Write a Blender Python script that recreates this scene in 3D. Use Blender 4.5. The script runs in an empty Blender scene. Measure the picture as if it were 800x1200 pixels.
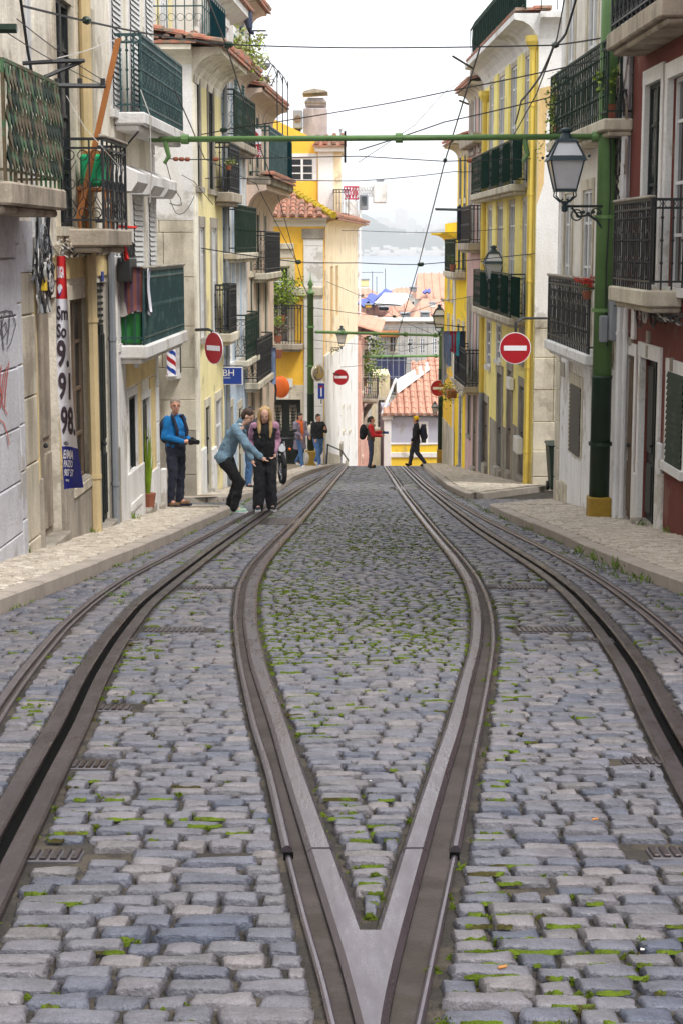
import bpy, bmesh, math, random
import numpy as np
from mathutils import Vector, Matrix, noise

random.seed(7)
rng = np.random.default_rng(11)
SC = bpy.context.scene
COL = SC.collection

# ------------------------------------------------------------------ camera
EYE = 1.42                     # lens height above the road under it
PITCH = math.atan(313 / 2000.0)
SLOPE = 0.1058                 # the hill street drops 10.6 %
cam_data = bpy.data.cameras.new('camera')
cam_data.lens = 60.0
cam_data.sensor_width = 36.0
cam_data.clip_start = 0.1
cam_data.clip_end = 20000
cam = bpy.data.objects.new('camera', cam_data)
cam.location = (0, 0, EYE)
cam.rotation_euler = (math.pi / 2 - PITCH, 0, 0)
COL.objects.link(cam)
SC.camera = cam

# ------------------------------------------------------------------ light
SUN_EL, SUN_AZ = math.radians(56), math.radians(138)
world = bpy.data.worlds.new('World')
SC.world = world
world.use_nodes = True
nt = world.node_tree
nt.nodes.clear()
sky = nt.nodes.new('ShaderNodeTexSky')
sky.sky_type = 'NISHITA'
sky.sun_disc = False
sky.sun_elevation = SUN_EL
sky.sun_rotation = SUN_AZ
sky.air_density = 1.0
sky.dust_density = 4.0
hs = nt.nodes.new('ShaderNodeHueSaturation')
hs.inputs['Saturation'].default_value = 0.12
cl = nt.nodes.new('ShaderNodeMix')
cl.data_type = 'RGBA'
cl.inputs['Factor'].default_value = 0.86          # closed cloud cover
cl.inputs['B'].default_value = (10.2, 10.5, 10.9, 1)
bg = nt.nodes.new('ShaderNodeBackground')
bg.inputs['Strength'].default_value = 0.092
wo = nt.nodes.new('ShaderNodeOutputWorld')
nt.links.new(sky.outputs[0], hs.inputs['Color'])
nt.links.new(hs.outputs[0], cl.inputs['A'])
nt.links.new(cl.outputs['Result'], bg.inputs['Color'])
nt.links.new(bg.outputs[0], wo.inputs[0])
sun_d = bpy.data.lights.new('sun', 'SUN')
sun_d.energy = 1.5
sun_d.angle = math.radians(14)
sun_d.color = (1.0, 0.97, 0.92)
sun = bpy.data.objects.new('sun', sun_d)
sun.rotation_euler = (math.pi / 2 - SUN_EL, 0, math.pi - SUN_AZ)
COL.objects.link(sun)
SC.view_settings.view_transform = 'Standard'
SC.view_settings.look = 'None'
SC.view_settings.exposure = 0.98
SC.view_settings.gamma = 1.0
SC.view_settings.use_curve_mapping = False
SC.cycles.max_bounces = 7
SC.cycles.volume_bounces = 0
HAZE = 3.2e-4

# ------------------------------------------------------------------ helpers
def lin(r, g, b):
    f = lambda v: (v / 255 / 12.92) if v / 255 <= 0.04045 else ((v / 255 + 0.055) / 1.055) ** 2.4
    return (f(r), f(g), f(b))

def zr(y):
    """height of the road surface: an even fall, steeper past the crest, then the flat lower town"""
    if y <= 60: return -SLOPE * y
    if y <= 66: 
        t = y - 60
        return -SLOPE * 60 - SLOPE * t - 0.5 * (0.15 / 6) * t * t
    z66 = -SLOPE * 66 - 0.45
    return max(-24.0, z66 - 0.256 * (y - 66))

_CP, _SP = math.cos(PITCH), math.sin(PITCH)
def sight(px, py):
    """direction of sight to a point measured on the photograph (800 x 1200)"""
    x, u = (px - 400) / 2000.0, (600 - py) / 2000.0
    return Vector((x, _CP + u * _SP, -_SP + u * _CP))

def at(px, py, y):
    r = sight(px, py)
    return Vector((0, 0, EYE)) + r * (y / r.y)

def ground_at(px, py, dz=0.0):
    r = sight(px, py)
    t = (dz - EYE) / (r.z + SLOPE * r.y)
    return Vector((0, 0, EYE)) + r * t

class Frame:
    """a street front: s runs along it, o outward to the street, z up"""
    def __init__(self, p, q, flip=False):
        self.p = Vector((p[0], p[1], 0)); d = Vector((q[0] - p[0], q[1] - p[1], 0))
        self.len = d.length; self.u = d.normalized()
        self.n = Vector((self.u.y, -self.u.x, 0))
        if flip: self.n = -self.n
        self.k = 1
    def w(self, s, o, z):
        return self.p + self.u * s + self.n * o + Vector((0, 0, z))
    def hit(self, px, py, off=0.0):
        r = sight(px, py); o = Vector((0, 0, EYE))
        base = self.p + self.n * off
        t = (base - o).dot(self.n) / r.dot(self.n)
        h = o + r * t
        return (h - base).dot(self.u), h.z
    def s(self, px, py=350, off=0.0): return self.hit(px, py, off)[0]
    def z(self, px, py, off=0.0): return self.hit(px, py, off)[1]
    def y(self, s): return (self.p + self.u * s).y

class WorldFrame:
    def w(self, x, y, z): return Vector((x, y, z))
WF = WorldFrame()

class LocalFrame:
    """turned and moved copy of the axes, for things standing at a spot"""
    def __init__(self, loc=(0, 0, 0), rz=0.0):
        self.m = Matrix.Translation(Vector(loc)) @ Matrix.Rotation(rz, 4, 'Z')
    def w(self, x, y, z): return self.m @ Vector((x, y, z))

class MB:
    """collects shapes for one mesh"""
    def __init__(self, fr=WF):
        self.v, self.f, self.mi, self.fr, self.m = [], [], [], fr, 0
    def add(self, pts, faces):
        b = len(self.v)
        self.v += [tuple(self.fr.w(*p)) for p in pts]
        self.f += [tuple(b + i for i in f) for f in faces]
        self.mi += [self.m] * len(faces)
        return self
    def box(self, a0, a1, b0, b1, c0, c1):
        p = [(a0, b0, c0), (a1, b0, c0), (a1, b1, c0), (a0, b1, c0), (a0, b0, c1), (a1, b0, c1), (a1, b1, c1), (a0, b1, c1)]
        return self.add(p, [(0, 3, 2, 1), (4, 5, 6, 7), (0, 1, 5, 4), (1, 2, 6, 5), (2, 3, 7, 6), (3, 0, 4, 7)])
    def bbox(self, a0, a1, b0, b1, c0, c1, e=0.01):
        """box with chamfered edges"""
        p = []; F_ = []
        ax = ((a0, a1), (b0, b1), (c0, c1))
        idx = {}
        for i in (0, 1):
            for j in (0, 1):
                for k in (0, 1):
                    c = (ax[0][i], ax[1][j], ax[2][k]); sg = (1 if i == 0 else -1, 1 if j == 0 else -1, 1 if k == 0 else -1)
                    for t in range(3):
                        q = [c[n] + (sg[n] * e if n != t else 0) for n in range(3)]
                        idx[(i, j, k, t)] = len(p); p.append(tuple(q))
        for t in range(3):
            o1, o2 = [n for n in range(3) if n != t]
            for side in (0, 1):
                q = []
                for (m1, m2) in ((0, 0), (1, 0), (1, 1), (0, 1)):
                    key = [0, 0, 0]; key[t] = side; key[o1] = m1; key[o2] = m2
                    q.append(idx[(*key, t)])
                F_.append(tuple(q))
        for t in range(3):
            o1, o2 = [n for n in range(3) if n != t]
            for m1 in (0, 1):
                for m2 in (0, 1):
                    k0 = [0, 0, 0]; k1 = [0, 0, 0]
                    k0[o1] = k1[o1] = m1; k0[o2] = k1[o2] = m2; k1[t] = 1
                    F_.append((idx[(*k0, o1)], idx[(*k1, o1)], idx[(*k1, o2)], idx[(*k0, o2)]))
        for i in (0, 1):
            for j in (0, 1):
                for k in (0, 1):
                    F_.append((idx[(i, j, k, 0)], idx[(i, j, k, 1)], idx[(i, j, k, 2)]))
        return self.add(p, F_)
    def quad(self, a, b, c, d): return self.add([a, b, c, d], [(0, 1, 2, 3)])
    def poly(self, pts): return self.add(pts, [tuple(range(len(pts)))])
    def prism(self, poly, axis, lo, hi):
        """poly in the two other axes, extruded along axis"""
        def mk(p, h):
            q = list(p); q.insert(axis, h); return tuple(q)
        n = len(poly)
        pts = [mk(p, lo) for p in poly] + [mk(p, hi) for p in poly]
        fs = [tuple(range(n))[::-1], tuple(range(n, 2 * n))] + [(i, (i + 1) % n, n + (i + 1) % n, n + i) for i in range(n)]
        return self.add(pts, fs)
    def tube(self, path, r, n=5, closed=False, caps=True):
        P_ = [Vector(p) for p in path]; m = len(P_)
        R_ = r if isinstance(r, (list, tuple)) else [r] * m
        pts = []; ref = None
        for i in range(m):
            if closed: t = P_[(i + 1) % m] - P_[i - 1]
            else: t = P_[min(i + 1, m - 1)] - P_[max(i - 1, 0)]
            if t.length < 1e-9: t = Vector((0, 0, 1))
            t.normalize()
            if ref is None:
                ref = Vector((0, 0, 1)) if abs(t.z) < 0.9 else Vector((1, 0, 0))
            a = ref - t * ref.dot(t)
            if a.length < 1e-6: a = Vector((1, 0, 0)) - t * t.x
            a.normalize(); ref = a; b = t.cross(a)
            for k in range(n):
                g = 2 * math.pi * (k + 0.5) / n
                pts.append(tuple(P_[i] + a * (math.cos(g) * R_[i]) + b * (math.sin(g) * R_[i])))
        fs = []
        for i in range(m if closed else m - 1):
            j = (i + 1) % m
            for k in range(n):
                l = (k + 1) % n
                fs.append((i * n + k, i * n + l, j * n + l, j * n + k))
        if caps and not closed:
            fs.append(tuple(range(n))[::-1]); fs.append(tuple(range((m - 1) * n, m * n)))
        return self.add(pts, fs)
    def ring(self, c, r, axis, tr=0.008, n=12, k=4, a0=0, a1=None):
        """circle or arc of bar; axis = its normal"""
        i, j = [q for q in range(3) if q != axis]
        full = a1 is None
        a1 = 2 * math.pi if full else a1
        path = []
        for q in range(n if full else n + 1):
            g = a0 + (a1 - a0) * q / n
            p = list(c); p[i] += r * math.cos(g); p[j] += r * math.sin(g); path.append(tuple(p))
        return self.tube(path, tr, k, closed=full)
    def lathe(self, c, prof, n=12):
        pts = []; fs = []
        for (r, z) in prof:
            for k in range(n):
                g = 2 * math.pi * k / n
                pts.append((c[0] + r * math.cos(g), c[1] + r * math.sin(g), c[2] + z))
        for i in range(len(prof) - 1):
            for k in range(n):
                l = (k + 1) % n
                fs.append((i * n + k, i * n + l, (i + 1) * n + l, (i + 1) * n + k))
        fs.append(tuple(range(n))[::-1]); fs.append(tuple(range((len(prof) - 1) * n, len(prof) * n)))
        return self.add(pts, fs)
    def ball(self, c, r, n=10, m=6):
        rx, ry, rz_ = r if isinstance(r, (list, tuple)) else (r, r, r)
        pts = []; fs = []
        for i in range(m + 1):
            t = math.pi * i / m
            for k in range(n):
                g = 2 * math.pi * k / n
                pts.append((c[0] + rx * math.sin(t) * math.cos(g), c[1] + ry * math.sin(t) * math.sin(g), c[2] + rz_ * math.cos(t)))
        for i in range(m):
            for k in range(n):
                l = (k + 1) % n
                fs.append((i * n + k, i * n + l, (i + 1) * n + l, (i + 1) * n + k))
        return self.add(pts, fs)
    def disc(self, c, r, axis, th, n=28):
        i, j = [q for q in range(3) if q != axis]
        poly = [(c[i] + r * math.cos(2 * math.pi * k / n), c[j] + r * math.sin(2 * math.pi * k / n)) for k in range(n)]
        return self.prism(poly, axis, c[axis] - th / 2, c[axis] + th / 2)
    def lean(self, y0):
        self.v = [(a, b, c - SLOPE * (b - y0)) for a, b, c in self.v]; return self
    def build(self, name, mats, parent=None, smooth=False, kind=None, **tags):
        me = bpy.data.meshes.new(name)
        me.from_pydata(self.v, [], self.f)
        mats = mats if isinstance(mats, (list, tuple)) else [mats]
        for m in mats: me.materials.append(m)
        if len(mats) > 1: me.polygons.foreach_set('material_index', self.mi)
        if smooth: me.polygons.foreach_set('use_smooth', [True] * len(me.polygons))
        me.update()
        o = bpy.data.objects.new(name, me); COL.objects.link(o)
        if parent:
            o.parent = parent
            if parent.type == 'EMPTY': o.matrix_parent_inverse = Matrix.Translation(-parent.location)
        if kind: o['kind'] = kind
        for k, v in tags.items(): o[k] = v
        return o

def thing(name, label, cat, loc=(0, 0, 0), group=None):
    """an Empty at the base of a thing"""
    o = bpy.data.objects.new(name, None); COL.objects.link(o)
    o.empty_display_size = 0.2
    o.location = loc; o['label'] = label; o['category'] = cat
    if group: o['group'] = group
    return o

def tag(o, label, cat, group=None):
    o['label'] = label; o['category'] = cat
    if group: o['group'] = group
    return o

# ------------------------------------------------------------------ materials
def pmat(name, col, rough=0.85, var=0.18, scale=1.5, fine=0.06, bump=0.004, bscale=60, streak=0.0, streak_col=(0.09, 0.08, 0.065),
         metal=0.0, spec=0.4, attr=None, attr_var=0.0, patch=None, patch_amt=0.5, alpha=None, stretch=(1, 1, 1), rvar=0):
    m = bpy.data.materials.new(name); m.use_nodes = True
    t = m.node_tree; N = t.nodes; L = t.links
    b = N['Principled BSDF']
    b.inputs['Roughness'].default_value = rough
    b.inputs['Metallic'].default_value = metal
    b.inputs['Specular IOR Level'].default_value = spec
    geo = N.new('ShaderNodeNewGeometry')
    mp = N.new('ShaderNodeMapping'); mp.inputs['Scale'].default_value = stretch
    L.new(geo.outputs['Position'], mp.inputs['Vector'])
    pos = mp.outputs[0]
    def nz(sc, det=5, rgh=0.6, vec=None):
        n = N.new('ShaderNodeTexNoise'); n.inputs['Scale'].default_value = sc; n.inputs['Detail'].default_value = det
        n.inputs['Roughness'].default_value = rgh; L.new(vec or pos, n.inputs['Vector']); return n.outputs['Fac']
    def mrange(x, a, b_, c, d):
        n = N.new('ShaderNodeMapRange'); L.new(x, n.inputs[0])
        for i, v in enumerate((a, b_, c, d)): n.inputs[1 + i].default_value = v
        return n.outputs[0]
    def mul(c, f):
        n = N.new('ShaderNodeMix'); n.data_type = 'RGBA'; n.blend_type = 'MULTIPLY'; n.inputs['Factor'].default_value = 1
        if isinstance(c, tuple): n.inputs['A'].default_value = (*c, 1)
        else: L.new(c, n.inputs['A'])
        L.new(f, n.inputs['B']); return n.outputs['Result']
    def mixc(a, b_, fac):
        n = N.new('ShaderNodeMix'); n.data_type = 'RGBA'
        if isinstance(a, tuple): n.inputs['A'].default_value = (*a, 1)
        else: L.new(a, n.inputs['A'])
        n.inputs['B'].default_value = (*b_, 1); L.new(fac, n.inputs['Factor']); return n.outputs['Result']
    c = tuple(col)
    if patch:
        c = mixc(c, tuple(patch), mrange(nz(scale * 0.7, 6, 0.65), 0.62 - 0.25 * patch_amt, 0.66 - 0.2 * patch_amt, 0, 1))
    c = mul(c, mrange(nz(scale, 6, 0.65), 0.3, 0.7, 1 - var, 1 + var * 0.4))
    if fine: c = mul(c, mrange(nz(scale * 22, 3), 0.25, 0.75, 1 - fine, 1 + fine))
    if streak:
        mp2 = N.new('ShaderNodeMapping'); mp2.inputs['Scale'].default_value = (2.6, 2.6, 0.5)
        L.new(geo.outputs['Position'], mp2.inputs['Vector'])
        f = mrange(nz(1.0, 5, 0.62, mp2.outputs[0]), 0.46, 0.72, 0, streak)
        c = mixc(c, streak_col, f)
    if attr:
        a = N.new('ShaderNodeAttribute'); a.attribute_name = attr
        oi = N.new('ShaderNodeObjectInfo')
        ad = N.new('ShaderNodeMath'); ad.operation = 'ADD'; L.new(a.outputs['Fac'], ad.inputs[0]); L.new(oi.outputs['Random'], ad.inputs[1])
        fr = N.new('ShaderNodeMath'); fr.operation = 'FRACT'; L.new(ad.outputs[0], fr.inputs[0])
        r = N.new('ShaderNodeValToRGB'); r.color_ramp.interpolation = 'LINEAR'
        L.new(fr.outputs[0], r.inputs[0])
        els = attr_var
        r.color_ramp.elements[0].position = 0; r.color_ramp.elements[0].color = (*els[0], 1)
        r.color_ramp.elements[1].position = 1; r.color_ramp.elements[1].color = (*els[-1], 1)
        for i, e in enumerate(els[1:-1]):
            q = r.color_ramp.elements.new((i + 1) / (len(els) - 1)); q.color = (*e, 1)
        c = mul(r.outputs[0], c) if not isinstance(c, tuple) else r.outputs[0]
    if isinstance(c, tuple): b.inputs['Base Color'].default_value = (*c, 1)
    else: L.new(c, b.inputs['Base Color'])
    if bump:
        bp = N.new('ShaderNodeBump'); bp.inputs['Strength'].default_value = 0.8; bp.inputs['Distance'].default_value = bump
        L.new(nz(bscale, 4, 0.6), bp.inputs['Height']); L.new(bp.outputs[0], b.inputs['Normal'])
    if rvar: L.new(mrange(nz(scale * 1.7, 6, 0.7), 0.3, 0.7, rough - rvar, rough + rvar), b.inputs['Roughness'])
    if alpha is not None: b.inputs['Alpha'].default_value = alpha
    return m

def glass_mat(name, col=(0.02, 0.025, 0.03), rough=0.08):
    m = pmat(name, col, rough=rough, var=0.3, scale=0.8, fine=0, bump=0.002, bscale=2.5, spec=0.8)
    return m
# ------------------------------------------------------------------ ground, road, river, hills
M = {}
M['mortar'] = pmat('sandy_joints', lin(58, 53, 48), rough=0.95, var=0.4, scale=5, fine=0.3, bump=0.016, bscale=70, patch=lin(80, 72, 62), patch_amt=0.5)
M['sett'] = pmat('granite_setts', (1, 1, 1), rough=0.48, rvar=.18, var=0.42, scale=9, fine=0.3, bump=0.012, bscale=42, spec=0.5, attr='rnd',
                 attr_var=[lin(101, 101, 111), lin(112, 107, 111), lin(90, 92, 104), lin(124, 117, 117), lin(103, 101, 109), lin(80, 84, 98), lin(111, 106, 106), lin(95, 96, 108)])
M['cobble'] = pmat('limestone_cobbles', (1, 1, 1), rough=0.7, var=0.16, scale=2.5, fine=0.1, bump=0.003, bscale=120, attr='rnd',
                   attr_var=[lin(196, 185, 168), lin(178, 166, 150), lin(208, 198, 184), lin(162, 150, 134), lin(192, 182, 168)])
M['paving_bed'] = pmat('paving_bed', lin(128, 116, 98), rough=0.95, var=0.25, scale=3, fine=0.15, bump=0.004, bscale=80)
M['kerb'] = pmat('kerb_stone', lin(172, 161, 150), rough=0.75, var=0.22, scale=3, fine=0.1, bump=0.004, bscale=60, streak=0.2)
M['rail_bright'] = pmat('worn_rail_steel', lin(110, 101, 108), rough=0.3, rvar=.1, var=0.16, scale=9, fine=0.1, bump=0.0015, bscale=60, metal=0.8, stretch=(1, .12, 1))
M['rail_dark'] = pmat('dark_rail_steel', lin(82, 73, 75), rough=0.36, rvar=.14, var=0.4, scale=6, fine=0.16, bump=0.002, bscale=70, metal=0.6, patch=lin(66, 52, 46), patch_amt=.3, stretch=(1, 0.3, 1))
M['rail_mid'] = pmat('rail_steel', lin(122, 112, 116), rough=0.34, var=0.3, scale=5, fine=0.14, bump=0.002, bscale=70, metal=0.65)
M['rail_polish'] = pmat('polished_running_band', lin(168, 160, 166), rough=0.26, var=0.25, scale=7, fine=0.1, bump=0.001, bscale=90, metal=0.9, stretch=(1, .2, 1))
M['groove'] = pmat('rusty_groove', lin(70, 62, 59), rough=0.9, var=0.35, scale=5, fine=0.2, bump=0.004, bscale=80, patch=lin(62, 54, 49))
M['slot'] = pmat('painted_gap_shade', (0.006, 0.006, 0.006), rough=1, var=0.2, spec=.03)  # near-black: shade of the slot and hollow rail ends put into the colour
M['iron_plate'] = pmat('cast_iron_plate', lin(96, 92, 96), rough=0.6, var=0.3, scale=8, bump=0.003, bscale=60, metal=0.3)
M['moss'] = pmat('moss', lin(92, 108, 34), rough=1, spec=.1, var=0.5, patch=lin(74, 68, 40), patch_amt=.3, scale=9, fine=0.3, bump=0.01, bscale=120)
M['weed'] = pmat('weed_leaf', lin(104, 128, 48), rough=0.8, var=0.35, scale=6, fine=0.2, bump=0)
M['earth'] = pmat('earth', lin(130, 120, 104), rough=1, var=0.3, scale=0.05, bump=0)
M['river'] = pmat('river_water', lin(150, 165, 180), rough=0.3, var=0.1, scale=0.01, fine=0, bump=0.15, bscale=0.4, spec=0.5)
M['hill'] = pmat('hill_scrub', lin(78, 88, 72), rough=1, var=0.4, scale=0.012, fine=0.3, bump=0, patch=lin(120, 116, 98), patch_amt=0.35)
M['far_town'] = pmat('far_town_walls', lin(230, 225, 218), rough=0.9, var=0.2, scale=0.05, bump=0)

def grid_mesh(name, xs, ys, zf, mat, **kw):
    mb = MB(); n = len(xs)
    mb.v = [(x, y, zf(x, y)) for y in ys for x in xs]
    mb.f = [(j * n + i, j * n + i + 1, (j + 1) * n + i + 1, (j + 1) * n + i) for j in range(len(ys) - 1) for i in range(n - 1)]
    mb.mi = [0] * len(mb.f)
    return mb.build(name, mat, smooth=True, **kw)

ys = list(np.arange(-40, 60, 4)) + list(np.arange(60, 140, 3)) + list(np.geomspace(142, 430, 12))
grid_mesh('ground', [-900, -300, -80, -20, -6, 0, 6, 20, 80, 300, 900], ys, lambda x, y: zr(y) - 0.12 - 0.1 * (abs(x) > 10), M['earth'], kind='structure')
grid_mesh('river', list(np.linspace(-2600, 2600, 9)), list(np.linspace(425, 6000, 16)), lambda x, y: -26.6, M['river'], kind='structure')

def hill_h(x, y):
    prof = float(np.interp(x, [-2600, -900, -120, 0, 60, 110, 150, 230, 320, 400, 700, 2600], [55, 70, 84, 96, 104, 98, 74, 62, 78, 112, 96, 60]))
    t = min(1, max(0, (y - 4500) / 230)); t = t * t * (3 - 2 * t)
    nse = noise.fractal(Vector((x * 0.006, y * 0.006, 3.1)), 1.0, 2.0, 5)
    back = min(1, max(0, (y - 4800) / 900)) * 18
    return -27.5 + (prof + 6) * t * (0.86 + 0.22 * nse) + back * 0.3 + 7 * nse * t
grid_mesh('far_hills', list(np.linspace(-2600, -700, 20)) + list(np.linspace(-660, 900, 130)) + list(np.linspace(930, 2600, 20)),
          list(np.linspace(4480, 4800, 26)) + list(np.linspace(4830, 6000, 22)), hill_h, M['hill'], kind='structure')
mb = MB()
for i in range(230):
    if i < 95: x, y, h = rng.uniform(100, 330), rng.uniform(4700, 5300), rng.uniform(6, 16)
    elif i < 150: x, y, h = rng.uniform(-60, 520), rng.uniform(4900, 5600), rng.uniform(6, 18)
    else: x, y, h = rng.normal(170, 70), rng.uniform(4505, 4575), rng.uniform(5, 9)
    z = hill_h(x, y); w = rng.uniform(5, 14)
    mb.box(x - w, x + w, y, y + 12, z - 4, z + h)
mb.build('distant_town', M['far_town'], kind='stuff')

def tower_block(x, y, w, h, label):
    t = thing('tower_block', label, 'tower', (x, y, hill_h(x, y)), 'high rises on the far shore')
    z = hill_h(x, y)
    MB().box(x - w, x + w, y, y + 16, z - 4, z + h).build('wall', M['far_town'], t)
    MB().box(x - w * 0.4, x + w * 0.4, y + 2, y + 10, z + h, z + h + 5).build('roof', M['far_town'], t)
tower_block(172, 5000, 17, 62, 'tallest pale high rise standing alone on the hazy far ridge')
tower_block(205, 5060, 12, 44, 'narrower pale high rise just right of the tallest one on the ridge')

# road sheet with the mortar that the setts sit in
ry = list(np.arange(-6, 3, 1.0)) + list(np.arange(3, 60, 0.5)) + list(np.arange(60, 90, 1.0))
road = grid_mesh('road', [-14, -8, -4, -2, -1, 0, 1, 2, 4, 8, 14], ry, lambda x, y: zr(y), M['mortar'], kind='structure')

# ---- rail lines measured on the ground, smoothed
class Line:
    def __init__(self, pts, sg=0.035):
        pts = sorted((y, x) for x, y in pts)
        Y = np.array([p[0] for p in pts]); X = np.array([p[1] for p in pts])
        self.g = np.linspace(math.log(2.4), math.log(95), 900)
        yy = np.exp(self.g)
        f = np.interp(yy, Y, X)
        lo, hi = yy < Y[0], yy > Y[-1]
        s0 = (X[1] - X[0]) / (Y[1] - Y[0]); s1 = (X[-1] - X[-3]) / (Y[-1] - Y[-3])
        f[lo] = X[0] + s0 * (yy[lo] - Y[0]); f[hi] = X[-1] + s1 * (yy[hi] - Y[-1])
        st = self.g[1] - self.g[0]; n = max(1, int(3 * sg / st))
        k = np.exp(-0.5 * (np.arange(-n, n + 1) * st / sg) ** 2); k /= k.sum()
        pad = np.concatenate([f[0] + (f[0] - f[1:n + 1][::-1]), f, f[-1] + (f[-1] - f[-n - 1:-1][::-1])])
        self.f = np.convolve(pad, k, 'valid')
    def __call__(self, y): return float(np.interp(math.log(max(y, 2.41)), self.g, self.f))

L_OUT = Line([(-1.40, 5.5), (-1.56, 6.9), (-1.689, 8.19), (-1.793, 9.43), (-1.941, 11.67), (-1.995, 13.53), (-1.989, 15.62), (-1.863, 18.34), (-1.70, 22.35), (-1.432, 28.29), (-0.98, 40.74), (-0.53, 49.4)])
L_SLOT = Line([(-1.02, 3.9), (-1.12, 5.36), (-1.208, 6.65), (-1.275, 7.72), (-1.391, 9.17), (-1.487, 10.83), (-1.565, 13.08), (-1.54, 15.02), (-1.455, 19.1), (-1.288, 25.44), (-0.98, 36.47), (-0.66, 45.38)])
L_LIP = Line([(0.0, 3.4), (-0.04, 3.81), (-0.065, 4.11), (-0.115, 4.56), (-0.157, 5.0), (-0.19, 5.34), (-0.314, 6.74), (-0.413, 7.61), (-0.617, 9.85), (-0.785, 12.04), (-0.917, 14.62), (-0.944, 16.87), (-0.87, 19.93), (-0.709, 25.44), (-0.53, 33.0), (-0.3, 43.27)])
L_HL = Line([(0.06, 3.4), (0.03, 3.81), (-0.007, 4.27), (-0.112, 5.35), (-0.245, 6.74), (-0.322, 7.61), (-0.546, 9.85), (-0.712, 12.04), (-0.835, 14.62), (-0.858, 16.87), (-0.789, 19.93), (-0.634, 25.44), (-0.455, 33.0), (-0.228, 43.27)])
L_HR = Line([(0.055, 4.56), (-0.02, 5.35), (-0.157, 6.74), (-0.236, 7.61), (-0.445, 9.85), (-0.609, 12.04), (-0.73, 14.62), (-0.755, 16.87), (-0.70, 19.93), (-0.553, 25.44), (-0.38, 33.0), (-0.155, 43.27)])
R_HL = Line([(0.098, 4.56), (0.193, 5.35), (0.371, 6.82), (0.472, 7.61), (0.616, 8.87), (0.816, 10.62), (0.935, 12.04), (1.036, 13.53), (1.117, 15.45), (1.148, 17.98), (1.155, 21.48), (1.174, 26.66), (1.223, 35.09), (1.395, 51.21)])
R_HR = Line([(0.085, 3.4), (0.109, 3.81), (0.156, 4.27), (0.28, 5.35), (0.456, 6.82), (0.558, 7.61), (0.694, 8.87), (0.895, 10.62), (1.02, 12.04), (1.117, 13.53), (1.2, 15.45), (1.232, 17.98), (1.23, 21.48), (1.252, 26.66), (1.302, 35.09), (1.475, 51.21)])
R_LIP = Line([(0.15, 3.4), (0.202, 3.81), (0.385, 5.34), (0.648, 7.61), (0.794, 8.87), (0.985, 10.62), (1.105, 12.04), (1.2, 13.53), (1.275, 15.45), (1.305, 17.98), (1.3, 21.48), (1.325, 26.66), (1.375, 35.09), (1.55, 51.21)])
R_SLOT = Line([(1.18, 4.4), (1.32, 5.6), (1.433, 6.91), (1.516, 7.83), (1.683, 9.5), (1.828, 11.53), (1.94, 13.88), (1.965, 16.17), (1.92, 18.97), (1.865, 22.91), (1.865, 29.5), (1.93, 40.15), (2.132, 56.38)])
R_OUT = Line([(1.85, 7.4), (2.04, 9.0), (2.177, 10.62), (2.272, 12.31), (2.34, 14.24), (2.37, 16.67), (2.33, 19.1), (2.249, 22.17), (2.15, 26.41), (2.085, 34.22), (2.13, 41.96), (2.34, 56.38)])
SPAN = list(np.geomspace(2.7, 12, 44)) + list(np.linspace(12.3, 34, 50)) + list(np.linspace(34.8, 82, 40))

def ribbon(y_list, xl, xr, ztop, zbot, e=0.006):
    """steel bar following the street: chamfered top, between two side lines"""
    mb = MB(); n = len(y_list)
    for y in y_list:
        a, b, z = xl(y), xr(y), zr(y)
        c = min(e, 0.3 * abs(b - a))
        mb.v += [(a, y, z + zbot), (a, y, z + ztop - c), (a + c, y, z + ztop), (b - c, y, z + ztop), (b, y, z + ztop - c), (b, y, z + zbot)]
    for i in range(n - 1):
        for k in range(6):
            l = (k + 1) % 6
            mb.f.append((i * 6 + k, i * 6 + l, (i + 1) * 6 + l, (i + 1) * 6 + k))
    mb.f.append((0, 1, 2, 3, 4, 5)); mb.f.append(tuple(range((n - 1) * 6, n * 6))[::-1])
    mb.mi = [0] * len(mb.f)
    return mb
off = lambda ln, d: (lambda y: ln(y) + d)

def grooved_rail(ln, side, label):
    t = thing('tram_rail', label, 'rail', (ln(10), 10, zr(10)), 'outer rails of the two tracks')
    ribbon(SPAN, off(ln, -0.045), off(ln, -0.003), 0.028, -0.08).build('rail_head' if side < 0 else 'guard_lip', M['rail_mid'], t)
    ribbon(SPAN, off(ln, 0.025), off(ln, 0.05 if side > 0 else 0.043), 0.026, -0.08).build('guard_lip' if side < 0 else 'rail_head', M['rail_mid'], t)
    ribbon(SPAN, off(ln, -0.004), off(ln, 0.027), 0.005, -0.08).build('groove_floor', M['groove'], t)
grooved_rail(L_OUT, -1, 'outer grooved steel rail curving along the kerb below the graffiti wall')
grooved_rail(R_OUT, 1, 'outer grooved steel rail curving along the kerb below the red house')

def cable_slot(ln, label):
    t = thing('cable_slot', label, 'cable slot', (ln(10), 10, zr(10)), 'cable slots of the two tracks')
    ribbon(SPAN, off(ln, -0.1), off(ln, -0.024), 0.03, -0.2, 0.008).build('slot_beam', M['rail_dark'], t)
    ribbon(SPAN, off(ln, 0.024), off(ln, 0.1), 0.03, -0.2, 0.008).build('slot_beam', M['rail_dark'], t)
    ribbon(SPAN, off(ln, -0.026), off(ln, 0.026), 0.005, -0.2).build('slot_shade_fill', M['slot'], t)  # black fill just below the beam tops, painting the deep slot's shade
cable_slot(L_SLOT, 'double dark steel beams with black cable slot in the track beside the couple')
cable_slot(R_SLOT, 'double dark steel beams with black cable slot in the track beside the green pole')

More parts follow.
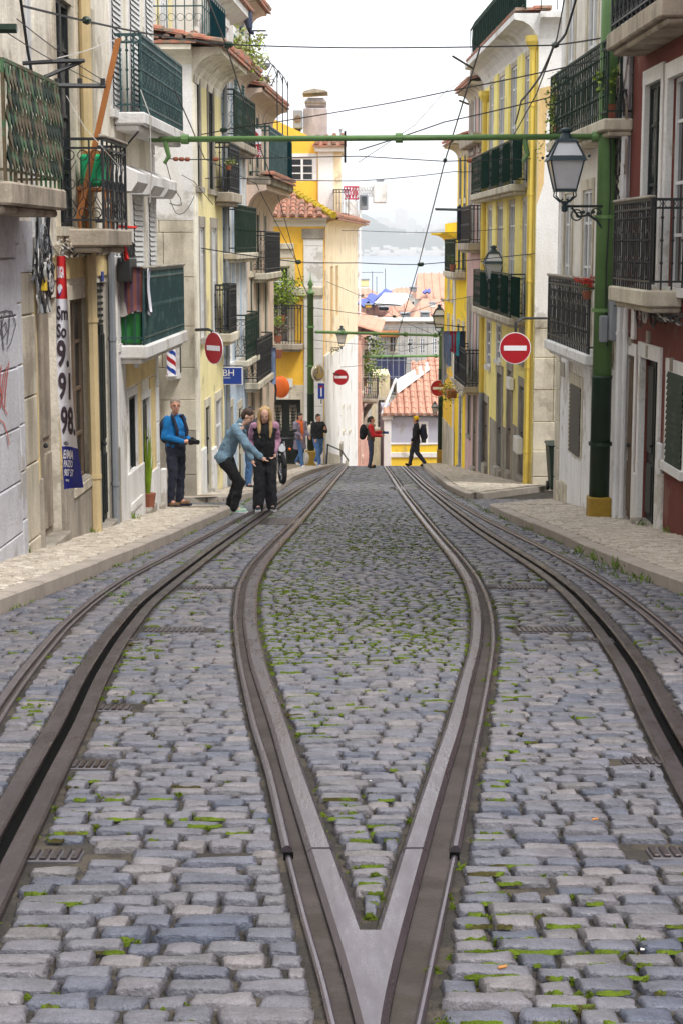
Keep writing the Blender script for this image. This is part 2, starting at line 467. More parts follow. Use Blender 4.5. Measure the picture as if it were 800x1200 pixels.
fork = thing('rail_fork', 'bright worn rails meeting in a V in the middle of the street', 'rail switch', (0.07, 4.2, zr(4.2)))
TIP = 4.46
sp = [y for y in SPAN if y > TIP]; near = [y for y in SPAN if y < 5.36] + [5.36]; far = [5.365] + [y for y in SPAN if y > 5.365]
ribbon(far, L_HL, L_HR, 0.034, -0.08, 0.016).build('rail_head', M['rail_bright'], fork)
ribbon(far, R_HL, R_HR, 0.034, -0.08, 0.016).build('rail_head', M['rail_bright'], fork)
# the cast frog: one plate with the V notch
mb = MB(); yy = [y for y in near if y < TIP] + [TIP]
def frog(mb, y, a, b): mb.v += [(a, y, zr(y) - 0.08), (a, y, zr(y) + 0.018), (a + 0.016, y, zr(y) + 0.031), (b - 0.016, y, zr(y) + 0.031), (b, y, zr(y) + 0.018), (b, y, zr(y) - 0.08)]
rows = []
def strip(cols):
    b0 = len(mb.v)
    for (y, a, b) in cols: frog(mb, y, a, b)
    for i in range(len(cols) - 1):
        for k in range(6):
            l = (k + 1) % 6
            mb.f.append((b0 + i * 6 + k, b0 + i * 6 + l, b0 + (i + 1) * 6 + l, b0 + (i + 1) * 6 + k))
    e = b0 + (len(cols) - 1) * 6
    mb.f.append(tuple(range(b0, b0 + 6))); mb.f.append(tuple(range(e, e + 6))[::-1])
strip([(y, L_HL(y), R_HR(y)) for y in yy])
up = [TIP] + [y for y in near if y > TIP]
nl = lambda y: 0.066 + (L_HR(5.36) - 0.066) * (y - TIP) / (5.36 - TIP)
nr = lambda y: 0.092 + (R_HL(5.36) - 0.092) * (y - TIP) / (5.36 - TIP)
strip([(y, L_HL(y), nl(y)) for y in up]); strip([(y, nr(y), R_HR(y)) for y in up])
mb.mi = [0] * len(mb.f)
mb.build('frog_casting', M['rail_bright'], fork)
for ln, sg in ((L_LIP, -1), (R_LIP, 1)):
    a, b = (0, 0.034) if sg < 0 else (-0.034, 0)
    ribbon([y for y in SPAN if y > 5.33], off(ln, a), off(ln, b), 0.03, -0.08, 0.012).build('guard_rail', M['rail_bright'], fork)
    a, b = (0.006, 0.026) if sg < 0 else (-0.026, -0.006)
    ribbon([y for y in SPAN if y < 5.33] + [5.335], off(ln, a), off(ln, b), 0.018, -0.08, 0.008).build('guard_rail', M['rail_bright'], fork)
    # black plate painting the shade inside the thick guard rail's hollow end
    x = ln(5.33); z = zr(5.33)
    MB().box(x if sg < 0 else x - 0.033, x + 0.033 if sg < 0 else x, 5.324, 5.3295, z - 0.05, z + 0.027).build('hollow_end_shade', M['slot'], fork)
ribbon(SPAN, off(L_LIP, 0.02), off(L_HL, 0.004), 0.005, -0.08).build('groove_floor', M['groove'], fork)
ribbon(SPAN, off(R_HR, -0.004), off(R_LIP, -0.02), 0.005, -0.08).build('groove_floor', M['groove'], fork)

# ---- ribbed iron plates set between the stones
def iron_plate(px, py, w, d, n, label, along=0, grp='ribbed iron plates in the paving'):
    p = ground_at(px, py); z = zr(p.y)
    t = thing('iron_plate', label, 'iron plate', (p.x, p.y, z), grp)
    MB().bbox(p.x - w / 2, p.x + w / 2, p.y - d / 2, p.y + d / 2, z - 0.05, z + 0.01, 0.004).lean(p.y).build('plate', M['iron_plate'], t)
    for i in range(n):
        x = p.x - w / 2 + w * (i + 0.5) / n
        MB().bbox(x - w / n * 0.32, x + w / n * 0.32, p.y - d * 0.44, p.y + d * 0.44, z + 0.008, z + 0.02, 0.003).lean(p.y).build('rib', M['rail_dark'], t)
    PLATES.append((p.x - w / 2 - .012, p.x + w / 2 + .012, p.y - d / 2 - .01, p.y + d / 2 + .01))
PLATES = []
for (px, py, w, d, n, lab) in [
    (106, 899, 0.15, 0.14, 5, 'ribbed iron plate against the cable slot, just above the lowest plate'),
    (66, 1006, 0.17, 0.13, 5, 'lowest ribbed iron plate touching the cable slot near the bottom left corner'),
    (206, 740, 0.42, 0.3, 12, 'wide ribbed iron cover between the bent slot and the bright rail, graffiti side'),
    (238, 690, 0.34, 0.24, 10, 'ribbed iron cover one step uphill from the couple, below the ribbed crossing'),
    (646, 740, 0.5, 0.3, 14, 'wide ribbed iron cover between bright rail and slot on the lantern pole side'),
    (611, 690, 0.44, 0.24, 12, 'ribbed iron cover uphill of the wide one on the lantern pole side'),
    (752, 895, 0.16, 0.14, 5, 'ribbed iron plate beside the slot on the red house side, upper of two'),
    (790, 1003, 0.17, 0.13, 5, 'ribbed iron plate at the photo edge on the red house side, lower of two'),
    (160, 752, 0.16, 0.14, 5, 'small ribbed iron plate against the slot, next to the wide cover on the graffiti side'),
    (702, 752, 0.18, 0.16, 5, 'small ribbed iron plate against the slot, next to the wide cover on the pole side'),
    (135, 832, 0.16, 0.14, 5, 'small ribbed iron plate in moss beside the slot bend on the graffiti side'),
    (335, 612, 0.52, 1.9, 14, 'long ribbed iron crossing plate in the track just below the couple'),
    (476, 573, 0.5, 2.2, 12, 'long ribbed iron crossing plate near the crest below the man in the yellow hat')]:
    iron_plate(px, py, w, d, n, lab)

# ---- kerb lines and pavements
KL1 = [(-3.0, 5), (-2.9, 8), (-2.72, 11), (-2.568, 12.58), (-2.436, 14.28), (-2.306, 16.49), (-2.074, 20.45), (-1.882, 24.78), (-1.78, 26.9), (-1.86, 27.6), (-2.1, 27.8), (-7, 28.2)]
KR1 = [(3.45, 5), (3.2, 9), (2.98, 12), (2.846, 13.96), (2.759, 15.49), (2.687, 17.63), (2.634, 20.78), (2.509, 24.78), (2.45, 27.9), (2.55, 28.35), (3.9, 30.4)]
KL2 = [(-7, 31.5), (-3.15, 31.2), (-2.25, 31.05), (-2.0, 31.4), (-1.36, 37.3), (-1.26, 44), (-0.95, 50.4), (-0.45, 57), (0.1, 62), (0.6, 68), (1.2, 80)]
KR2 = [(2.5, 32.6), (2.42, 32.9), (2.355, 37.3), (2.5, 45), (2.64, 52.4), (2.8, 58), (3.0, 64), (3.2, 80)]
def dense(pts, step=0.5):
    out = []
    for a, b in zip(pts[:-1], pts[1:]):
        n = max(1, int(math.hypot(b[0] - a[0], b[1] - a[1]) / step))
        out += [(a[0] + (b[0] - a[0]) * i / n, a[1] + (b[1] - a[1]) * i / n) for i in range(n)]
    return out + [pts[-1]]
KH = 0.12
def pavement(kerb, wall_x, label, diag=False):
    """sheet from the kerb line back past the wall"""
    k = dense(kerb, 0.4); mb = MB(); n = len(k)
    for (x, y) in k:
        far = wall_x if abs(x) < abs(wall_x) else x * 1.01
        if diag and y < 38.4: far = x + .03 + max(0, (y - 32.6)) * .405
        mb.v += [(x, y, zr(y) - 0.05), (x, y, zr(y) + KH), (far, y, zr(y) + KH)]
    for i in range(n - 1):
        for j in (0, 1): mb.f.append((i * 3 + j, i * 3 + j + 1, (i + 1) * 3 + j + 1, (i + 1) * 3 + j))
    mb.mi = [0] * len(mb.f)
    o = mb.build('pavement', M['paving_bed'], kind='structure')
    if diag: k = dense([(4.85, 38.35), (2.6, 32.75)], .4) + k
    # kerb stones, each its own block
    acc = [k[0]]; L_ = 0; cut = rng.uniform(0.8, 1.2)
    for a, b in zip(k[:-1], k[1:]):
        L_ += math.hypot(b[0] - a[0], b[1] - a[1]); acc.append(b)
        if L_ > cut or b == k[-1]:
            if len(acc) > 1: kerbstone(acc, wall_x, o)
            acc = [b]; L_ = 0; cut = rng.uniform(0.8, 1.2)
    return o
def kerbstone(pl, wall_x, parent):
    if len(pl) < 2: return
    mb = MB(); n = len(pl); w = 0.16; h = rng.uniform(-0.004, 0.004)
    for i, (x, y) in enumerate(pl):
        a = pl[max(0, i - 1)]; b = pl[min(n - 1, i + 1)]
        d = Vector((b[0] - a[0], b[1] - a[1], 0)).normalized()
        nn = Vector((d.y, -d.x, 0))
        if nn.x * wall_x < 0: nn = -nn
        t = 0.004 if i == 0 else (-0.004 if i == n - 1 else 0)
        p = Vector((x, y, 0)) + d * t - nn * 0.012; q = p + nn * w; z = zr(y) + h
        c = p + nn * 0.014
        mb.v += [(p.x, p.y, z - 0.06), (p.x, p.y, z + KH - 0.004), (c.x, c.y, z + KH + 0.012), (q.x, q.y, z + KH + 0.012), (q.x, q.y, z - 0.06)]
    for i in range(n - 1):
        for k in range(4): mb.f.append((i * 5 + k, i * 5 + k + 1, (i + 1) * 5 + k + 1, (i + 1) * 5 + k))
    mb.f.append((0, 1, 2, 3, 4)); mb.f.append(tuple(range((n - 1) * 5, n * 5))[::-1])
    mb.mi = [0] * len(mb.f)
    mb.build('kerbstone', M['kerb'], parent)
pave_l1 = pavement(KL1, -7, ''); pave_r1 = pavement(KR1, 8, ''); pave_l2 = pavement(KL2, -7, ''); pave_r2 = pavement(KR2, 8, '', True)
kx = lambda K, y: float(np.interp(y, [p[1] for p in K], [p[0] for p in K]))

# ---- setts
def sett_shape(hi, seed):
    """unit stone -0.5..0.5 with a worn, slightly domed, uneven top; z 0 is its top"""
    r = np.random.default_rng(seed)
    nx, ny = (9, 6) if hi else (4, 4)
    u = np.linspace(-1, 1, nx); v = np.linspace(-1, 1, ny); u = np.sign(u) * abs(u) ** .55; v = np.sign(v) * abs(v) ** .5
    pts = []; ph = r.uniform(0, 6.28, 8)
    for b in v:
        for a in u:
            e = max(abs(a), abs(b))
            x = a * 0.5; y = b * 0.5
            if e > 0.99:
                x *= 0.97 + 0.06 * math.sin(3 * b + ph[0]) + .03 * r.uniform(-1, 1); y *= 0.96 + 0.05 * math.sin(2.3 * a + ph[1]) + 0.04 * math.sin(6 * a + ph[2]) + .03 * r.uniform(-1, 1)
                if abs(a) > 0.99 and abs(b) > 0.99: x *= 0.93; y *= 0.86
                z = -0.19 + 0.05 * r.uniform(-1, 1)
            else:
                z = -0.03 * (a * a + b * b) - 0.06 * (e > 0.7) * r.uniform(0.0, 1) + 0.07 * math.sin(2.2 * a + ph[3]) * math.sin(1.7 * b + ph[4]) + 0.02 * r.uniform(-1, 1)
            pts.append((x, y, z))
    fs = [(j * nx + i, j * nx + i + 1, (j + 1) * nx + i + 1, (j + 1) * nx + i) for j in range(ny - 1) for i in range(nx - 1)]
    rim = [i for i in range(nx)] + [j * nx + nx - 1 for j in range(1, ny)] + [(ny - 1) * nx + i for i in range(nx - 2, -1, -1)] + [j * nx for j in range(ny - 2, 0, -1)]
    b0 = len(pts)
    for i in rim: pts.append((pts[i][0] * 1.0, pts[i][1] * 1.0, -2.2))
    m = len(rim)
    for i in range(m): fs.append((rim[i], b0 + i, b0 + (i + 1) % m, rim[(i + 1) % m]))
    return np.array(pts), fs
SHAPES_HI = [sett_shape(True, 100 + i) for i in range(16)]
SHAPES_LO = [sett_shape(False, 300 + i) for i in range(12)]

def gaps(y):
    """stretches of the roadway between the rails at this distance, kerb to kerb"""
    kl = kx(KL1[:9], y) if y < 27.5 else (-4.2 if y < 31.2 else kx(KL2[2:], y))
    kr = kx(KR1, y) if y < 28.3 else (5.0 if y < 32.7 else kx(KR2[1:], y))
    cuts = [(L_OUT(y) - 0.056, L_OUT(y) + 0.056), (L_SLOT(y) - 0.113, L_SLOT(y) + 0.113), (L_LIP(y) - 0.016, L_HR(y) + 0.014),
            (R_HL(y) - 0.014, R_LIP(y) + 0.016), (R_SLOT(y) - 0.113, R_SLOT(y) + 0.113), (R_OUT(y) - 0.056, R_OUT(y) + 0.06)]
    if y < TIP + 0.05: cuts[2:4] = [(L_LIP(y) - 0.016, R_LIP(y) + 0.016)]
    elif y < 5.36: cuts[2:4] = [(L_LIP(y) - 0.016, nl(y) + 0.012), (nr(y) - 0.012, R_LIP(y) + 0.016)]
    out = []; a = kl + 0.02
    mid = 0
    for (c, d) in sorted(cuts):
        if c - a > 0.05: out.append((a, c))
        a = max(a, d)
    if kr - 0.02 - a > 0.05: out.append((a, kr - 0.02))
    return out
SETTS = []
y = 2.9
while y < 68:
    fine_zone = False
    dep = rng.uniform(0.094, 0.120) if y < 24 else rng.uniform(0.12, 0.15) * (1 if y < 40 else 1.35)
    yc = y + dep / 2
    for (a, b) in gaps(yc):
        central = L_LIP(yc) < (a + b) / 2 < R_LIP(yc) and yc > 5
        small = central and 10.2 < yc < 30
        x = a + rng.uniform(0, 0.02)
        while x < b - 0.04:
            if small: w = rng.uniform(0.08, 0.145)
            else: w = rng.choice([rng.uniform(0.09, 0.13), rng.uniform(0.13, 0.18), rng.uniform(0.18, 0.25)], p=[0.3, 0.52, 0.18])
            if y >= 24: w *= 1.25 if y < 40 else 1.7
            if x + w > b - 0.05: w = b - x
            g = rng.uniform(0.006, 0.015) if y < 24 else 0.012
            if rng.random() > 0.004 and w - g > 0.02:
                px_, py_ = x + w / 2, yc + rng.uniform(-0.003, 0.003)
                if not any(p[0] < px_ + w / 2 and px_ - w / 2 < p[1] and p[2] < py_ + dep / 2 and py_ - dep / 2 < p[3] for p in PLATES):
                    SETTS.append((px_, py_, w - g, dep - (rng.uniform(0.013, 0.022) if y < 8 else rng.uniform(0.010, 0.017)), rng.uniform(-0.028, 0.028), rng.uniform(-0.008, 0.007), rng.integers(0, 1000), rng.random(), rng.uniform(-0.035, 0.035), small))
            x += w
    y += dep
# how large each shows: width over distance, only those inside the picture
def shown(s):
    d = s[1]; px = 400 + 2000 * s[0] / (s[1] * _CP + (EYE - zr(s[1])) * _SP)
    h = EYE - zr(s[1]); py = 287 + 2000 * h / s[1]
    ins = -10 < px < 810 and py < 1215
    return (s[2] * s[3] / d ** 3 if ins else -1)
order = sorted(range(len(SETTS)), key=lambda i: -shown(SETTS[i]))
own = set(order[:300])
sett_meshes = []
for k, (pts, fs) in enumerate(SHAPES_HI):
    me = bpy.data.meshes.new('sett'); me.from_pydata([tuple(p * np.array((1, 1, 0.05))) for p in pts], [], fs)
    me.materials.append(M['sett']); me.polygons.foreach_set('use_smooth', [True] * len(fs)); sett_meshes.append(me)
for i in order[:300]:
    x, y, w, d, rot, dz, sd, rnd, tilt, small = SETTS[i]
    o = bpy.data.objects.new('sett', sett_meshes[sd % 16]); COL.objects.link(o); o.parent = road
    o.location = (x, y, zr(y) + 0.022 + dz); o.scale = (w, d, 1); o.rotation_euler = (math.atan(-SLOPE) + tilt, tilt * 0.7, rot)
V = []; FA = []; RN = []; nv = 0
for i, s in enumerate(SETTS):
    if i in own: continue
    x, y, w, d, rot, dz, sd, rnd, tilt, small = s
    pts, fs = SHAPES_HI[sd % 16] if y < 11 else SHAPES_LO[sd % 12]
    c, sn = math.cos(rot), math.sin(rot)
    P_ = pts * np.array((w, d, 0.05))
    X = P_[:, 0] * c - P_[:, 1] * sn + x; Y = P_[:, 0] * sn + P_[:, 1] * c + y
    Z = P_[:, 2] + 0.022 + dz * (1 if y < 24 else 0.5) - (Y - y) * SLOPE + zr(y) + tilt * (Y - y) + tilt * 0.7 * (X - x)
    V.append(np.stack([X, Y, Z], 1)); FA += [tuple(nv + j for j in f) for f in fs]; RN += [rnd] * len(fs); nv += len(pts)
me = bpy.data.meshes.new('sett_field'); me.from_pydata(np.concatenate(V).tolist(), [], FA)
at_ = me.attributes.new('rnd', 'FLOAT', 'FACE'); at_.data.foreach_set('value', RN)
me.polygons.foreach_set('use_smooth', [True] * len(FA)); me.materials.append(M['sett'])
o = bpy.data.objects.new('sett_field', me); COL.objects.link(o); o.parent = road; o['kind'] = 'stuff'

# ---- limestone cobbles on the four pavements
def cobbles(pave, K, inner, y0, y1, size, parts, rot_amp=0.5):
    items = []
    for yy_ in np.arange(y0, y1, size):
        a, b = kx(K, yy_), inner(yy_)
        if a > b: a, b = b, a
            
        lo, hi = (a, b - 0.16) if abs(a) > abs(b) else (a + 0.16, b)
        if inner(yy_) < 0: lo, hi = inner(yy_), kx(K, yy_) - 0.155
        else: lo, hi = kx(K, yy_) + 0.155, inner(yy_)
        x = lo + rng.uniform(0, size * 0.7)
        while x < hi - size * 0.35:
            w = size * rng.uniform(0.72, 1.2)
            if x + w < hi + 0.02:
                items.append((x + w / 2, yy_ + rng.uniform(-0.012, 0.012), w - 0.012, size * rng.uniform(0.76, 0.95), rng.uniform(-0.16, 0.16), rng.uniform(-0.004, 0.004), rng.integers(0, 1000), rng.random()))
            x += w
    items.sort(key=lambda s: s[1])
    def vis(s):
        d = s[1] * _CP + (EYE - zr(s[1])) * _SP
        return -5 < 400 + 2000 * s[0] / d < 805
    seen = [s for s in items if vis(s)]
    mine = set(id(s) for s in seen[:parts])
    base = [(-.5, -.5), (.5, -.5), (.5, .5), (-.5, .5)]
    if parts:
        mes = []
        for k in range(6):
            mb = MB(); j = [rng.uniform(-.06, .06) for _ in range(8)]
            bs = [(p[0] + j[2 * q], p[1] + j[2 * q + 1]) for q, p in enumerate(base)]
            mb.add([(p[0], p[1], -.03) for p in bs] + [(p[0], p[1], .001) for p in bs] + [(p[0] * .8, p[1] * .8, .010) for p in bs],
                   [(0, 1, 5, 4), (1, 2, 6, 5), (2, 3, 7, 6), (3, 0, 4, 7), (4, 5, 9, 8), (5, 6, 10, 9), (6, 7, 11, 10), (7, 4, 8, 11), (8, 9, 10, 11)])
            me = bpy.data.meshes.new('cobble'); me.from_pydata(mb.v, [], mb.f); me.materials.append(M['cobble']); mes.append(me)
        for s in seen[:parts]:
            o = bpy.data.objects.new('cobble', mes[s[6] % 6]); COL.objects.link(o); o.parent = pave
            o.location = (s[0], s[1], zr(s[1]) + KH + s[5]); o.scale = (s[2], s[3], 1); o.rotation_euler = (math.atan(-SLOPE), 0, s[4])
    mb = MB(); RN = []
    for s in items:
        if id(s) in mine: continue
        x, y, w, d, rot, dz, sd, rnd = s; c, sn = math.cos(rot), math.sin(rot); b0 = len(mb.v)
        for (k, h) in ((1, -.02), (1, .001), (.8, .010)):
            for p in base:
                a, b = p[0] * w * k, p[1] * d * k
                Y = a * sn + b * c + y
                mb.v.append((a * c - b * sn + x, Y, zr(Y) + KH + h + dz))
        for f in [(0, 1, 5, 4), (1, 2, 6, 5), (2, 3, 7, 6), (3, 0, 4, 7), (4, 5, 9, 8), (5, 6, 10, 9), (6, 7, 11, 10), (7, 4, 8, 11), (8, 9, 10, 11)]:
            mb.f.append(tuple(b0 + i for i in f)); RN.append(rnd)
    mb.mi = [0] * len(mb.f)
    o = mb.build('cobble_field', M['cobble'], pave, kind='stuff')
    at_ = o.data.attributes.new('rnd', 'FLOAT', 'FACE'); at_.data.foreach_set('value', RN)
LWX = lambda y: -3.45 + 0.0397 * (y - 12)
RWX = lambda y: 4.2 - 0.0211 * (y - 12)
cobbles(pave_l1, KL1[:9], LWX, 9.0, 26.9, 0.092, 150)
cobbles(pave_r1, KR1[:9], RWX, 10.5, 27.9, 0.092, 150)
cobbles(pave_r1, [(2.55, 28.3), (3.9, 30.4)], RWX, 28.3, 30.3, 0.11, 0)
cobbles(pave_l2, KL2[3:], lambda y: -2.72 + 0.0602 * (y - 32.1), 32.3, 56, 0.13, 0)
cobbles(pave_r2, KR2[1:], lambda y: 4.25 - 0.0295 * (y - 38) if y > 38 else 2.35 + (y - 32.7) * 0.4, 33.2, 60, 0.13, 0)

# ---- moss in the joints and weeds along the kerbs
def moss_at(mb, x, y, r, h=0.02):
    n = 7; z = zr(y); b0 = len(mb.v); ph = rng.uniform(0, 6)
    mb.v.append((x, y, z + h + 0.01))
    for k in range(n):
        g = 2 * math.pi * k / n; q = r * rng.uniform(0.5, 1.2)
        mb.v.append((x + q * math.cos(g) * 2.5, y + q * math.sin(g) * 0.6, z + h - 0.012))
    mb.f += [(b0, b0 + 1 + k, b0 + 1 + (k + 1) % n) for k in range(n)]; mb.mi += [0] * n
mb = MB()
def blades(mb, x, y, z, n, h, sp):
    for _ in range(n):
        a = rng.uniform(0, 6.28); r = rng.uniform(0, sp); bx, by = x + r * math.cos(a), y + r * math.sin(a)
        hh = h * rng.uniform(0.5, 1.1); lx, ly = rng.uniform(-.5, .5) * hh, rng.uniform(-.5, .5) * hh; w = 0.0035 + 0.08 * hh
        b0 = len(mb.v)
        ca, sa = math.cos(a + 1.3), math.sin(a + 1.3)
        mb.v += [(bx - w * ca, by - w * sa, z), (bx + w * ca, by + w * sa, z), (bx + lx + w * .5 * ca, by + ly + w * .5 * sa, z + hh * .8), (bx + lx * 1.5, by + ly * 1.5, z + hh)]
        mb.f.append((b0, b0 + 1, b0 + 2, b0 + 3)); mb.mi.append(0)
joint = lambda s: (s[0] + rng.choice([-.5, .5]) * s[2], s[1] + rng.choice([-.5, .5, .5]) * s[3])
for s in SETTS:
    x, y = joint(s)
    nv_ = noise.noise(Vector((x * 0.9, y * 0.9, 5.0))) + 0.5 * noise.noise(Vector((x * 3, y * 3, 9.0)))
    central = L_LIP(y) + .1 < x < R_LIP(y) - .1
    p = 0.0
    if central and 9.8 < y < 14: p = 0.85 + 0.3 * nv_
    elif central and 14 <= y < 30: p = 0.5 + 0.5 * nv_
    elif central and y < 5.6: p = 0.9 if y < 5.15 else 0.35
    elif x > R_LIP(y) and y < 5.2: p = 0.35 + 0.6 * nv_
    elif 8 < y < 12: p = 0.12 + 0.5 * nv_
    elif y < 9: p = 0.02 + 0.16 * nv_
    else: p = 0.08 + 0.3 * nv_
    for ln, d in ((L_HR, 0.03), (R_LIP, 0.03), (L_SLOT, 0.13)):
        if 0 < x - ln(y) - d + 0.02 < 0.16: p += 0.5
    if rng.random() < p:
        for _ in range(2 if y < 8 else (5 if central and 9.6 < y < 15 else 2)):
            r = rng.uniform(0.005, 0.015) * (1.0 if y < 9 else 1.2)
            xx, yy_ = x + rng.normal(0, .035), y + rng.normal(0, .01)
            moss_at(mb, xx, yy_, r, 0.010)
        lx = s[2] * rng.uniform(.15, .8); jx = s[0] + rng.uniform(-.3, .3) * s[2]; jy = s[1] - s[3] / 2 - .008; k0 = len(mb.v); q = 5
        for i in range(q + 1):
            X = jx + lx * (i / q - .5); e = .009 + (.004 if y > 9 else .003) * rng.uniform(-1, 1.6); e *= (.3 if i in (0, q) else 1)
            mb.v += [(X, jy - e, zr(jy) + .012), (X, jy, zr(jy) + .021 + rng.uniform(-.003, .004)), (X, jy + e, zr(jy) + .012)]
        for i in range(q):
            for j in (0, 1): mb.f.append((k0 + 3 * i + j, k0 + 3 * i + 3 + j, k0 + 3 * i + 4 + j, k0 + 3 * i + 1 + j)); mb.mi.append(0)
            if rng.random() < 0.7: blades(mb, xx, yy_, zr(yy_) + 0.012, 4 if y < 9 else 1, 0.009, r * 1.8)
mb.build('moss', M['moss'], kind='stuff')
mb = MB()
for (x, y, n, h, sp) in [(2.5, 26.0, 14, .07, .12), (2.56, 22.6, 16, .08, .14), (2.62, 20.0, 12, .06, .12), (2.63, 18.6, 22, .10, .2), (2.66, 17.6, 34, .11, .3), (2.7, 16.2, 44, .11, .3), (2.72, 15.2, 26, .1, .25),
                         (2.9, 13.4, 20, .08, .2), (2.45, 33.2, 22, .08, .3), (-3.02, 20.5, 10, .1, .08), (-3.2, 17.2, 8, .1, .06), (-2.9, 23.6, 14, .1, .12), (3.9, 22.0, 16, .1, .1), (3.95, 20.6, 14, .1, .1), (3.92, 26.0, 10, .08, .1), (-2.2, 30.0, 60, .05, .7), (-2.8, 29.0, 50, .05, .7), (-3.35, 16.3, 16, .12, .08)]:
    zb = zr(y) + (KH if (x > 3 or x < -2.85) and y < 26.5 else 0.02)
    blades(mb, x, y, zb, n, h, sp)
for _ in range(500):
    y = rng.uniform(12, 34); x = rng.choice([kx(KR1, min(y, 27.9)) - 0.05, R_OUT(y) + rng.uniform(.08, .3), L_OUT(y) + rng.uniform(.08, .3), kx(KL1, min(y, 26.5)) + 0.04])
    if noise.noise(Vector((x * 2, y * .8, 2))) > 0.05: blades(mb, x, y, zr(y) + 0.015, 5, 0.035, 0.05)
mb.build('weeds', M['weed'], kind='stuff')
# leaves, paper scraps and butts lying about in the joints
M['litter'] = pmat('litter', lin(214, 206, 196), rough=0.9, var=0.2, scale=20, bump=0)
M['butt'] = pmat('cigarette_filter', lin(176, 120, 66), rough=0.9, var=0.2, scale=20, bump=0)
for (px, py, lab) in [(583, 1147, 'orange cigarette butt in a moss filled joint low in the street'), (693, 970, 'orange cigarette butt lying on a sett near the red house side plates')]:
    p = ground_at(px, py); z = zr(p.y) + 0.03
    tag(MB().tube([(p.x, p.y, z), (p.x + 0.022, p.y + 0.006, z + 0.002)], 0.004, 6).build('cigarette_butt', M['butt']), lab, 'litter', 'cigarette butts on the setts')
mb = MB()
for _ in range(60):
    s = SETTS[rng.integers(0, len(SETTS))]
    if s[1] > 12: continue
    x, y = joint(s); z = zr(y) + 0.02; r = rng.uniform(.004, .008); a = rng.uniform(0, 6)
    mb.poly([(x + r * math.cos(a + k * 1.57), y + r * math.sin(a + k * 1.57), z + rng.uniform(0, .008)) for k in range(4)])
mb.build('litter', M['litter'], kind='stuff')
# ------------------------------------------------------------------ building kit
def plaster(name, rgb, **kw):
    d = dict(rough=0.9, var=0.27, scale=1.3, fine=0.1, bump=0.01, bscale=30, streak=0.28, spec=0.25, patch=lin(*[c * .6 + .4 * g for c, g in zip(rgb, (150, 140, 126))]), patch_amt=.2); d.update(kw); d['streak'] = min(.75, d['streak'] * 1.8)
    return pmat(name, lin(*rgb), **d)
M['stone'] = plaster('limestone_trim', (210, 201, 182), scale=1.6, streak=0.4, streak_col=lin(120, 108, 90))
M['stone_grey'] = plaster('grey_stone', (168, 160, 148), scale=2, var=0.28, streak=0.5, streak_col=lin(92, 86, 76))
M['stone_white'] = plaster('whitewashed_stone', (226, 224, 222), var=0.1, streak=0.2, streak_col=lin(150, 146, 140))
M['concrete'] = plaster('stained_concrete', (176, 164, 148), var=0.3, scale=3, streak=0.6, streak_col=lin(80, 74, 62))
M['iron'] = pmat('black_painted_iron', lin(36, 38, 42), rough=0.5, var=0.25, scale=6, bump=0.001, spec=0.5)
M['iron_teal'] = pmat('teal_painted_iron', lin(36, 72, 74), rough=0.45, var=0.3, scale=5, bump=0.001, spec=0.5, patch=lin(70, 100, 98), patch_amt=0.3)
M['iron_green'] = pmat('dark_green_painted_iron', lin(26, 48, 38), rough=0.6, var=0.3, scale=5, bump=0.001, spec=.25, patch=lin(48, 64, 52), patch_amt=0.3)
M['leaf_iron'] = pmat('flaking_green_paint', lin(74, 112, 78), rough=0.6, var=0.35, scale=9, bump=0.003, patch=lin(98, 84, 62), patch_amt=0.75)
M['teal_screen'] = pmat('teal_balcony_sheet', lin(16, 46, 52), rough=.95, spec=0, var=0.35, scale=4, bump=0.002)
M['green_screen'] = pmat('green_balcony_sheet', lin(28, 50, 43), rough=.95, spec=0, var=0.35, scale=4, bump=0.002)
M['dark_sheet'] = pmat('slate_balcony_sheet', lin(34, 40, 48), rough=.95, spec=0, var=0.35, scale=4, bump=0.002)
M['pane'] = pmat('window_glass', (.02, .025, .03), rough=.08, var=.3, scale=.45, fine=0, bump=.002, bscale=2.5, spec=.7, patch=lin(128, 126, 122), patch_amt=.3)
M['frame_white'] = pmat('white_window_paint', lin(222, 222, 222), rough=0.55, var=0.12, scale=6, bump=0.001)
M['frame_dark'] = pmat('dark_green_joinery', lin(22, 30, 28), rough=0.5, var=0.2, scale=6, bump=0.001)
M['frame_brown'] = pmat('weathered_brown_joinery', lin(116, 98, 80), rough=0.7, var=0.25, scale=6, bump=0.002)
M['shutter_white'] = pmat('white_roller_shutter', lin(205, 205, 204), rough=0.6, var=0.15, scale=4, bump=0.001)
M['shutter_teal'] = pmat('teal_shutter', lin(44, 96, 98), rough=0.6, var=0.2, scale=4, bump=0.001)
M['tile'] = pmat('terracotta_tile', lin(172, 120, 98), rough=0.85, var=0.3, scale=5, fine=0.12, bump=0.006, bscale=50, patch=lin(132, 104, 88), patch_amt=0.5)
M['tile_old'] = pmat('old_terracotta_tile', lin(178, 118, 96), rough=0.9, var=0.35, scale=4, fine=0.12, bump=0.006, bscale=50, patch=lin(140, 120, 104), patch_amt=0.6)
M['tile_pale'] = pmat('pale_orange_tile', lin(208, 158, 136), rough=0.9, var=0.2, scale=1.2, fine=0.1, bump=0.01, bscale=6)
M['lichen'] = pmat('yellow_lichen', lin(186, 160, 40), rough=1, var=0.5, scale=10, bump=0.01, bscale=60)
M['pipe'] = pmat('cream_downpipe', lin(206, 184, 140), rough=0.6, var=0.15, scale=2, bump=0.001, streak=0.3)
M['pipe_white'] = pmat('white_downpipe', lin(222, 222, 224), rough=0.5, var=0.1, scale=2, bump=0.001, streak=0.2)
M['pipe_grey'] = pmat('grey_downpipe', lin(140, 144, 150), rough=0.5, var=0.15, scale=2, bump=0.001, streak=0.3)
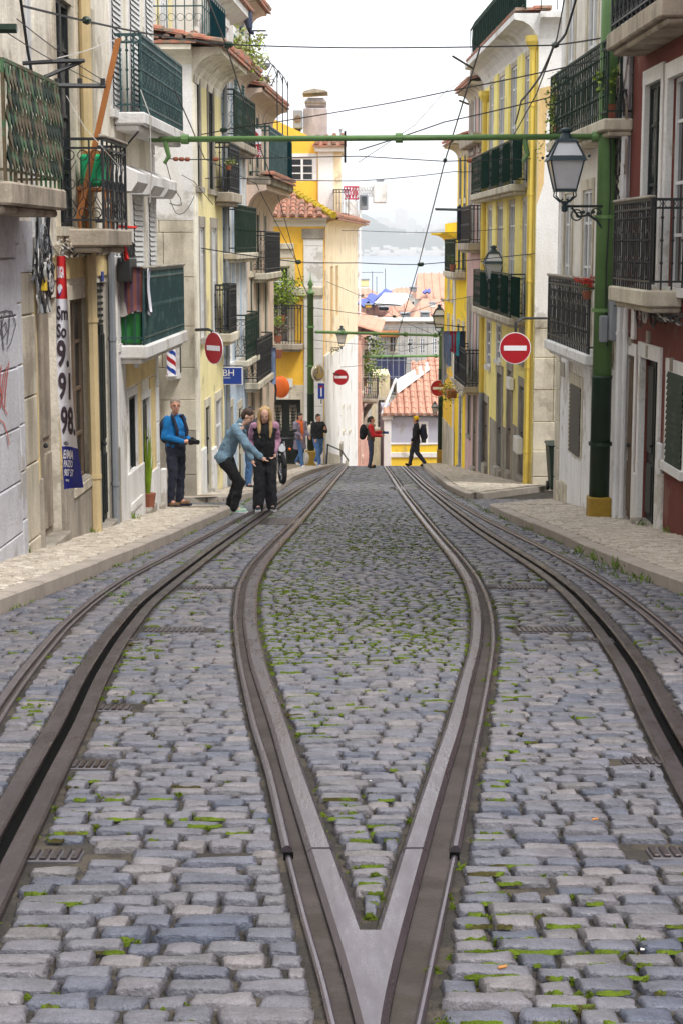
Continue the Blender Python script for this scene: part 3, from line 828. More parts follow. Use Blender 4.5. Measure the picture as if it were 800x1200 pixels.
M['pipe_yellow'] = pmat('yellow_downpipe', lin(228, 200, 92), rough=0.5, var=0.12, scale=2, bump=0.001, streak=0.2)
M['cable'] = pmat('black_cable', lin(44, 44, 48), rough=0.6, var=0.2, bump=0)
M['cable_white'] = pmat('white_cable', lin(206, 204, 200), rough=0.6, var=0.1, bump=0)
M['plate_white'] = pmat('white_enamel', lin(228, 226, 222), rough=0.4, var=0.08, bump=0)
M['sign_red'] = pmat('red_sign_sheet', lin(164, 16, 30), rough=0.4, var=0.06, bump=0)
M['sign_white'] = pmat('white_sign_sheet', lin(232, 230, 236), rough=0.4, var=0.05, bump=0)
M['sign_blue'] = pmat('blue_sign_sheet', lin(28, 62, 150), rough=0.4, var=0.08, bump=0)
M['print_dark'] = pmat('dark_print', lin(62, 48, 58), rough=0.6, var=0.05, bump=0)
M['print_blue'] = pmat('deep_blue_print', lin(34, 42, 138), rough=0.5, var=0.1, bump=0)
M['lamp_glass'] = pmat('frosted_lamp_glass', lin(206, 208, 214), rough=0.2, var=0.12, scale=4, bump=0, spec=0.6)
M['pole_green'] = pmat('bright_green_pole_paint', lin(100, 136, 80), rough=0.5, var=0.22, scale=3, bump=0.001, streak=0.25, streak_col=lin(40, 60, 30))
M['pole_dark'] = pmat('dark_green_pole_paint', lin(28, 52, 36), rough=0.4, var=0.25, scale=3, bump=0.001)
M['box_ochre'] = pmat('ochre_base_paint', lin(164, 130, 36), rough=0.6, var=0.25, scale=6, bump=0.002, streak=0.3)
M['terracotta'] = pmat('flower_pot_clay', lin(146, 88, 66), rough=0.9, var=0.2, scale=6)
M['leaf'] = pmat('bright_leaf', lin(150, 176, 50), rough=0.6, var=0.35, scale=8, bump=0)
M['leaf_dark'] = pmat('dull_leaf', lin(94, 116, 58), rough=0.7, var=0.35, scale=8, bump=0)
M['leaf_dry'] = pmat('grey_green_leaf', lin(168, 170, 110), rough=0.8, var=0.3, scale=8, bump=0)
M['flower_red'] = pmat('red_petal', lin(206, 70, 58), rough=0.7, var=0.25, scale=20, bump=0)

class Building:
    def __init__(self, name, label, fr, s0, s1, zt, mat, depth=7.0, cat='building', group=None, zb=None, e=None):
        self.fr, self.s0, self.s1, self.zt, self.mat, self.depth = fr, s0, s1, zt, mat, depth
        p = fr.w((s0 + s1) / 2, 0, 0)
        self.zb = zb if zb is not None else min(zr(fr.y(s0)), zr(fr.y(s1))) - 0.6
        self.e = e or thing(name, label, cat, (p.x, p.y, zr(p.y)), group)
        self.ops = []
    def hole(self, a, b, c, d, depth=0.22):
        a, b = min(a, b), max(a, b)
        a, b = max(a, self.s0 + 0.02), min(b, self.s1 - 0.02)
        self.ops.append((a, b, c, d, depth)); return (a, b, c, d, depth)
    def wall(self, roof=True, near_side=True, mats=None):
        S = sorted({self.s0, self.s1} | {v for o in self.ops for v in o[:2]})
        Z = sorted({self.zb, self.zt} | {v for o in self.ops for v in o[2:4] if self.zb < v < self.zt})
        mb = MB(self.fr)
        for i in range(len(S) - 1):
            for j in range(len(Z) - 1):
                cs, cz = (S[i] + S[i + 1]) / 2, (Z[j] + Z[j + 1]) / 2
                if any(o[0] < cs < o[1] and o[2] < cz < o[3] for o in self.ops): continue
                mb.quad((S[i], 0, Z[j]), (S[i + 1], 0, Z[j]), (S[i + 1], 0, Z[j + 1]), (S[i], 0, Z[j + 1]))
        for (a, b, c, d, dp) in self.ops:
            d = min(d, self.zt)
            mb.quad((a, 0, c), (a, -dp, c), (a, -dp, d), (a, 0, d)); mb.quad((b, 0, c), (b, 0, d), (b, -dp, d), (b, -dp, c))
            mb.quad((a, 0, d), (a, -dp, d), (b, -dp, d), (b, 0, d)); mb.quad((a, 0, c), (b, 0, c), (b, -dp, c), (a, -dp, c))
        D = self.depth
        for s in (self.s0, self.s1): mb.quad((s, 0, self.zb), (s, -D, self.zb), (s, -D, self.zt), (s, 0, self.zt))
        mb.quad((self.s0, -D, self.zb), (self.s1, -D, self.zb), (self.s1, -D, self.zt), (self.s0, -D, self.zt))
        mb.quad((self.s0, 0, self.zt), (self.s1, 0, self.zt), (self.s1, -D, self.zt), (self.s0, -D, self.zt))
        return mb.build('wall', self.mat, self.e)
    def recess(self, a, b, depth):
        """shallow joinery, as deep as shows its glass from down the street"""
        p = self.fr.w((a + b) / 2, 0, 0); v = abs(Vector((p.x, p.y, 0)).dot(self.fr.n)) / max(1, abs(p.y))
        return max(.095, min(depth, .62 * abs(b - a) * v))
    def surround(self, op, parent, mat, w=0.13, proud=0.03, sill=True):
        a, b, c, d, dp = op
        mb = MB(self.fr); proud = min(proud, .02 + .01 * (dp > .11))
        mb.box(a - w, a + 0.004, -0.05, proud, c, d); mb.box(b - 0.004, b + w, -0.05, proud, c, d)
        mb.box(a - w, b + w, -0.05, proud + 0.004, d - 0.003, d + w * 1.25)
        if sill: mb.box(a - w - 0.04, b + w + 0.04, -0.05, proud + 0.05, c - 0.1, c + 0.003)
        return mb.build('surround', mat, parent)
    def window(self, a, b, c, d, frame='frame_white', stone='stone', depth=0.2, leafs=2, bars=3, sill=True, w=0.13, shutter=None, solid=0.0, name='window'):
        depth = self.recess(a, b, depth)
        op = self.hole(a, b, c, d, depth); a, b, c, d, dp = op
        fr = self.fr; t = 0.055; o0, o1 = -dp + 0.03, -dp + 0.085
        mb = MB(fr)
        mb.box(a, a + t, o0, o1, c, d); mb.box(b - t, b, o0, o1, c, d)
        mb.box(a + t, b - t, o0, o1 - .002, d - t, d); mb.box(a + t, b - t, o0, o1 - .002, c, c + t)
        for k in range(1, leafs):
            m = a + (b - a) * k / leafs; mb.box(m - t * .8, m + t * .8, o0, o1 + .004, c + t, d - t)
        for k in range(1, bars + 1):
            z = c + (d - c) * k / (bars + 1)
            if k == bars and d - c > 1.8: z = d - 0.52
            mb.box(a + t, b - t, o0 + .008, o1 - .012, z - .02, z + .02)
        f = mb.build(name, M[frame], self.e)
        pb = MB(fr).quad((a + .01, o0 + .018, c + .01), (b - .01, o0 + .018, c + .01), (b - .01, o0 + .018, d - .01), (a + .01, o0 + .018, d - .01))
        pb.box(a + .01, b - .01, -dp + .001, -dp + .012, c + .01, d - .01)
        pb.build('pane', M['pane'], f)
        if solid:
            MB(fr).bbox(a + t, b - t, o0 + .012, o1 - .004, c + t, c + solid, .01).build('panel', M[frame], f)
        if stone: self.surround(op, f, M[stone], w, sill=sill)
        if shutter:
            sb = MB(fr); n = int((d - c) / 0.07)
            for k in range(n):
                z = c + (d - c) * (k + .5) / n
                sb.add([(a + .02, o1 + .03, z + .035), (b - .02, o1 + .03, z + .035), (b - .02, o1 + .05, z - .033), (a + .02, o1 + .05, z - .033)], [(0, 1, 2, 3)])
                sb.add([(a + .02, o1 + .05, z - .033), (b - .02, o1 + .05, z - .033), (b - .02, o1 + .03, z - .035), (a + .02, o1 + .03, z - .035)], [(0, 1, 2, 3)])
            sb.build('shutter', M[shutter], f)
        return f
    def door(self, a, b, c, d, mat='frame_dark', stone='stone', depth=0.3, leafs=2, glazed=False, w=0.13, fan=0.0, step=True):
        depth = self.recess(a, b, depth)
        op = self.hole(a, b, c - 0.3, d, depth); a, b, _, d, dp = op
        fr = self.fr; o0, o1 = -dp + .01, -dp + .07
        top = d - fan
        mb = MB(fr); mb.box(a, b, o0, o1 - .02, c - .3, top)
        for k in range(leafs):
            x0, x1 = a + (b - a) * k / leafs + .02, a + (b - a) * (k + 1) / leafs - .02
            for (z0, z1) in ((c + .1, c + (top - c) * .36), (c + (top - c) * .42, top - .1)):
                e = min(.08, (x1 - x0) * .2)
                mb.bbox(x0 + e, x1 - e, o1 - .025, o1 + .012, z0, z1, .02)
            mb.box(x0 - .004, x0 + .03, o1 - .022, o1 + .004, c, top)
        f = mb.build('door', M[mat], self.e)
        if glazed:
            MB(fr).box(a + .09, b - .09, o1 + .001, o1 + .016, c + .3, top - .09).build('pane', M['pane'], f)
        if fan:
            MB(fr).box(a + .02, b - .02, o0, o0 + .02, top + .05, d - .02).build('pane', M['pane'], f)
            fb = MB(fr); n = max(3, int(fan / .07))
            for k in range(n): fb.box(a + .02, b - .02, o0 + .03, o0 + .045, top + fan * (k + .3) / n, top + fan * (k + .75) / n)
            fb.build('louvre', M[mat], f)
        MB(fr).ball((a + (b - a) * .55, o1 + .03, c + 1.05), .03, 6, 4).build('handle', M['iron'], f)
        if stone: self.surround((a, b, c - .3, d, dp), f, M[stone], w, sill=False)
        if step: MB(fr).bbox(a - .05, b + .05, -dp, .1, c - .5, c + .02, .015).build('step', M['stone_grey'], f)
        return f
    def balcony(self, a, b, z, proj, h, style, iron='iron', slab='stone', thick=0.14, screen=None, near_open=True, rail=None, pitch=0.105, cap=None):
        fr = self.fr; a, b = min(a, b), max(a, b)
        mb = MB(fr)
        mb.bbox(a - .06, b + .06, .001, proj + .06, z - thick, z, .02)
        mb.bbox(a + .0, b - .0, .001, proj - .02, z - thick - .07, z - thick + .002, .02)
        sl = mb.build('balcony', M[slab], self.e)
        rb = MB(fr); R = .017; path = [(a, 0.0, z + h), (a, proj, z + h), (b, proj, z + h), (b, 0.0, z + h)]
        for zz, r in ((z + h, .022), (z + h - .1, R), (z + .1, R)):
            for p, q in zip(path[:-1], path[1:]): rb.tube([(p[0], p[1], zz), (q[0], q[1], zz)], r, 4)
        for (s, o) in ((a, proj), (b, proj)): rb.tube([(s, o, z), (s, o, z + h)], .02, 4)
        sides = [(lambda t: (a, t, 1), 0.0, proj), (lambda t: (b, t, 1), 0.0, proj), (lambda t: (t, proj, 0), a, b)]
        for fn, t0, t1 in sides:
            L_ = t1 - t0; n = max(2, int(round(L_ / pitch)))
            ax = None
            pt = lambda t, zz: (lambda q: (q[0], q[1], zz))(fn(t))
            is_side = fn(0)[2]
            circ_ax = 0 if is_side else 1
            for k in range(n + 1):
                t = t0 + L_ * k / n
                if style in ('bars', 'panel', 'lattice') or k % 2 == 0:
                    rb.tube([pt(t, z), pt(t, z + h)], R * .8, 4, caps=False)
            for k in range(n):
                t = t0 + L_ * (k + .5) / n; rr = L_ / n * .42
                if style == 'bars':
                    rb.ring(pt(t, z + h - .05), min(rr, .045), circ_ax, .006, 8, 3)
                    rb.ball(pt(t - rr * 1.19, z + h * .5), (.02, .02, .05), 5, 4)
                elif style == 'scroll':
                    for zz in (z + .18, z + h * .5, z + h - .18): rb.ring(pt(t, zz), rr * .9, circ_ax, .007, 9, 3)
                    rb.tube([pt(t0 + L_ * k / n, z + .24), pt(t, z + h * .36), pt(t, z + h * .64), pt(t0 + L_ * (k + 1) / n, z + h - .24)], .006, 3)
                    rb.tube([pt(t0 + L_ * (k + 1) / n, z + .24), pt(t, z + h * .36)], .006, 3)
                elif style == 'lattice':
                    for q in range(5):
                        zz = z + .16 + (h - .32) * q / 4
                        rb.ring(pt(t, zz), rr * .95, circ_ax, .008, 8, 3)
                elif style == 'panel':
                    if k % 3 == 1 and not is_side: rb.ring(pt(t, z + h * .5), L_ / n * 1.2, circ_ax, .010, 12, 4); rb.ring(pt(t, z + h * .24), L_ / n * .8, circ_ax, .009, 10, 4); rb.ring(pt(t, z + h * .76), L_ / n * .8, circ_ax, .009, 10, 4)
                    for zz in (z + h * .3, z + h * .55, z + h * .8): rb.ball(pt(t - rr * 1.19, zz), (.024, .024, .022), 5, 4)
                    rb.ring(pt(t, z + h - .05), min(rr, .045), circ_ax, .006, 8, 3)
        r = rb.build('railing', M[rail or iron], sl, smooth=False)
        if cap: MB(fr).bbox(a - .03, b + .03, proj - .04, proj + .04, z + h + .015, z + h + .05, .01).build('handrail', M[cap], sl)
        if screen:
            MB(fr).box(a + .03, b - .03, proj - .035, proj - .022, z + .06, z + h - .08).build('screen', M[screen], sl)
        return sl
    def pipe(self, s, z0, z1, r=.055, mat='pipe', o=.08, name='downpipe'):
        mb = MB(self.fr); mb.tube([(s, o, z0), (s, o, z1)], r, 8)
        z = z0 + .8
        while z < z1:
            mb.tube([(s, o, z), (s, o, z + .05)], r * 1.18, 8); z += 1.9
        return mb.build(name, M[mat], self.e)
    def cornice(self, z, h, proj, mat, name='cornice', n=5, s0=None, s1=None, over=.0):
        s0 = self.s0 if s0 is None else s0; s1 = self.s1 if s1 is None else s1
        prof = [(-.1, z)] + [(proj * (1 - math.cos(math.pi / 2 * i / n)), z + h * .8 * math.sin(math.pi / 2 * i / n)) for i in range(n + 1)] + [(proj + .04, z + h * .82), (proj + .04, z + h), (-.1, z + h)]
        return MB(self.fr).prism(prof, 0, s0 - over, s1 + over).build(name, mat if not isinstance(mat, str) else M[mat], self.e)
    def eave(self, z, proj, mat='tile_old', s0=None, s1=None, pitch=.21, rise=.28, back=1.6):
        """rows of half-round tiles along the top edge"""
        s0 = self.s0 if s0 is None else s0; s1 = self.s1 if s1 is None else s1
        tile_field(self.fr, s0, s1, [(proj, z), (-back, z + (back + proj) * rise)], M[mat], self.e, pitch)
    def quoins(self, s0, s1, z0, z1, mat, h=.42, proud=.025, name='quoin', o0=-.1):
        z = z0; i = 0
        while z < z1 - .1:
            hh = min(h * random.uniform(.85, 1.15), z1 - z)
            MB(self.fr).bbox(s0, s1, o0, proud + random.uniform(-.004, .006), z + .006, z + hh - .006, .012).build(name, mat if not isinstance(mat, str) else M[mat], self.e)
            z += hh; i += 1

def tile_field(fr, s0, s1, line, mat, parent, pitch=.21, course=.36, name='roof_tiles', clip=None):
    """half-round tiles down a slope given as [(o, z) low end, (o, z) high end]; joined, too small to pick apart"""
    (o_lo, z_lo), (o_hi, z_hi) = line
    L_ = math.hypot(o_hi - o_lo, z_hi - z_lo); nc = max(1, int(L_ / course)); mb = MB(fr)
    nrm = Vector((0, -(z_hi - z_lo), (o_hi - o_lo))); nrm = nrm.normalized()
    if nrm.z < 0: nrm = -nrm
    n = max(1, int((s1 - s0) / pitch))
    bed = MB(fr)
    for i in range(n):
        sc = s0 + (s1 - s0) * (i + .5) / n
        for c in range(nc):
            t0, t1 = c / nc, min(1, (c + 1.12) / nc)
            if clip and not clip(sc, (t0 + t1) / 2): continue
            jit = random.uniform(-.012, .012); lift = .02 + random.uniform(0, .01)
            r0, r1 = pitch * .36, pitch * .30
            pts = []
            for (t, r, lf) in ((t0, r0, lift + .012), (t1, r1, lift - .006)):
                oo, zz = o_lo + (o_hi - o_lo) * t, z_lo + (z_hi - z_lo) * t
                for g in (0, 45, 90, 135, 180):
                    a = math.radians(g)
                    h = lf + r * math.sin(a)
                    pts.append((sc + jit + r * math.cos(a), oo + nrm.y * h, zz + nrm.z * h))
            mb.add(pts, [(k, k + 1, 6 + k, 5 + k) for k in range(4)] + [(0, 1, 2, 3, 4)])
    if not clip:
        mb.add([(s0, o_lo, z_lo), (s1, o_lo, z_lo), (s1, o_hi, z_hi), (s0, o_hi, z_hi)], [(0, 1, 2, 3)])
        mb.add([(s0, o_lo, z_lo - .05), (s1, o_lo, z_lo - .05), (s1, o_hi, z_hi - .05), (s0, o_hi, z_hi - .05)], [(0, 1, 2, 3)])
        mb.add([(s0, o_lo, z_lo), (s1, o_lo, z_lo), (s1, o_lo, z_lo - .05), (s0, o_lo, z_lo - .05)], [(0, 1, 2, 3)])
    return mb.build(name, mat, parent, kind='stuff')

def foliage(name, c, r, n, mats, parent, leaf=.05, squash=(1, 1, 1), seed=1, hang=0):
    n = int(n * 2.6); leaf *= .72
    """many small leaf faces in loose clumps"""
    rr = random.Random(seed); mb = MB()
    cl = [(rr.gauss(0, .45), rr.gauss(0, .45), rr.gauss(0, .45)) for _ in range(max(4, n // 30))]
    for i in range(n):
        k = rr.choice(cl)
        p = Vector((c[0] + r * squash[0] * (k[0] + rr.gauss(0, .2)), c[1] + r * squash[1] * (k[1] + rr.gauss(0, .2)), c[2] + r * squash[2] * (k[2] + rr.gauss(0, .2)) - hang * rr.random()))
        d = Vector((rr.gauss(0, 1), rr.gauss(0, 1), rr.gauss(0, .7) + .3)).normalized(); e = d.cross(Vector((rr.gauss(0, 1), rr.gauss(0, 1), rr.gauss(0, 1)))).normalized()
        l = leaf * rr.uniform(.6, 1.3)
        mb.m = i % len(mats)
        mb.poly([tuple(p), tuple(p + d * l * .5 + e * l * .28), tuple(p + d * l), tuple(p + d * l * .5 - e * l * .28)])
    mb.m = 0
    return mb.build(name, mats, parent)

def text_on(fr, body, s, o, z, size, mat, parent, sx=1.0, name='lettering', face=1, shear=0, align='LEFT', out=None):
    """flat print: letters lying on a surface of the frame (s to the right as read when face=1)"""
    cu = bpy.data.curves.new(name, 'FONT'); cu.body = body; cu.size = size; cu.align_x = align; cu.shear = shear
    cu.extrude = .001; cu.resolution_u = 3
    ob = bpy.data.objects.new(name, cu)
    COL.objects.link(ob)
    u, n = fr if isinstance(fr, tuple) else (fr.u, fr.n)
    x = (u * face * sx); y = Vector((0, 0, 1)); zz = n
    p = out if out is not None else fr.w(s, o, z)
    ob.matrix_world = Matrix(((x.x, y.x, zz.x, p.x), (x.y, y.y, zz.y, p.y), (x.z, y.z, zz.z, p.z), (0, 0, 0, 1)))
    cu.materials.append(mat)
    # settle it as a mesh
    dg = bpy.context.evaluated_depsgraph_get()
    me = bpy.data.meshes.new_from_object(ob.evaluated_get(dg)); me.transform(ob.matrix_world)
    bpy.data.objects.remove(ob)
    me.materials.clear(); me.materials.append(mat)
    o2 = bpy.data.objects.new(name, me); COL.objects.link(o2)
    if parent:
        o2.parent = parent
        if parent.type == 'EMPTY': o2.matrix_parent_inverse = Matrix.Translation(-parent.location)
    return o2
# ------------------------------------------------------------------ left side of the street
M['cream'] = plaster('cream_plaster', (245, 238, 222), streak=0.3, streak_col=lin(150, 130, 104))
M['cream_y'] = plaster('yellow_cream_plaster', (236, 212, 154), streak=0.3, streak_col=lin(150, 128, 90))
M['grey_paint'] = plaster('grey_white_paint', (206, 206, 212), var=0.2, streak=0.15, streak_col=lin(150, 148, 146))
M['pale_yellow'] = plaster('pale_yellow_plaster', (238, 224, 168), var=0.12, streak=0.2, streak_col=lin(170, 156, 120))
M['white_side'] = plaster('white_render', (232, 230, 228), var=0.1, streak=0.2, streak_col=lin(190, 178, 160))
M['pale_blue'] = plaster('pale_blue_plaster', (192, 208, 226), var=0.14, streak=0.2)
M['pinkish'] = plaster('pinkish_plaster', (232, 208, 190), var=0.12, streak=0.25, streak_col=lin(160, 140, 126))
M['ochre'] = plaster('ochre_yellow_plaster', (240, 190, 70), var=0.14, streak=0.15, streak_col=lin(200, 170, 110), patch=lin(232, 196, 110), patch_amt=0.1)
M['peach'] = plaster('peach_plaster', (240, 222, 190), var=0.12, streak=0.25, streak_col=lin(214, 184, 146))

LA = Frame((-3.45, 12), (-2.87, 26.6))
LB = Frame((-2.72, 32.1), (-1.72, 48.7))
LS = Frame((-2.72, 32.1), (-9.0, 32.1), flip=True)
zg = lambda fr, s: zr(fr.y(s)) + KH

# --- house with the graffiti and the leaf balcony
s1 = LA.s(38)
B = Building('graffiti_house', 'grey painted house at the left edge with scrawled graffiti and a leafy green balcony', LA, -6.5, s1, 8.5, M['cream'])
zsl = LA.z(68, 222, .45)
B.window(2.7, 3.75, zsl + .02, zsl + 2.5, 'frame_dark', 'stone', shutter='shutter_teal')
B.window(-1.5, -.5, zsl + .02, zsl + 2.5, 'frame_white', 'stone')
B.door(-2.6, -1.4, zg(LA, -2), zg(LA, -2) + 2.6, 'frame_brown', 'stone_white')
B.window(0.2, 1.3, zg(LA, 1) + 1.1, zg(LA, 1) + 2.6, 'frame_dark', 'stone_white')
zt_ = zsl - .2
s20 = LA.s(20)
for (x0, x1) in ((1.6, 2.6), (2.6, 3.55), (3.55, s20 - .22), (s20 - .22, s20)):
    B.quoins(x0 + .004, x1 - .004, B.zb, zt_, 'grey_paint', .55, .05, 'painted_block')
B.quoins(s20 + .01, s1 - .03, B.zb, LA.z(38, 318), 'stone', .8, .03, 'stone_block')
MB(LA).box(s20 + .01, s1 - .03, -.05, .03, LA.z(38, 318), zsl - .3).build('lintel_block', M['grey_paint'], B.e)
B.wall()
bal = B.balcony(LA.s(5, 150, .45), LA.s(68, 150, .45), zsl, .45, 1.02, 'bars', 'leaf_iron', 'concrete', thick=.2, pitch=.2)
lf = MB(LA); a_, b_ = LA.s(5, 150, .45), LA.s(68, 150, .45)
for row in range(5):
    z = zsl + .2 + row * .17
    n = 17
    for k in range(n):
        s = a_ + (b_ - a_) * (k + .5 * (row % 2) + .25) / n
        h, w = .25, .066
        lf.m = random.choice([0, 0, 0, 1])
        lf.add([(s, .47, z + h * .5), (s + w, .485, z + .02), (s, .51, z - h * .5), (s - w, .485, z + .02), (s, .455, z)], [(0, 1, 4), (1, 2, 4), (2, 3, 4), (3, 0, 4), (0, 3, 1), (1, 3, 2)])
lf.m = 0
for k in range(9):
    s = a_ + (b_ - a_) * (k + .5) / 9; lf.bbox(s - .06, s + .06, .455, .47, zsl + .84, zsl + 1.0, .01)
lf.build('leaf_ornament', [M['leaf_iron'], M['iron_green']], bal, kind='stuff')
# graffiti: sprayed strokes on the painted wall
M['spray_black'] = pmat('black_spray', lin(104, 104, 112), rough=.9, var=.3, scale=14, bump=0)
M['spray_red'] = pmat('red_spray', lin(206, 108, 100), rough=.9, var=.3, scale=14, bump=0)
def stroke(mb, pts, w=.03):
    P_ = []
    for (px, py) in pts: P_.append(LA.hit(px, py, .062))
    for (p, q) in zip(P_[:-1], P_[1:]):
        d = Vector((q[0] - p[0], q[1] - p[1])); 
        if d.length < 1e-4: continue
        d.normalize(); n = Vector((-d.y * 1.6, d.x * .55)) * w
        d = d * w * .5
        mb.quad((p[0] - n.x - d.x, .0625, p[1] - n.y - d.y), (q[0] - n.x + d.x, .0625, q[1] - n.y + d.y), (q[0] + n.x + d.x, .0625, q[1] + n.y + d.y), (p[0] + n.x - d.x, .0625, p[1] + n.y - d.y))
g = thing('graffiti', 'black and red sprayed scribbles on the grey painted blocks', 'graffiti', tuple(LA.w(s20 - .3, .06, -1)))
mb = MB(LA)
for st in ([(2, 370), (3, 388), (4, 402), (5, 410)], [(0, 366), (8, 364), (15, 366)], [(12, 364), (11, 384), (9, 402)], [(14, 364), (19, 380), (13, 402), (9, 408)], [(2, 384), (7, 378), (9, 388), (4, 396), (2, 388)], [(0, 392), (6, 366)]): stroke(mb, st, .011)
mb.build('black_scrawl', M['spray_black'], g)
mb = MB(LA)
for st in ([(11, 424), (9, 440), (7, 458), (6, 478)], [(8, 430), (6, 446), (3, 470)], [(5, 436), (3, 452), (1, 478)], [(0, 450), (4, 476), (9, 486)], [(0, 492), (5, 496), (9, 508), (11, 521)], [(2, 428), (1, 440), (0, 460)]): stroke(mb, st, .011)
mb.build('red_scrawl', M['spray_red'], g)

# --- cream house with the banner
s0, s1 = LA.s(38), LA.s(133)
B = Building('cream_house', 'long cream house with downpipe, deep doorways and black scroll balcony', LA, s0, s1, 8.5, M['cream'])
zs2 = LA.z(121, 268, .45)
B.window(LA.s(28), LA.s(50), zs2 - .1, zs2 + 2.9, 'frame_white', None, depth=.14)
B.window(LA.s(72), LA.s(90), zs2 + .02, LA.z(90, 12), 'frame_dark', 'stone', depth=.3, bars=3)
B.window(LA.s(99), LA.s(114), zs2 + .02, LA.z(114, 32), 'frame_dark', 'stone', depth=.3, bars=3)
d1 = B.door(LA.s(40), LA.s(66), zg(LA, 6.2), LA.z(66, 348), 'concrete', None, depth=.5)
B.window(LA.s(79), LA.s(100), LA.z(100, 560), LA.z(100, 348), 'frame_brown', 'stone', depth=.3)
B.door(LA.s(112), LA.s(125), zg(LA, 9.6), LA.z(125, 330), 'frame_dark', None, depth=.09, fan=.55)
zc = LA.z(105, 290)
lowr = MB(LA)     # yellow lower storey band between the openings
w = B.wall()
for (a, b) in ((s0 + .02, LA.s(40) - .002), (LA.s(66) + .002, LA.s(79) - .14), (LA.s(100) + .14, LA.s(112) - .14), (LA.s(125) + .14, s1 - .002)):
    if b - a > .03: MB(LA).box(a, b, -.05, .022, zg(LA, a) + .7, zc - .1).build('painted_panel', M['cream_y'], B.e)
MB(LA).box(s0 + .02, s1 - .002, -.05, .022, LA.z(125, 322), zc - .1).build('painted_panel', M['cream_y'], B.e)
for (a, b, h) in ((s0 + .02, LA.s(40), .75), (LA.s(66), LA.s(79), .9), (LA.s(79) + .002, LA.s(100), .62), (LA.s(100) + .002, LA.s(112) - .14, .95), (LA.s(125) + .14, s1 - .01, 1.0)):
    MB(LA).bbox(a + .005, b - .005, -.04, .06, zr(LA.y(b)) - .2, zg(LA, a) + h - .12 * (LA.y(a) - 18) * 0, .012).build('plinth_block', M['stone_grey'], B.e)
MB(LA).bbox(LA.s(66), s1, -.03, .05, zc - .1, zc + .06, .02).build('string_course', M['stone'], B.e)
B.pipe(LA.s(108.5, 400, .1), zg(LA, 9) - .1, 8.3, .07, 'pipe', .1)
B.pipe(LA.s(99, 100, .07), 1.6, 8.3, .05, 'pipe', .07)
B.pipe(LA.s(132, 400, .07), zg(LA, 11) - .2, zs2 + .3, .05, 'pipe_grey', .07)
B.balcony(LA.s(78), LA.s(147, 200, .45), zs2, .45, 1.0, 'scroll', 'iron', 'concrete', thick=.2, pitch=.16, cap='stone_grey')
M['green_cloth'] = pmat('green_cloth', lin(44, 178, 118), rough=.9, var=.2, scale=5)
M['wood'] = pmat('orange_wood', lin(176, 112, 58), rough=.7, var=.3, scale=4, bump=.002, stretch=(1, 1, .2))
c_ = thing('wooden_chair', 'brown wooden chair with green cushion stored on the scroll balcony', 'chair', tuple(LA.w(LA.s(90), .22, zs2)))
mb = MB(LA); sa = LA.s(88)
for (s, o, h) in ((sa, .08, .5), (sa, .38, .5), (sa + .45, .08, .95), (sa + .45, .38, .95)): MB(LA).tube([(s, o, zs2), (s + .02, o, zs2 + h)], .02, 5).build('leg', M['wood'], c_)
MB(LA).bbox(sa - .03, sa + .48, .06, .4, zs2 + .44, zs2 + .48, .01).build('seat', M['wood'], c_)
MB(LA).bbox(sa + .43, sa + .47, .06, .4, zs2 + .6, zs2 + .92, .01).build('backrest', M['wood'], c_)
MB(LA).bbox(sa + .02, sa + .44, .09, .37, zs2 + .5, zs2 + .86, .03).build('cushion', M['green_cloth'], c_)
p0, p1 = at(112, 168, 19.9), at(139, 45, 19.9)
d = (p1 - p0); t = thing('timber_plank', 'long orange timber plank leaning up from the scroll balcony', 'plank', tuple(p0))
mb = MB(); q = Vector((.034, 0, .008)); r_ = Vector((0, .018, 0)); low = p0 - d * .75
mb.add([tuple(low - q - r_), tuple(low + q - r_), tuple(low + q + r_), tuple(low - q + r_), tuple(p1 - q - r_), tuple(p1 + q - r_), tuple(p1 + q + r_), tuple(p1 - q + r_)], [(0, 3, 2, 1), (4, 5, 6, 7), (0, 1, 5, 4), (1, 2, 6, 5), (2, 3, 7, 6), (3, 0, 4, 7)])
mb.build('board', M['wood'], t)
# house number plate, bell panel, door gong on the jamb
MB(LA).bbox(LA.s(66) - .012, LA.s(66) - .001, -.3, -.16, LA.z(55, 448), LA.z(55, 432), .004).build('bell_panel', M['pipe_grey'], B.e)
MB(LA).bbox(LA.s(71), LA.s(71) + .12, .02, .1, LA.z(71, 482), LA.z(71, 466), .01).build('letter_box', M['iron'], B.e)
MB(LA).bbox(LA.s(118) - .04, LA.s(118) + .1, .02, .035, LA.z(118, 330), LA.z(118, 318), .004).build('number_plate', M['sign_blue'], B.e)

# the twisted for-sale banner
bn = thing('banner', 'twisted red white and blue hanging sale banner with big black figures', 'banner', tuple(LA.w(LA.s(80), .3, zg(LA, 8))))
BY = 18.25
keys = [(303, 67, 79), (320, 67, 80), (350, 67, 81.5), (380, 67, 83), (420, 67.5, 85.5), (460, 69, 88.5), (500, 71.5, 92), (525, 73, 95), (573, 75, 102.5)]
M['ban_white'] = pmat('white_banner', lin(226, 224, 232), rough=.6, var=.06, scale=4, bump=.004, bscale=12)
M['ban_red'] = pmat('red_banner', lin(206, 36, 40), rough=.55, var=.1, scale=4, bump=.004, bscale=12)
def ban_pt(t, py):
    x0 = np.interp(py, [k[0] for k in keys], [k[1] for k in keys]); x1 = np.interp(py, [k[0] for k in keys], [k[2] for k in keys])
    px = x0 + (x1 - x0) * t
    p = at(px, py, BY)
    p.y += .05 * math.sin(t * 4.2 + py * .012) - .16 * t
    return p
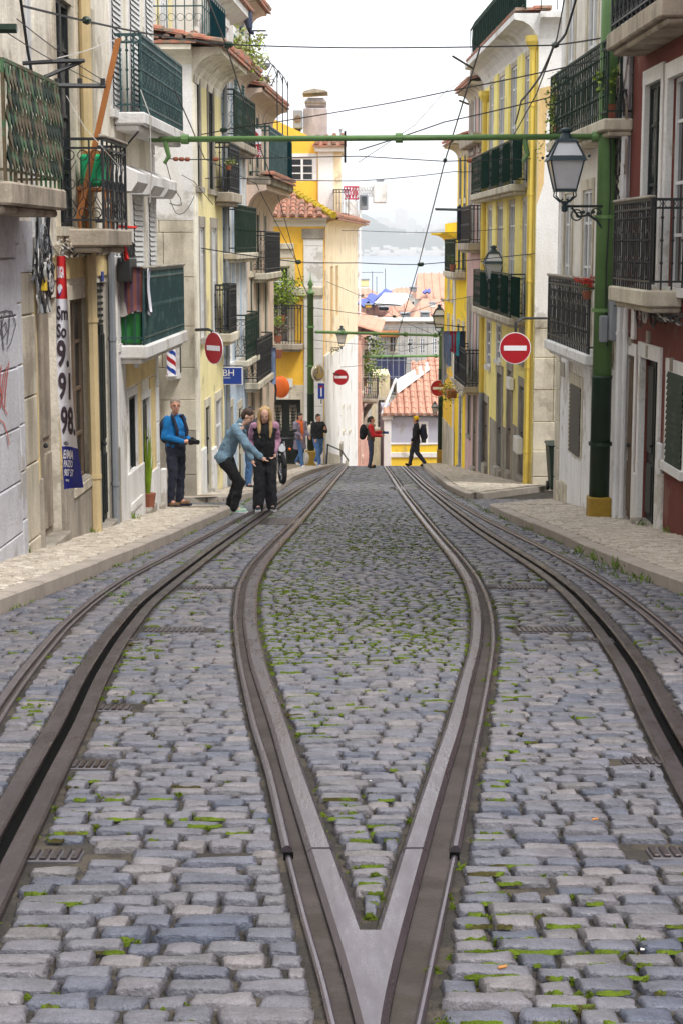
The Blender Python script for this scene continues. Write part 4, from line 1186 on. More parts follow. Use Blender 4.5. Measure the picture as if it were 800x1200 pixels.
def ban_strip(py0, py1, mat, name):
    mb = MB(); n = 8; m = max(2, int((py1 - py0) / 8))
    for j in range(m + 1):
        for i in range(n + 1):
            e = 6 * (i / n) if (py1 > 560 and j == m) else 0
            mb.v.append(tuple(ban_pt(i / n, py0 + (py1 - py0) * j / m - e)))
    b0 = len(mb.v)
    mb.v += [(v[0], v[1] + .004, v[2]) for v in mb.v[:b0]]
    for j in range(m):
        for i in range(n):
            q = (j * (n + 1) + i, j * (n + 1) + i + 1, (j + 1) * (n + 1) + i + 1, (j + 1) * (n + 1) + i)
            mb.f += [q, tuple(b0 + k for k in q[::-1])]
    mb.mi = [0] * len(mb.f)
    return mb.build(name, mat, bn, smooth=True)
ban_strip(300, 350, M['ban_red'], 'red_panel'); ban_strip(350, 523, M['ban_white'], 'white_panel'); ban_strip(523, 574, M['print_blue'], 'blue_panel')
def ban_text(body, px, py, hpx, mat, wide=1.0, shear=0, spread=1.0):
    """lettering that follows the cloth"""
    cu = bpy.data.curves.new('lettering', 'FONT'); cu.body = body; cu.size = 1.0; cu.resolution_u = 3; cu.shear = shear; cu.offset = .034
    ob = bpy.data.objects.new('lettering', cu); COL.objects.link(ob)
    me = bpy.data.meshes.new_from_object(ob.evaluated_get(bpy.context.evaluated_depsgraph_get())); bpy.data.objects.remove(ob)
    for v in me.vertices:
        X = px + v.co.x * hpx * wide * .62; Y = py - v.co.y * hpx / .72
        x0 = np.interp(Y, [k[0] for k in keys], [k[1] for k in keys]); x1 = np.interp(Y, [k[0] for k in keys], [k[2] for k in keys])
        t = (X - x0) / (x1 - x0)
        p = ban_pt(min(max(t, 0.02), .98), Y); p.y -= .008
        v.co = p
    me.materials.append(mat)
    o = bpy.data.objects.new('lettering', me); COL.objects.link(o); o.parent = bn; o.matrix_parent_inverse = Matrix.Translation(-bn.location)
ban_text('TUGA', 68.5, 325, 13, M['sign_white'], .38)
ban_text('Sm', 67.8, 374, 16, M['print_dark'], 1.15); ban_text('So', 67.8, 395, 16, M['print_dark'], 1.15)
ban_text('9.', 68, 428, 30, M['print_dark'], 1.15); ban_text('91', 69.5, 466, 30, M['print_dark'], 1.0); ban_text('98.', 72, 507, 31, M['print_dark'], .86)
ban_text('res@n.pt', 75, 521, 4.5, M['print_dark'], .55)
ban_text('E/MA', 74.2, 537, 10, M['sign_white'], .95, .2); ban_text('PAZIO', 74.8, 547, 8, M['sign_white'], .8, .2); ban_text('907 57', 75.2, 557.5, 8, M['sign_white'], .85, .2); ban_text('remax.pt', 77, 564, 3.2, M['sign_white'], .6)
mb = MB()   # white and blue balloon emblem on the red part
for (r0, r1, half, m) in ((1, 0, 0, 0), (1, 0, 1, 1)):
    mb.m = m; pts = []
    for k in range(16):
        g = 2 * math.pi * k / 16; yy = 338 - 5.5 * math.sin(g) if math.sin(g) > 0 else 338 + 9 * -math.sin(g)
        xx = 72.2 + 3.0 * math.cos(g) * (1 if math.sin(g) > 0 else (1 + math.sin(g) * .75))
        if half and math.sin(g) > .05: continue
        x0 = np.interp(yy, [k_[0] for k_ in keys], [k_[1] for k_ in keys]); x1 = np.interp(yy, [k_[0] for k_ in keys], [k_[2] for k_ in keys])
        p = ban_pt((xx - x0) / (x1 - x0), yy); p.y -= .008 + .004 * m; pts.append(tuple(p))
    mb.poly(pts)
mb.build('balloon_emblem', [M['sign_white'], M['print_blue']], bn)

# --- barber's house
s0, s1 = LA.s(133), 14.61
B = Building('barber_house', 'cream corner house with teal balconies above the barber shop', LA, s0, s1, 8.8, M['cream'])
zlo, zhi = LA.z(168, 405, .36), LA.z(165, 131, .36)
ya, yb = LA.s(165, 80, .36), LA.s(213, 100, .36)
ya2, yb2 = LA.s(168, 350, .36), LA.s(215, 350, .36)
for (p, q) in ((136, 146), (157, 167.5), (175, 183.5)):
    B.window(LA.s(p), LA.s(q), zhi + .02, zhi + 2.5, 'frame_white', 'stone_white', depth=.16, shutter='shutter_white')
    B.window(LA.s(p), LA.s(q), zlo + .02, LA.z(168, 236), 'frame_white', 'stone_white', depth=.16, shutter='shutter_white')
    hz = LA.z(168, 232)
    MB(LA).prism([(.001, hz + .02), (.26, hz + .02), (.34, hz + .14), (.34, hz + .26), (.001, hz + .42)], 0, LA.s(p) - .12, LA.s(q) + .12).build('window_hood', M['stone_white'], B.e)
B.window(LA.s(147.5), LA.s(157), LA.z(157, 585), LA.z(157, 462), 'frame_dark', 'stone_white', leafs=1, bars=0, depth=.1, w=.09)
B.door(LA.s(163.5), LA.s(172.5), zg(LA, 12.6), LA.z(172, 465), 'frame_dark', 'stone_white', leafs=1, depth=.1, w=.08)
B.door(LA.s(180), LA.s(187), zg(LA, 13.8), LA.z(187, 450), 'frame_dark', 'stone_white', leafs=1, glazed=True, depth=.1, w=.08)
B.wall()
MB(LA).bbox(s0 + .01, LA.s(142), -.03, .05, zr(24) - .3, LA.z(140, 300), .01).build('corner_pilaster', M['stone_white'], B.e)
MB(LA).box(LA.s(142), s1 - .25, -.05, .02, LA.z(187, 448) + .18, zlo - .25).build('painted_panel', M['cream_y'], B.e)
for (a, b) in ((157.7, 162.6), (173.3, 179.2)): MB(LA).box(LA.s(a), LA.s(b), -.05, .02, zg(LA, 13) + .5, LA.z(187, 448) + .15).build('painted_panel', M['cream_y'], B.e)
for (a, b) in ((142.4, 163), (173, 179.6), (187.6, 189.5)): MB(LA).bbox(LA.s(a), LA.s(b), -.04, .045, zr(LA.y(LA.s(b))) - .3, zg(LA, LA.s(a)) + .62, .01).build('plinth_block', M['stone_white'], B.e)
B.quoins(s1 - .22, s1 - .005, zr(26.6) - .3, 8.4, 'stone_white', .6, .03)
B.balcony(ya, yb, zhi, .36, 1.0, 'panel', 'iron_teal', 'stone_white', thick=.16, screen='teal_screen', pitch=.1)
B.balcony(ya2, yb2, zlo, .36, 1.0, 'bars', 'iron_teal', 'stone_white', thick=.18, screen='teal_screen', pitch=.11, cap='stone_grey')
for (s, zz) in ((ya - .05, zhi),): MB(LA).tube([(s + .3, 0, zz - .55), (s + .3, .34, zz - .16)], .012, 5).build('bracket', M['iron'], B.e)
MB(LA).ball((ya2 + .45, .18, zlo - .28), (.05, .05, .06), 8, 6).build('porch_lamp', M['lamp_glass'], B.e)
# potted greenery standing inside the barber's door
p = LA.w(LA.s(168), .02, zg(LA, 12.8))
pl = thing('pot_plant', 'yellow green potted plant standing in the barber doorway', 'plant', tuple(p))
MB().lathe(tuple(p + Vector((0, 0, .02))), [(.09, 0), (.12, .2), (.125, .22)], 10).build('pot', M['terracotta'], pl)
mb = MB()
for k in range(34):
    a = random.uniform(0, 6.28); h = random.uniform(.5, 1.05); r = random.uniform(.02, .09)
    q = p + Vector((.03 * math.cos(a), .03 * math.sin(a), .22)); e = p + Vector((r * 1.1 * math.cos(a), r * 1.6 * math.sin(a), .22 + h))
    mb.tube([tuple(q), tuple((q + e) / 2 + Vector((0, 0, .05))), tuple(e)], [.012, .014, .002], 3)
mb.build('foliage', M['leaf'], pl)

# barber pole on the side wall of the next house is hung further down; laundry on the lower teal balcony
def cloth(name, label, fr, s, o, z, w, h, mat, group=None, drop=None, along=0, cat='laundry', stripes=None):
    """a hung cloth: folded over at the top, wavy, with thickness; along=1 hangs it across the street direction"""
    mb = MB(fr); n, m = 6, 6; ph = random.uniform(0, 6)
    for side in (0, .012):
        for j in range(m + 1):
            for i in range(n + 1):
                t, u = i / n, j / m
                q = w * (t - .5) * (1 - .08 * u); wv = .025 * u * math.sin(t * 9 + ph) + .01 * math.sin(u * 5 + ph)
                zz = z - h * u * (1 + .05 * math.sin(t * 5 + ph))
                mb.v.append(tuple(fr.w(s + q, o + wv + side, zz) if not along else fr.w(s + wv + side, o + q, zz)))
    k0 = (n + 1) * (m + 1)
    for j in range(m):
        for i in range(n):
            q = (j * (n + 1) + i, j * (n + 1) + i + 1, (j + 1) * (n + 1) + i + 1, (j + 1) * (n + 1) + i)
            mb.f += [q, tuple(k0 + x for x in q[::-1])]
            c = (i % 2) if stripes else 0
            mb.mi += [c, c]
    rim = [i for i in range(n + 1)] + [j * (n + 1) + n for j in range(1, m + 1)] + [m * (n + 1) + i for i in range(n - 1, -1, -1)] + [j * (n + 1) for j in range(m - 1, 0, -1)]
    for a, b in zip(rim, rim[1:] + rim[:1]): mb.f.append((a, b, k0 + b, k0 + a)); mb.mi.append(0)
    return tag(mb.build(name, mat if not stripes else [mat, stripes], smooth=True), label, cat, group)
def dye(n, rgb): return pmat(n, lin(*rgb), rough=.9, var=.2, scale=8, bump=.002, bscale=80)
C1, C2, C3, C4 = dye('plum_cloth', (86, 62, 84)), dye('brown_cloth', (122, 74, 64)), dye('grey_cloth', (150, 144, 138)), dye('red_cloth', (222, 44, 40))
cloth('blanket', 'grey towel hung over the end of the lower teal balcony', LA, ya2 - .03, .08, zlo + 1.03, .28, .62, C3, 'laundry on the lower teal balcony', along=1)
cloth('blanket', 'plum and brown striped blanket draped over the lower teal balcony', LA, ya2 - .05, .24, zlo + 1.04, .26, .6, C1, 'laundry on the lower teal balcony', along=1, stripes=C2)
cloth('dish_towel', 'white chequered towel at the front corner of the lower teal balcony', LA, ya2 + .2, .41, zlo + 1.03, .22, .62, M['ban_white'], 'laundry on the lower teal balcony', stripes=dye('faded_blue_cloth', (150, 160, 196)))
MB(LA).bbox(ya2 + .05, ya2 + .1, .04, .32, zlo + .02, zlo + .42, .01).build('green_box', dye('green_plastic', (48, 124, 60)))
o = bpy.data.objects['green_box']; tag(o, 'green plastic crate behind the near end of the lower teal balcony', 'crate')
o = cloth('red_scarf', 'bright red cloth dangling below the scroll balcony', LA, LA.s(147, 290, .42), .42, LA.z(149, 270, .42), .16, .36, C4)
MB(LA).tube([tuple((LA.s(143, 290, .42), .40, LA.z(149, 266, .42))), tuple((LA.s(158, 290, .42), .44, LA.z(149, 266, .42)))], .02, 5).build('pole', C4, o)
# black loudspeaker-like meter box under the scroll balcony
MB(LA).bbox(LA.s(131.5), LA.s(141), .08, .24, LA.z(136, 330), LA.z(136, 302), .015).build('junction_box', M['iron'], B.e)

# --- pale yellow house across the side street
sc = lambda px, py=350, off=0.0: LB.s(px, py, off)
s0, s1 = 0.0, LB.s(262)
ztop = LB.z(236, 62)
B = Building('pale_yellow_house', 'pale yellow house with white stone side wall and heavy tiled cornice', LB, s0, s1, ztop, M['pale_yellow'], depth=7)
zsu, zsl3 = LB.z(252, 221, .28), LB.z(252, 398, .28)
for (p, q) in ((231, 236.5), (246.5, 252)):
    B.window(sc(p), sc(q), zsu + .02, LB.z(231, 88), 'frame_dark', 'stone_grey', depth=.2, w=.16)
for (p, q) in ((234, 239.5), (248.5, 254)):
    B.window(sc(p), sc(q), zsl3 + .02, LB.z(234, 266), 'frame_white', 'stone_grey', depth=.2, w=.16)
zg3 = lambda s: zg(LB, s)
B.door(sc(239), sc(244), zg3(1.2), LB.z(240, 478), 'frame_dark', 'stone', depth=.18, leafs=1)
B.window(sc(251), sc(258), zg3(2.7) + .7, LB.z(252, 470), 'frame_white', 'stone', depth=.15, leafs=1, bars=1)
B.wall()
B.cornice(ztop - .62, .6, .5, M['cream'], over=.0)
B.eave(ztop + .0, .62, 'tile_old', s0=-.3, rise=.2)
MB(LB).bbox(-.02, .34, -.03, .03, zr(32) - .3, ztop - .66, .01).build('corner_pilaster', M['cream'], B.e)
for (a, b) in ((.36, sc(239) - .14), (sc(244) + .14, sc(251) - .14), (sc(258) + .14, s1 - .01)):
    if b - a > .05: MB(LB).bbox(a, b, -.03, .05, zr(36) - .3, zg3(a) + .85, .01).build('plinth_block', M['stone_white'], B.e)
B.balcony(sc(252, 190), LB.s(279, 190, .28), zsu, .3, .98, 'panel', 'iron', 'concrete', thick=.2, screen='dark_sheet')
B.balcony(sc(253, 380), LB.s(277, 380, .28), zsl3, .28, .98, 'panel', 'iron', 'stone', thick=.18, screen='dark_sheet')
# side wall: white render above, stone slabs below, tiles at the top
MB(LS).box(.01, 6.9, -.05, .03, LS.z(200, 258), ztop - .25).build('side_render', M['white_side'], B.e)
z = zr(32) - .3; r = 0
while z < LS.z(200, 258) - .15:
    h = random.uniform(.55, .95); h = min(h, LS.z(200, 258) - z); x = .01
    while x < 3.4:
        w_ = random.uniform(.5, 1.1)
        MB(LS).bbox(x + .005, min(x + w_, 3.5) - .005, -.06, .03 + random.uniform(-.004, .006), z + .005, z + h - .005, .008).build('stone_slab', M['stone'] if z > zr(32) + .9 else M['stone_grey'], B.e)
        x += w_
    z += h
bc = Building('x', '', LS, 0, 6.9, ztop, M['cream'], e=B.e)
bc.cornice(ztop - .5, .5, .28, M['cream'], s0=.0, s1=6.9)
bc.eave(ztop + .06, .36, 'tile_old', s0=-.1, s1=6.9, rise=.2, back=.8)
# set-back attic with terrace railing over the cornice
at_b = Building('x', '', Frame(LB.w(.5, -1.0, 0).to_tuple()[:2], LB.w(s1, -1.0, 0).to_tuple()[:2]), 0, s1 - .5, ztop + 3.2, M['pale_yellow'], depth=4, e=B.e, zb=ztop - .1)
at_b.window(.6, 1.3, ztop + .1, ztop + 2.3, 'frame_white', 'stone_white', depth=.1); at_b.window(2.1, 2.8, ztop + .1, ztop + 2.3, 'frame_white', 'stone_white', depth=.1)
at_b.wall()
rb = MB(LB)
for k in range(12):
    s = .7 + (s1 - .8) * k / 11; rb.tube([(s, .1, ztop + .12), (s, .1, ztop + 1.15)], .014, 4)
for k in range(7):
    o_ = -.9 + 1.0 * k / 6; rb.tube([(.7, o_, ztop + .12), (.7, o_, ztop + 1.15)], .012, 4)
    rb.ring((.7, o_ - .08, ztop + .6), .07, 0, .006, 8, 3)
for zz in (ztop + 1.15, ztop + .3, ztop + .8): rb.tube([(.7, -.9, zz), (.7, .1, zz), (s1 - .1, .1, zz)], .018, 4)
rb.build('terrace_railing', M['iron_teal'], B.e)
MB(LB).box(1.6, s1 - .15, .115, .128, ztop + .2, ztop + 1.05).build('terrace_screen', M['teal_screen'], B.e)

# barber pole on the stone side wall
p = at(201, 423, 31.7); t = thing('barber_pole', 'small red white and blue striped barber pole on the stone side wall', 'barber pole', tuple(p))
mb = MB(); R_ = .085; H_ = .52; n = 28; m = 40
for j in range(m + 1):
    for i in range(n):
        g = 2 * math.pi * i / n; mb.v.append((p.x + R_ * math.cos(g), p.y + R_ * math.sin(g), p.z - H_ / 2 + H_ * j / m))
for j in range(m):
    for i in range(n):
        mb.f.append((j * n + i, j * n + (i + 1) % n, (j + 1) * n + (i + 1) % n, (j + 1) * n + i))
        mb.mi.append([0, 1, 0, 2][int(((i / n) * 1.0 + (j / m) * 1.5) * 4 - .5) % 4])
mb.build('striped_tube', [M['sign_white'], M['sign_red'], M['sign_blue']], t, smooth=True)
MB().lathe((p.x, p.y, p.z + H_ / 2), [(.11, 0), (.11, .03), (.06, .09), (.02, .12)], 12).build('top_cap', M['plate_white'], t)
MB().lathe((p.x, p.y, p.z - H_ / 2 - .1), [(.03, 0), (.08, .05), (.11, .08), (.11, .1)], 12).build('bottom_cap', M['plate_white'], t)
MB().box(p.x - .1, p.x + .14, p.y + .1, 32.08, p.z - .34, p.z + .3).build('back_board', M['stone_white'], t)
p = at(209, 415, 31.95); tag(MB().bbox(p.x - .05, p.x + .05, p.y - .06, 32.05, p.z - .35, p.z + .35, .01).build('cable_duct', M['iron']), 'dark upright cable box on the stone side wall beside the barber pole', 'cable box')

# --- pale blue house
s0, s1 = LB.s(262), LB.s(290)
zt4 = LB.z(275, 64, .3)
B = Building('pale_blue_house', 'narrow pale blue house with dark green balconies and teal shutters', LB, s0, s1, zt4, M['pale_blue'], depth=7)
fl = [LB.z(262, 156, .25), LB.z(262, 297, .25), LB.z(276, 430, .25)]
tops = [LB.z(262, 80), LB.z(262, 205), LB.z(262, 335)]
for zf, zt in zip(fl, tops):
    for (p, q) in ((266, 270.5), (276, 279.5), (284.5, 287.5)):
        B.window(sc(p), sc(q), zf + .02, zf + 2.35, 'frame_white', 'stone_white', depth=.15, shutter='shutter_teal' if (zf == fl[0] and p > 270) else None)
B.door(sc(266), sc(271), zg3(4.6), LB.z(266, 480), 'frame_brown', 'stone', depth=.15)
B.door(sc(278), sc(282), zg3(6.2), LB.z(278, 480), 'frame_dark', 'stone', depth=.15)
B.wall()
B.cornice(zt4 - .4, .4, .3, M['pinkish']); B.eave(zt4 + .02, .4, 'tile_old', rise=.2)
B.balcony(s0 + .1, sc(288), fl[0], .25, 1.0, 'scroll', 'iron_green', 'concrete', thick=.16)
B.balcony(s0 + .1, sc(288), fl[1], .25, 1.0, 'bars', 'iron_green', 'stone', thick=.14)
B.balcony(sc(275), sc(289), fl[2], .25, 1.0, 'scroll', 'iron_green', 'stone', thick=.14)
B.pipe(s0 + .1, zg3(3.6), zt4 - .4, .05, 'pipe_grey', .07)

# --- pinkish house with the big terrace balcony
s0, s1 = LB.s(290), LB.s(321)
zt5 = LB.z(300, 98, .35)
B = Building('pinkish_house', 'pinkish cream house with projecting tiled terrace and 215 sign', LB, s0, s1, zt5, M['pinkish'], depth=7)
fl = [LB.z(300, 205, .3), LB.z(300, 322, .3), LB.z(300, 450, .3)]
for zf in fl:
    for (p, q) in ((293, 296), (301, 304.5), (310, 312.5)):
        B.window(sc(p), sc(q), zf + .02, zf + 2.4, 'frame_dark', 'stone', depth=.15)
for (p, q) in ((293, 297), (303, 306), (312, 314)): B.door(sc(p), sc(q), zg3(9), zg3(9) + 2.4, 'frame_brown', 'stone', depth=.15)
B.wall()
B.cornice(zt5 - .5, .5, .35, M['pinkish'])
B.eave(zt5 + .02, .45, 'tile_old', rise=.2)
MB(LB).bbox(s0 + .1, s1 + .05, .001, .55, fl[0] - .2, fl[0], .03).build('terrace_slab', M['concrete'], B.e)
B.cornice(fl[0] - .85, .66, .42, M['pinkish'], 'terrace_cove', s0=s0 + .1, s1=s1)
tl = MB(LB)
B.eave(fl[0] + .02, .62, 'tile_old', s0=s0 + .1, s1=s1 + .05, rise=.08, back=-.3)
B.balcony(s0 + .5, s1 - .05, fl[0] + .02, .5, 1.15, 'bars', 'iron_teal', 'concrete', thick=.05)
B.balcony(sc(297), sc(315), fl[1], .3, 1.0, 'scroll', 'iron', 'stone', thick=.16)
B.balcony(sc(286), sc(305), fl[2], .3, 1.0, 'scroll', 'iron', 'stone', thick=.16)
MB(LB).box(s1 - 1.3, s1 - .1, .515, .525, fl[0] + .1, fl[0] + 1.1).build('terrace_screen', M['teal_screen'], B.e)
hp = MB(LB)    # hoops of an awning frame over the terrace
for k in range(3):
    s = s0 + 2.4 + k * 1.4
    hp.tube([(s, .5, fl[0] + 1.1), (s, .5, fl[0] + 2.5 + .0)], .018, 4)
    hp.tube([(s - 2.6, .35, fl[0] + 2.3), (s - 1.6, .42, fl[0] + 2.75), (s - .6, .48, fl[0] + 2.65), (s, .5, fl[0] + 2.5)], .013, 4)
    hp.ring((s + .1, .5, fl[0] + 2.55), .09, 1, .012, 8, 3)
hp.build('awning_frame', M['iron'], B.e)

# red 215 sign on the terrace railing
p = at(299, 190, 40.6)
sg = thing('sale_sign', 'red and white sale sign reading 215 999 on the terrace railing', 'sign', tuple(p))
a, b = at(293, 169, 40.6), at(306.5, 151, 40.6); c, d = at(294, 184, 40.6), at(307.5, 167, 40.6)
MB().bbox(a.x, b.x, 40.59, 40.61, a.z, b.z, .003).build('white_panel', M['sign_white'], sg)
zb_ = at(300, 184, 40.6).z
MB().bbox(a.x, b.x, 40.586, 40.606, zb_, a.z - .002, .003).build('red_panel', M['sign_red'], sg)
xd, yd = Vector((1, 0, 0)), Vector((0, -1, 0))
text_on((xd, yd), '215', 0, 0, 0, .17, M['sign_white'], sg, out=Vector((a.x + .03, 40.582, a.z - .16)))
text_on((xd, yd), '999', 0, 0, 0, .17, M['sign_white'], sg, out=Vector((a.x + .02, 40.582, a.z - .29)))
mx, mz = (a.x + b.x) / 2, a.z + .2
MB().prism([(mx - .09, mz), (mx, mz + .1), (mx + .09, mz), (mx + .05, mz), (mx + .05, mz - .08), (mx - .05, mz - .08), (mx - .05, mz)], 1, 40.582, 40.588).build('house_emblem', M['sign_red'], sg)

# a stuffed pair of blue trouser legs dangling over the attic eave, set-back roofs above
A = Building('attic_house', 'upper storey with terracotta coping set back above the pale blue house', Frame(LB.w(4.3, -.5, 0).to_tuple()[:2], LB.w(9.3, -.5, 0).to_tuple()[:2]), 0, 5, LB.z(270, 8, -.3), M['white_side'], depth=4, zb=zt4 - .2)
A.wall()
zt = A.zt
A.cornice(zt - .9, .9, .5, M['white_side'], 'sloping_parapet', n=2)
MB(A.fr).bbox(-.1, 5.0, -.3, .62, zt, zt + .1, .02).build('coping', M['tile'], A.e)
A2 = Building('gable_house', 'topmost white house end with tiled eave above the terraces', Frame(LB.w(9.3, -.3, 0).to_tuple()[:2], LB.w(13.5, -.3, 0).to_tuple()[:2]), 0, 3.2, LB.z(300, 4, 0), M['white_side'], depth=4, zb=zt5 - .3)
A2.window(.6, 1.3, zt5 + .3, zt5 + 1.8, 'frame_dark', None, shutter='shutter_teal'); A2.wall(); A2.cornice(A2.zt - .4, .4, .35, M['pinkish']); A2.eave(A2.zt, .5, 'tile_old', rise=.3)
# ------------------------------------------------------------------ right side of the street
M['red_wall'] = plaster('brick_red_plaster', (114, 60, 52), var=0.24, streak=0.25, streak_col=lin(112, 60, 54))
M['white_wall'] = plaster('white_plaster', (228, 226, 226), var=0.1, streak=0.2, streak_col=lin(178, 170, 160))
M['offwhite'] = plaster('off_white_plaster', (222, 216, 208), var=0.12, streak=0.28, streak_col=lin(176, 164, 148))
M['yellow_wall'] = plaster('lemon_yellow_plaster', (249, 234, 146), var=0.12, streak=0.1, streak_col=lin(206, 186, 120), patch_amt=.08)
M['bright_yellow'] = plaster('bright_yellow_plaster', (246, 210, 48), var=0.08, streak=0.1, streak_col=lin(200, 170, 60))
M['orange_yellow'] = plaster('warm_yellow_plaster', (246, 200, 66), var=0.1, streak=0.1, streak_col=lin(200, 170, 90))
M['dusty_pink'] = plaster('dusty_pink_plaster', (200, 168, 164), var=0.16, streak=0.3, streak_col=lin(150, 124, 120))
M['beige_patch'] = plaster('bare_beige_plaster', (222, 190, 134), var=0.14)
RA = Frame((4.2, 12), (3.82, 30), flip=True)
RB = Frame((4.25, 38), (3.6, 60), flip=True)
RS = Frame((4.25, 38), (10, 38.0))
if RS.n.y > 0: RS.n = -RS.n

# --- red house
s1 = RA.s(729)
B = Building('red_house', 'brick red house at the right edge with white door surrounds and long black balcony', RA, -4.5, s1, 8.5, M['red_wall'])
zs = RA.z(767, 341, .38); zst = RA.z(760, 14, .38)
B.window(RA.s(769), RA.s(751), zs + .02, RA.z(769, 95), 'frame_dark', 'stone_white', depth=.22, w=.15)
B.window(RA.s(803), RA.s(777), zs + .02, RA.z(800, 85), 'frame_white', 'stone_white', depth=.22, w=.15)
B.window(2.5, 3.6, zs + .02, zs + 2.6, 'frame_white', 'stone_white', w=.15)
B.window(0.2, 1.3, zs + .02, zs + 2.6, 'frame_white', 'stone_white', w=.15)
B.door(RA.s(746), RA.s(736), zg(RA, RA.s(740)), RA.z(746, 418), 'frame_brown', 'stone_white', depth=.35)
B.door(RA.s(775), RA.s(754), zg(RA, RA.s(764)), RA.z(775, 425), 'frame_dark', 'stone_white', depth=.3, w=.15)
B.window(RA.s(806), RA.s(786), RA.z(800, 552), RA.z(800, 440), 'frame_dark', 'stone_white', depth=.09, shutter='iron_green', w=.12, sill=True)
B.window(2.6, 3.5, RA.z(800, 552), RA.z(800, 440), 'frame_dark', 'stone_white', depth=.12, shutter='iron_green')
B.door(0.4, 1.5, zg(RA, 1), zg(RA, 1) + 2.6, 'frame_dark', 'stone_white')
B.wall()
for (p, q) in ((752.8, 748.2), (783.5, 777)): 
    MB(RA).bbox(RA.s(p), RA.s(q), -.04, .03, zr(RA.y(RA.s(q))) - .3, RA.z(p, 560), .01).build('white_plinth', M['stone_white'], B.e)
MB(RA).box(s1 - .3, s1 - .002, -.05, .012, zr(24) - .2, 8.4).build('white_edge', M['white_wall'], B.e)
MB(RA).bbox(RA.s(782), RA.s(778), .0, .05, RA.z(780, 560), RA.z(780, 522), .01).build('meter_box', M['pipe_white'], B.e)
MB(RA).bbox(RA.s(747), RA.s(743.5), .0, .05, RA.z(745, 398), RA.z(745, 357), .01).build('white_duct', M['stone_white'], B.e)
for (p, y0, y1) in ((741, 405, 396), (762, 420, 405), (791, 436, 420), (762, 402, 388)): MB(RA).bbox(RA.s(p + 1.5), RA.s(p - 1.5), .0, .036, RA.z(p, y0), RA.z(p, y1), .004).build('stone_tablet', M['stone_grey'], B.e)
B.pipe(RA.s(726, 400, .08), zg(RA, 12) - .1, 8.3, .055, 'pipe_white', .08)
B.pipe(RA.s(731, 450, .06), zg(RA, 11.5) - .1, zs - .2, .04, 'pipe_white', .06)
B.balcony(RA.s(798), RA.s(719.5, 290, .38), zs, .38, 1.06, 'panel', 'iron', 'stone', thick=.2, pitch=.14, cap='stone_grey')
B.balcony(RA.s(815), RA.s(722, 60, .38), zst, .45, 1.06, 'scroll', 'iron', 'concrete', thick=.22, pitch=.14, screen='dark_sheet')
MB(RA).bbox(RA.s(733), RA.s(721), .03, .2, RA.z(726, 398), RA.z(726, 345), .01).build('cable_cabinet', M['pipe_grey'], B.e)

# --- white house with the two balconies
s0, s1 = s1, RA.s(650, 560)
B = Building('white_house', 'white plastered house behind the green pole with two black balconies', RA, s0 + .004, s1, 8.8, M['offwhite'])
zu, zl = RA.z(646, 166, .35), RA.z(690, 416, .35)
for (p, q) in ((717, 706), (693, 681), (667, 659)):
    B.window(RA.s(p), RA.s(q), zu + .02, zu + 2.7, 'frame_white', 'stone', depth=.2)
for (p, q) in ((718, 706), (692, 681), (668, 660)):
    B.window(RA.s(p), RA.s(q), zl + .02, RA.z(690, 222), 'frame_white', 'stone', depth=.2)
B.window(RA.s(684), RA.s(671), RA.z(684, 540), RA.z(684, 456), 'frame_brown', 'stone', depth=.06, shutter='iron', w=.14, sill=False)
B.door(RA.s(716), RA.s(708), zg(RA, 13), zg(RA, 13) + 2.5, 'frame_brown', 'stone_white')
B.wall()
zgl = zl - .2
MB(RA).box(s0 + .004, RA.s(686), -.05, .012, zr(24) - .4, zgl).build('white_render', M['white_wall'], B.e)
MB(RA).box(RA.s(669), s1 - .5, -.05, .012, zr(24) - .4, zgl).build('white_render', M['white_wall'], B.e)
MB(RA).box(RA.s(685.5), RA.s(669.5), -.05, .02, zr(28) - .4, RA.z(684, 545)).build('white_panel', M['white_wall'], B.e)
B.quoins(s1 - .48, s1 - .004, zr(31) - .4, zgl - .1, 'stone', .55, .03)
for (p, q) in ((669, 663), (662, 655)): MB(RA).bbox(RA.s(p), RA.s(q), -.04, .045, zr(30) - .3, zg(RA, RA.s(p)) + .32, .01).build('plinth_block', M['stone'], B.e)
MB(RA).bbox(s1 - .3, s1 + .0, -.03, .035, zgl, 8.7, .01).build('corner_pilaster', M['stone_white'], B.e)
MB(RA).bbox(RA.s(664), RA.s(659.5), .0, .03, RA.z(662, 442), RA.z(662, 425), .004).build('vent_plate', M['stone_grey'], B.e)
B.balcony(RA.s(711, 120, .35), RA.s(645, 120, .35), zu, .35, 1.05, 'panel', 'iron_green', 'stone', thick=.16, pitch=.17)
B.balcony(RA.s(690, 370, .35), RA.s(642, 370, .35), zl, .35, 1.05, 'panel', 'iron', 'stone_white', thick=.16, pitch=.17, cap='stone_grey')
p = RA.w(RA.s(709, 120, .3), .2, zu)
t = thing('balcony_plant', 'large yellow green bush spilling over the upper balcony of the white house', 'plant', tuple(p))
MB().lathe(tuple(p), [(.07, 0), (.1, .2), (.105, .22)], 10).build('pot', M['terracotta'], t)
foliage('foliage', (p.x - .05, p.y + .1, p.z + .6), .2, 170, [M['leaf'], M['leaf_dark']], t, .09, seed=3)
p = RA.w(RA.s(650, 120, .35), .26, zu)
t = thing('balcony_plant', 'thin trailing plant at the far end of the upper balcony of the white house', 'plant', tuple(p))
MB().lathe(tuple(p), [(.08, 0), (.11, .2), (.12, .22)], 10).build('pot', M['terracotta'], t)
foliage('foliage', (p.x - .08, p.y, p.z + .45), .36, 150, [M['leaf'], M['leaf_dry'], M['leaf_dark']], t, .08, (.6, .6, 1.6), seed=5)
p = RA.w(RA.s(691, 350, .35), .4, zl + .92)
t = thing('flower_pot', 'red geranium on the rail of the lower balcony beside the green pole', 'flowers', tuple(p))
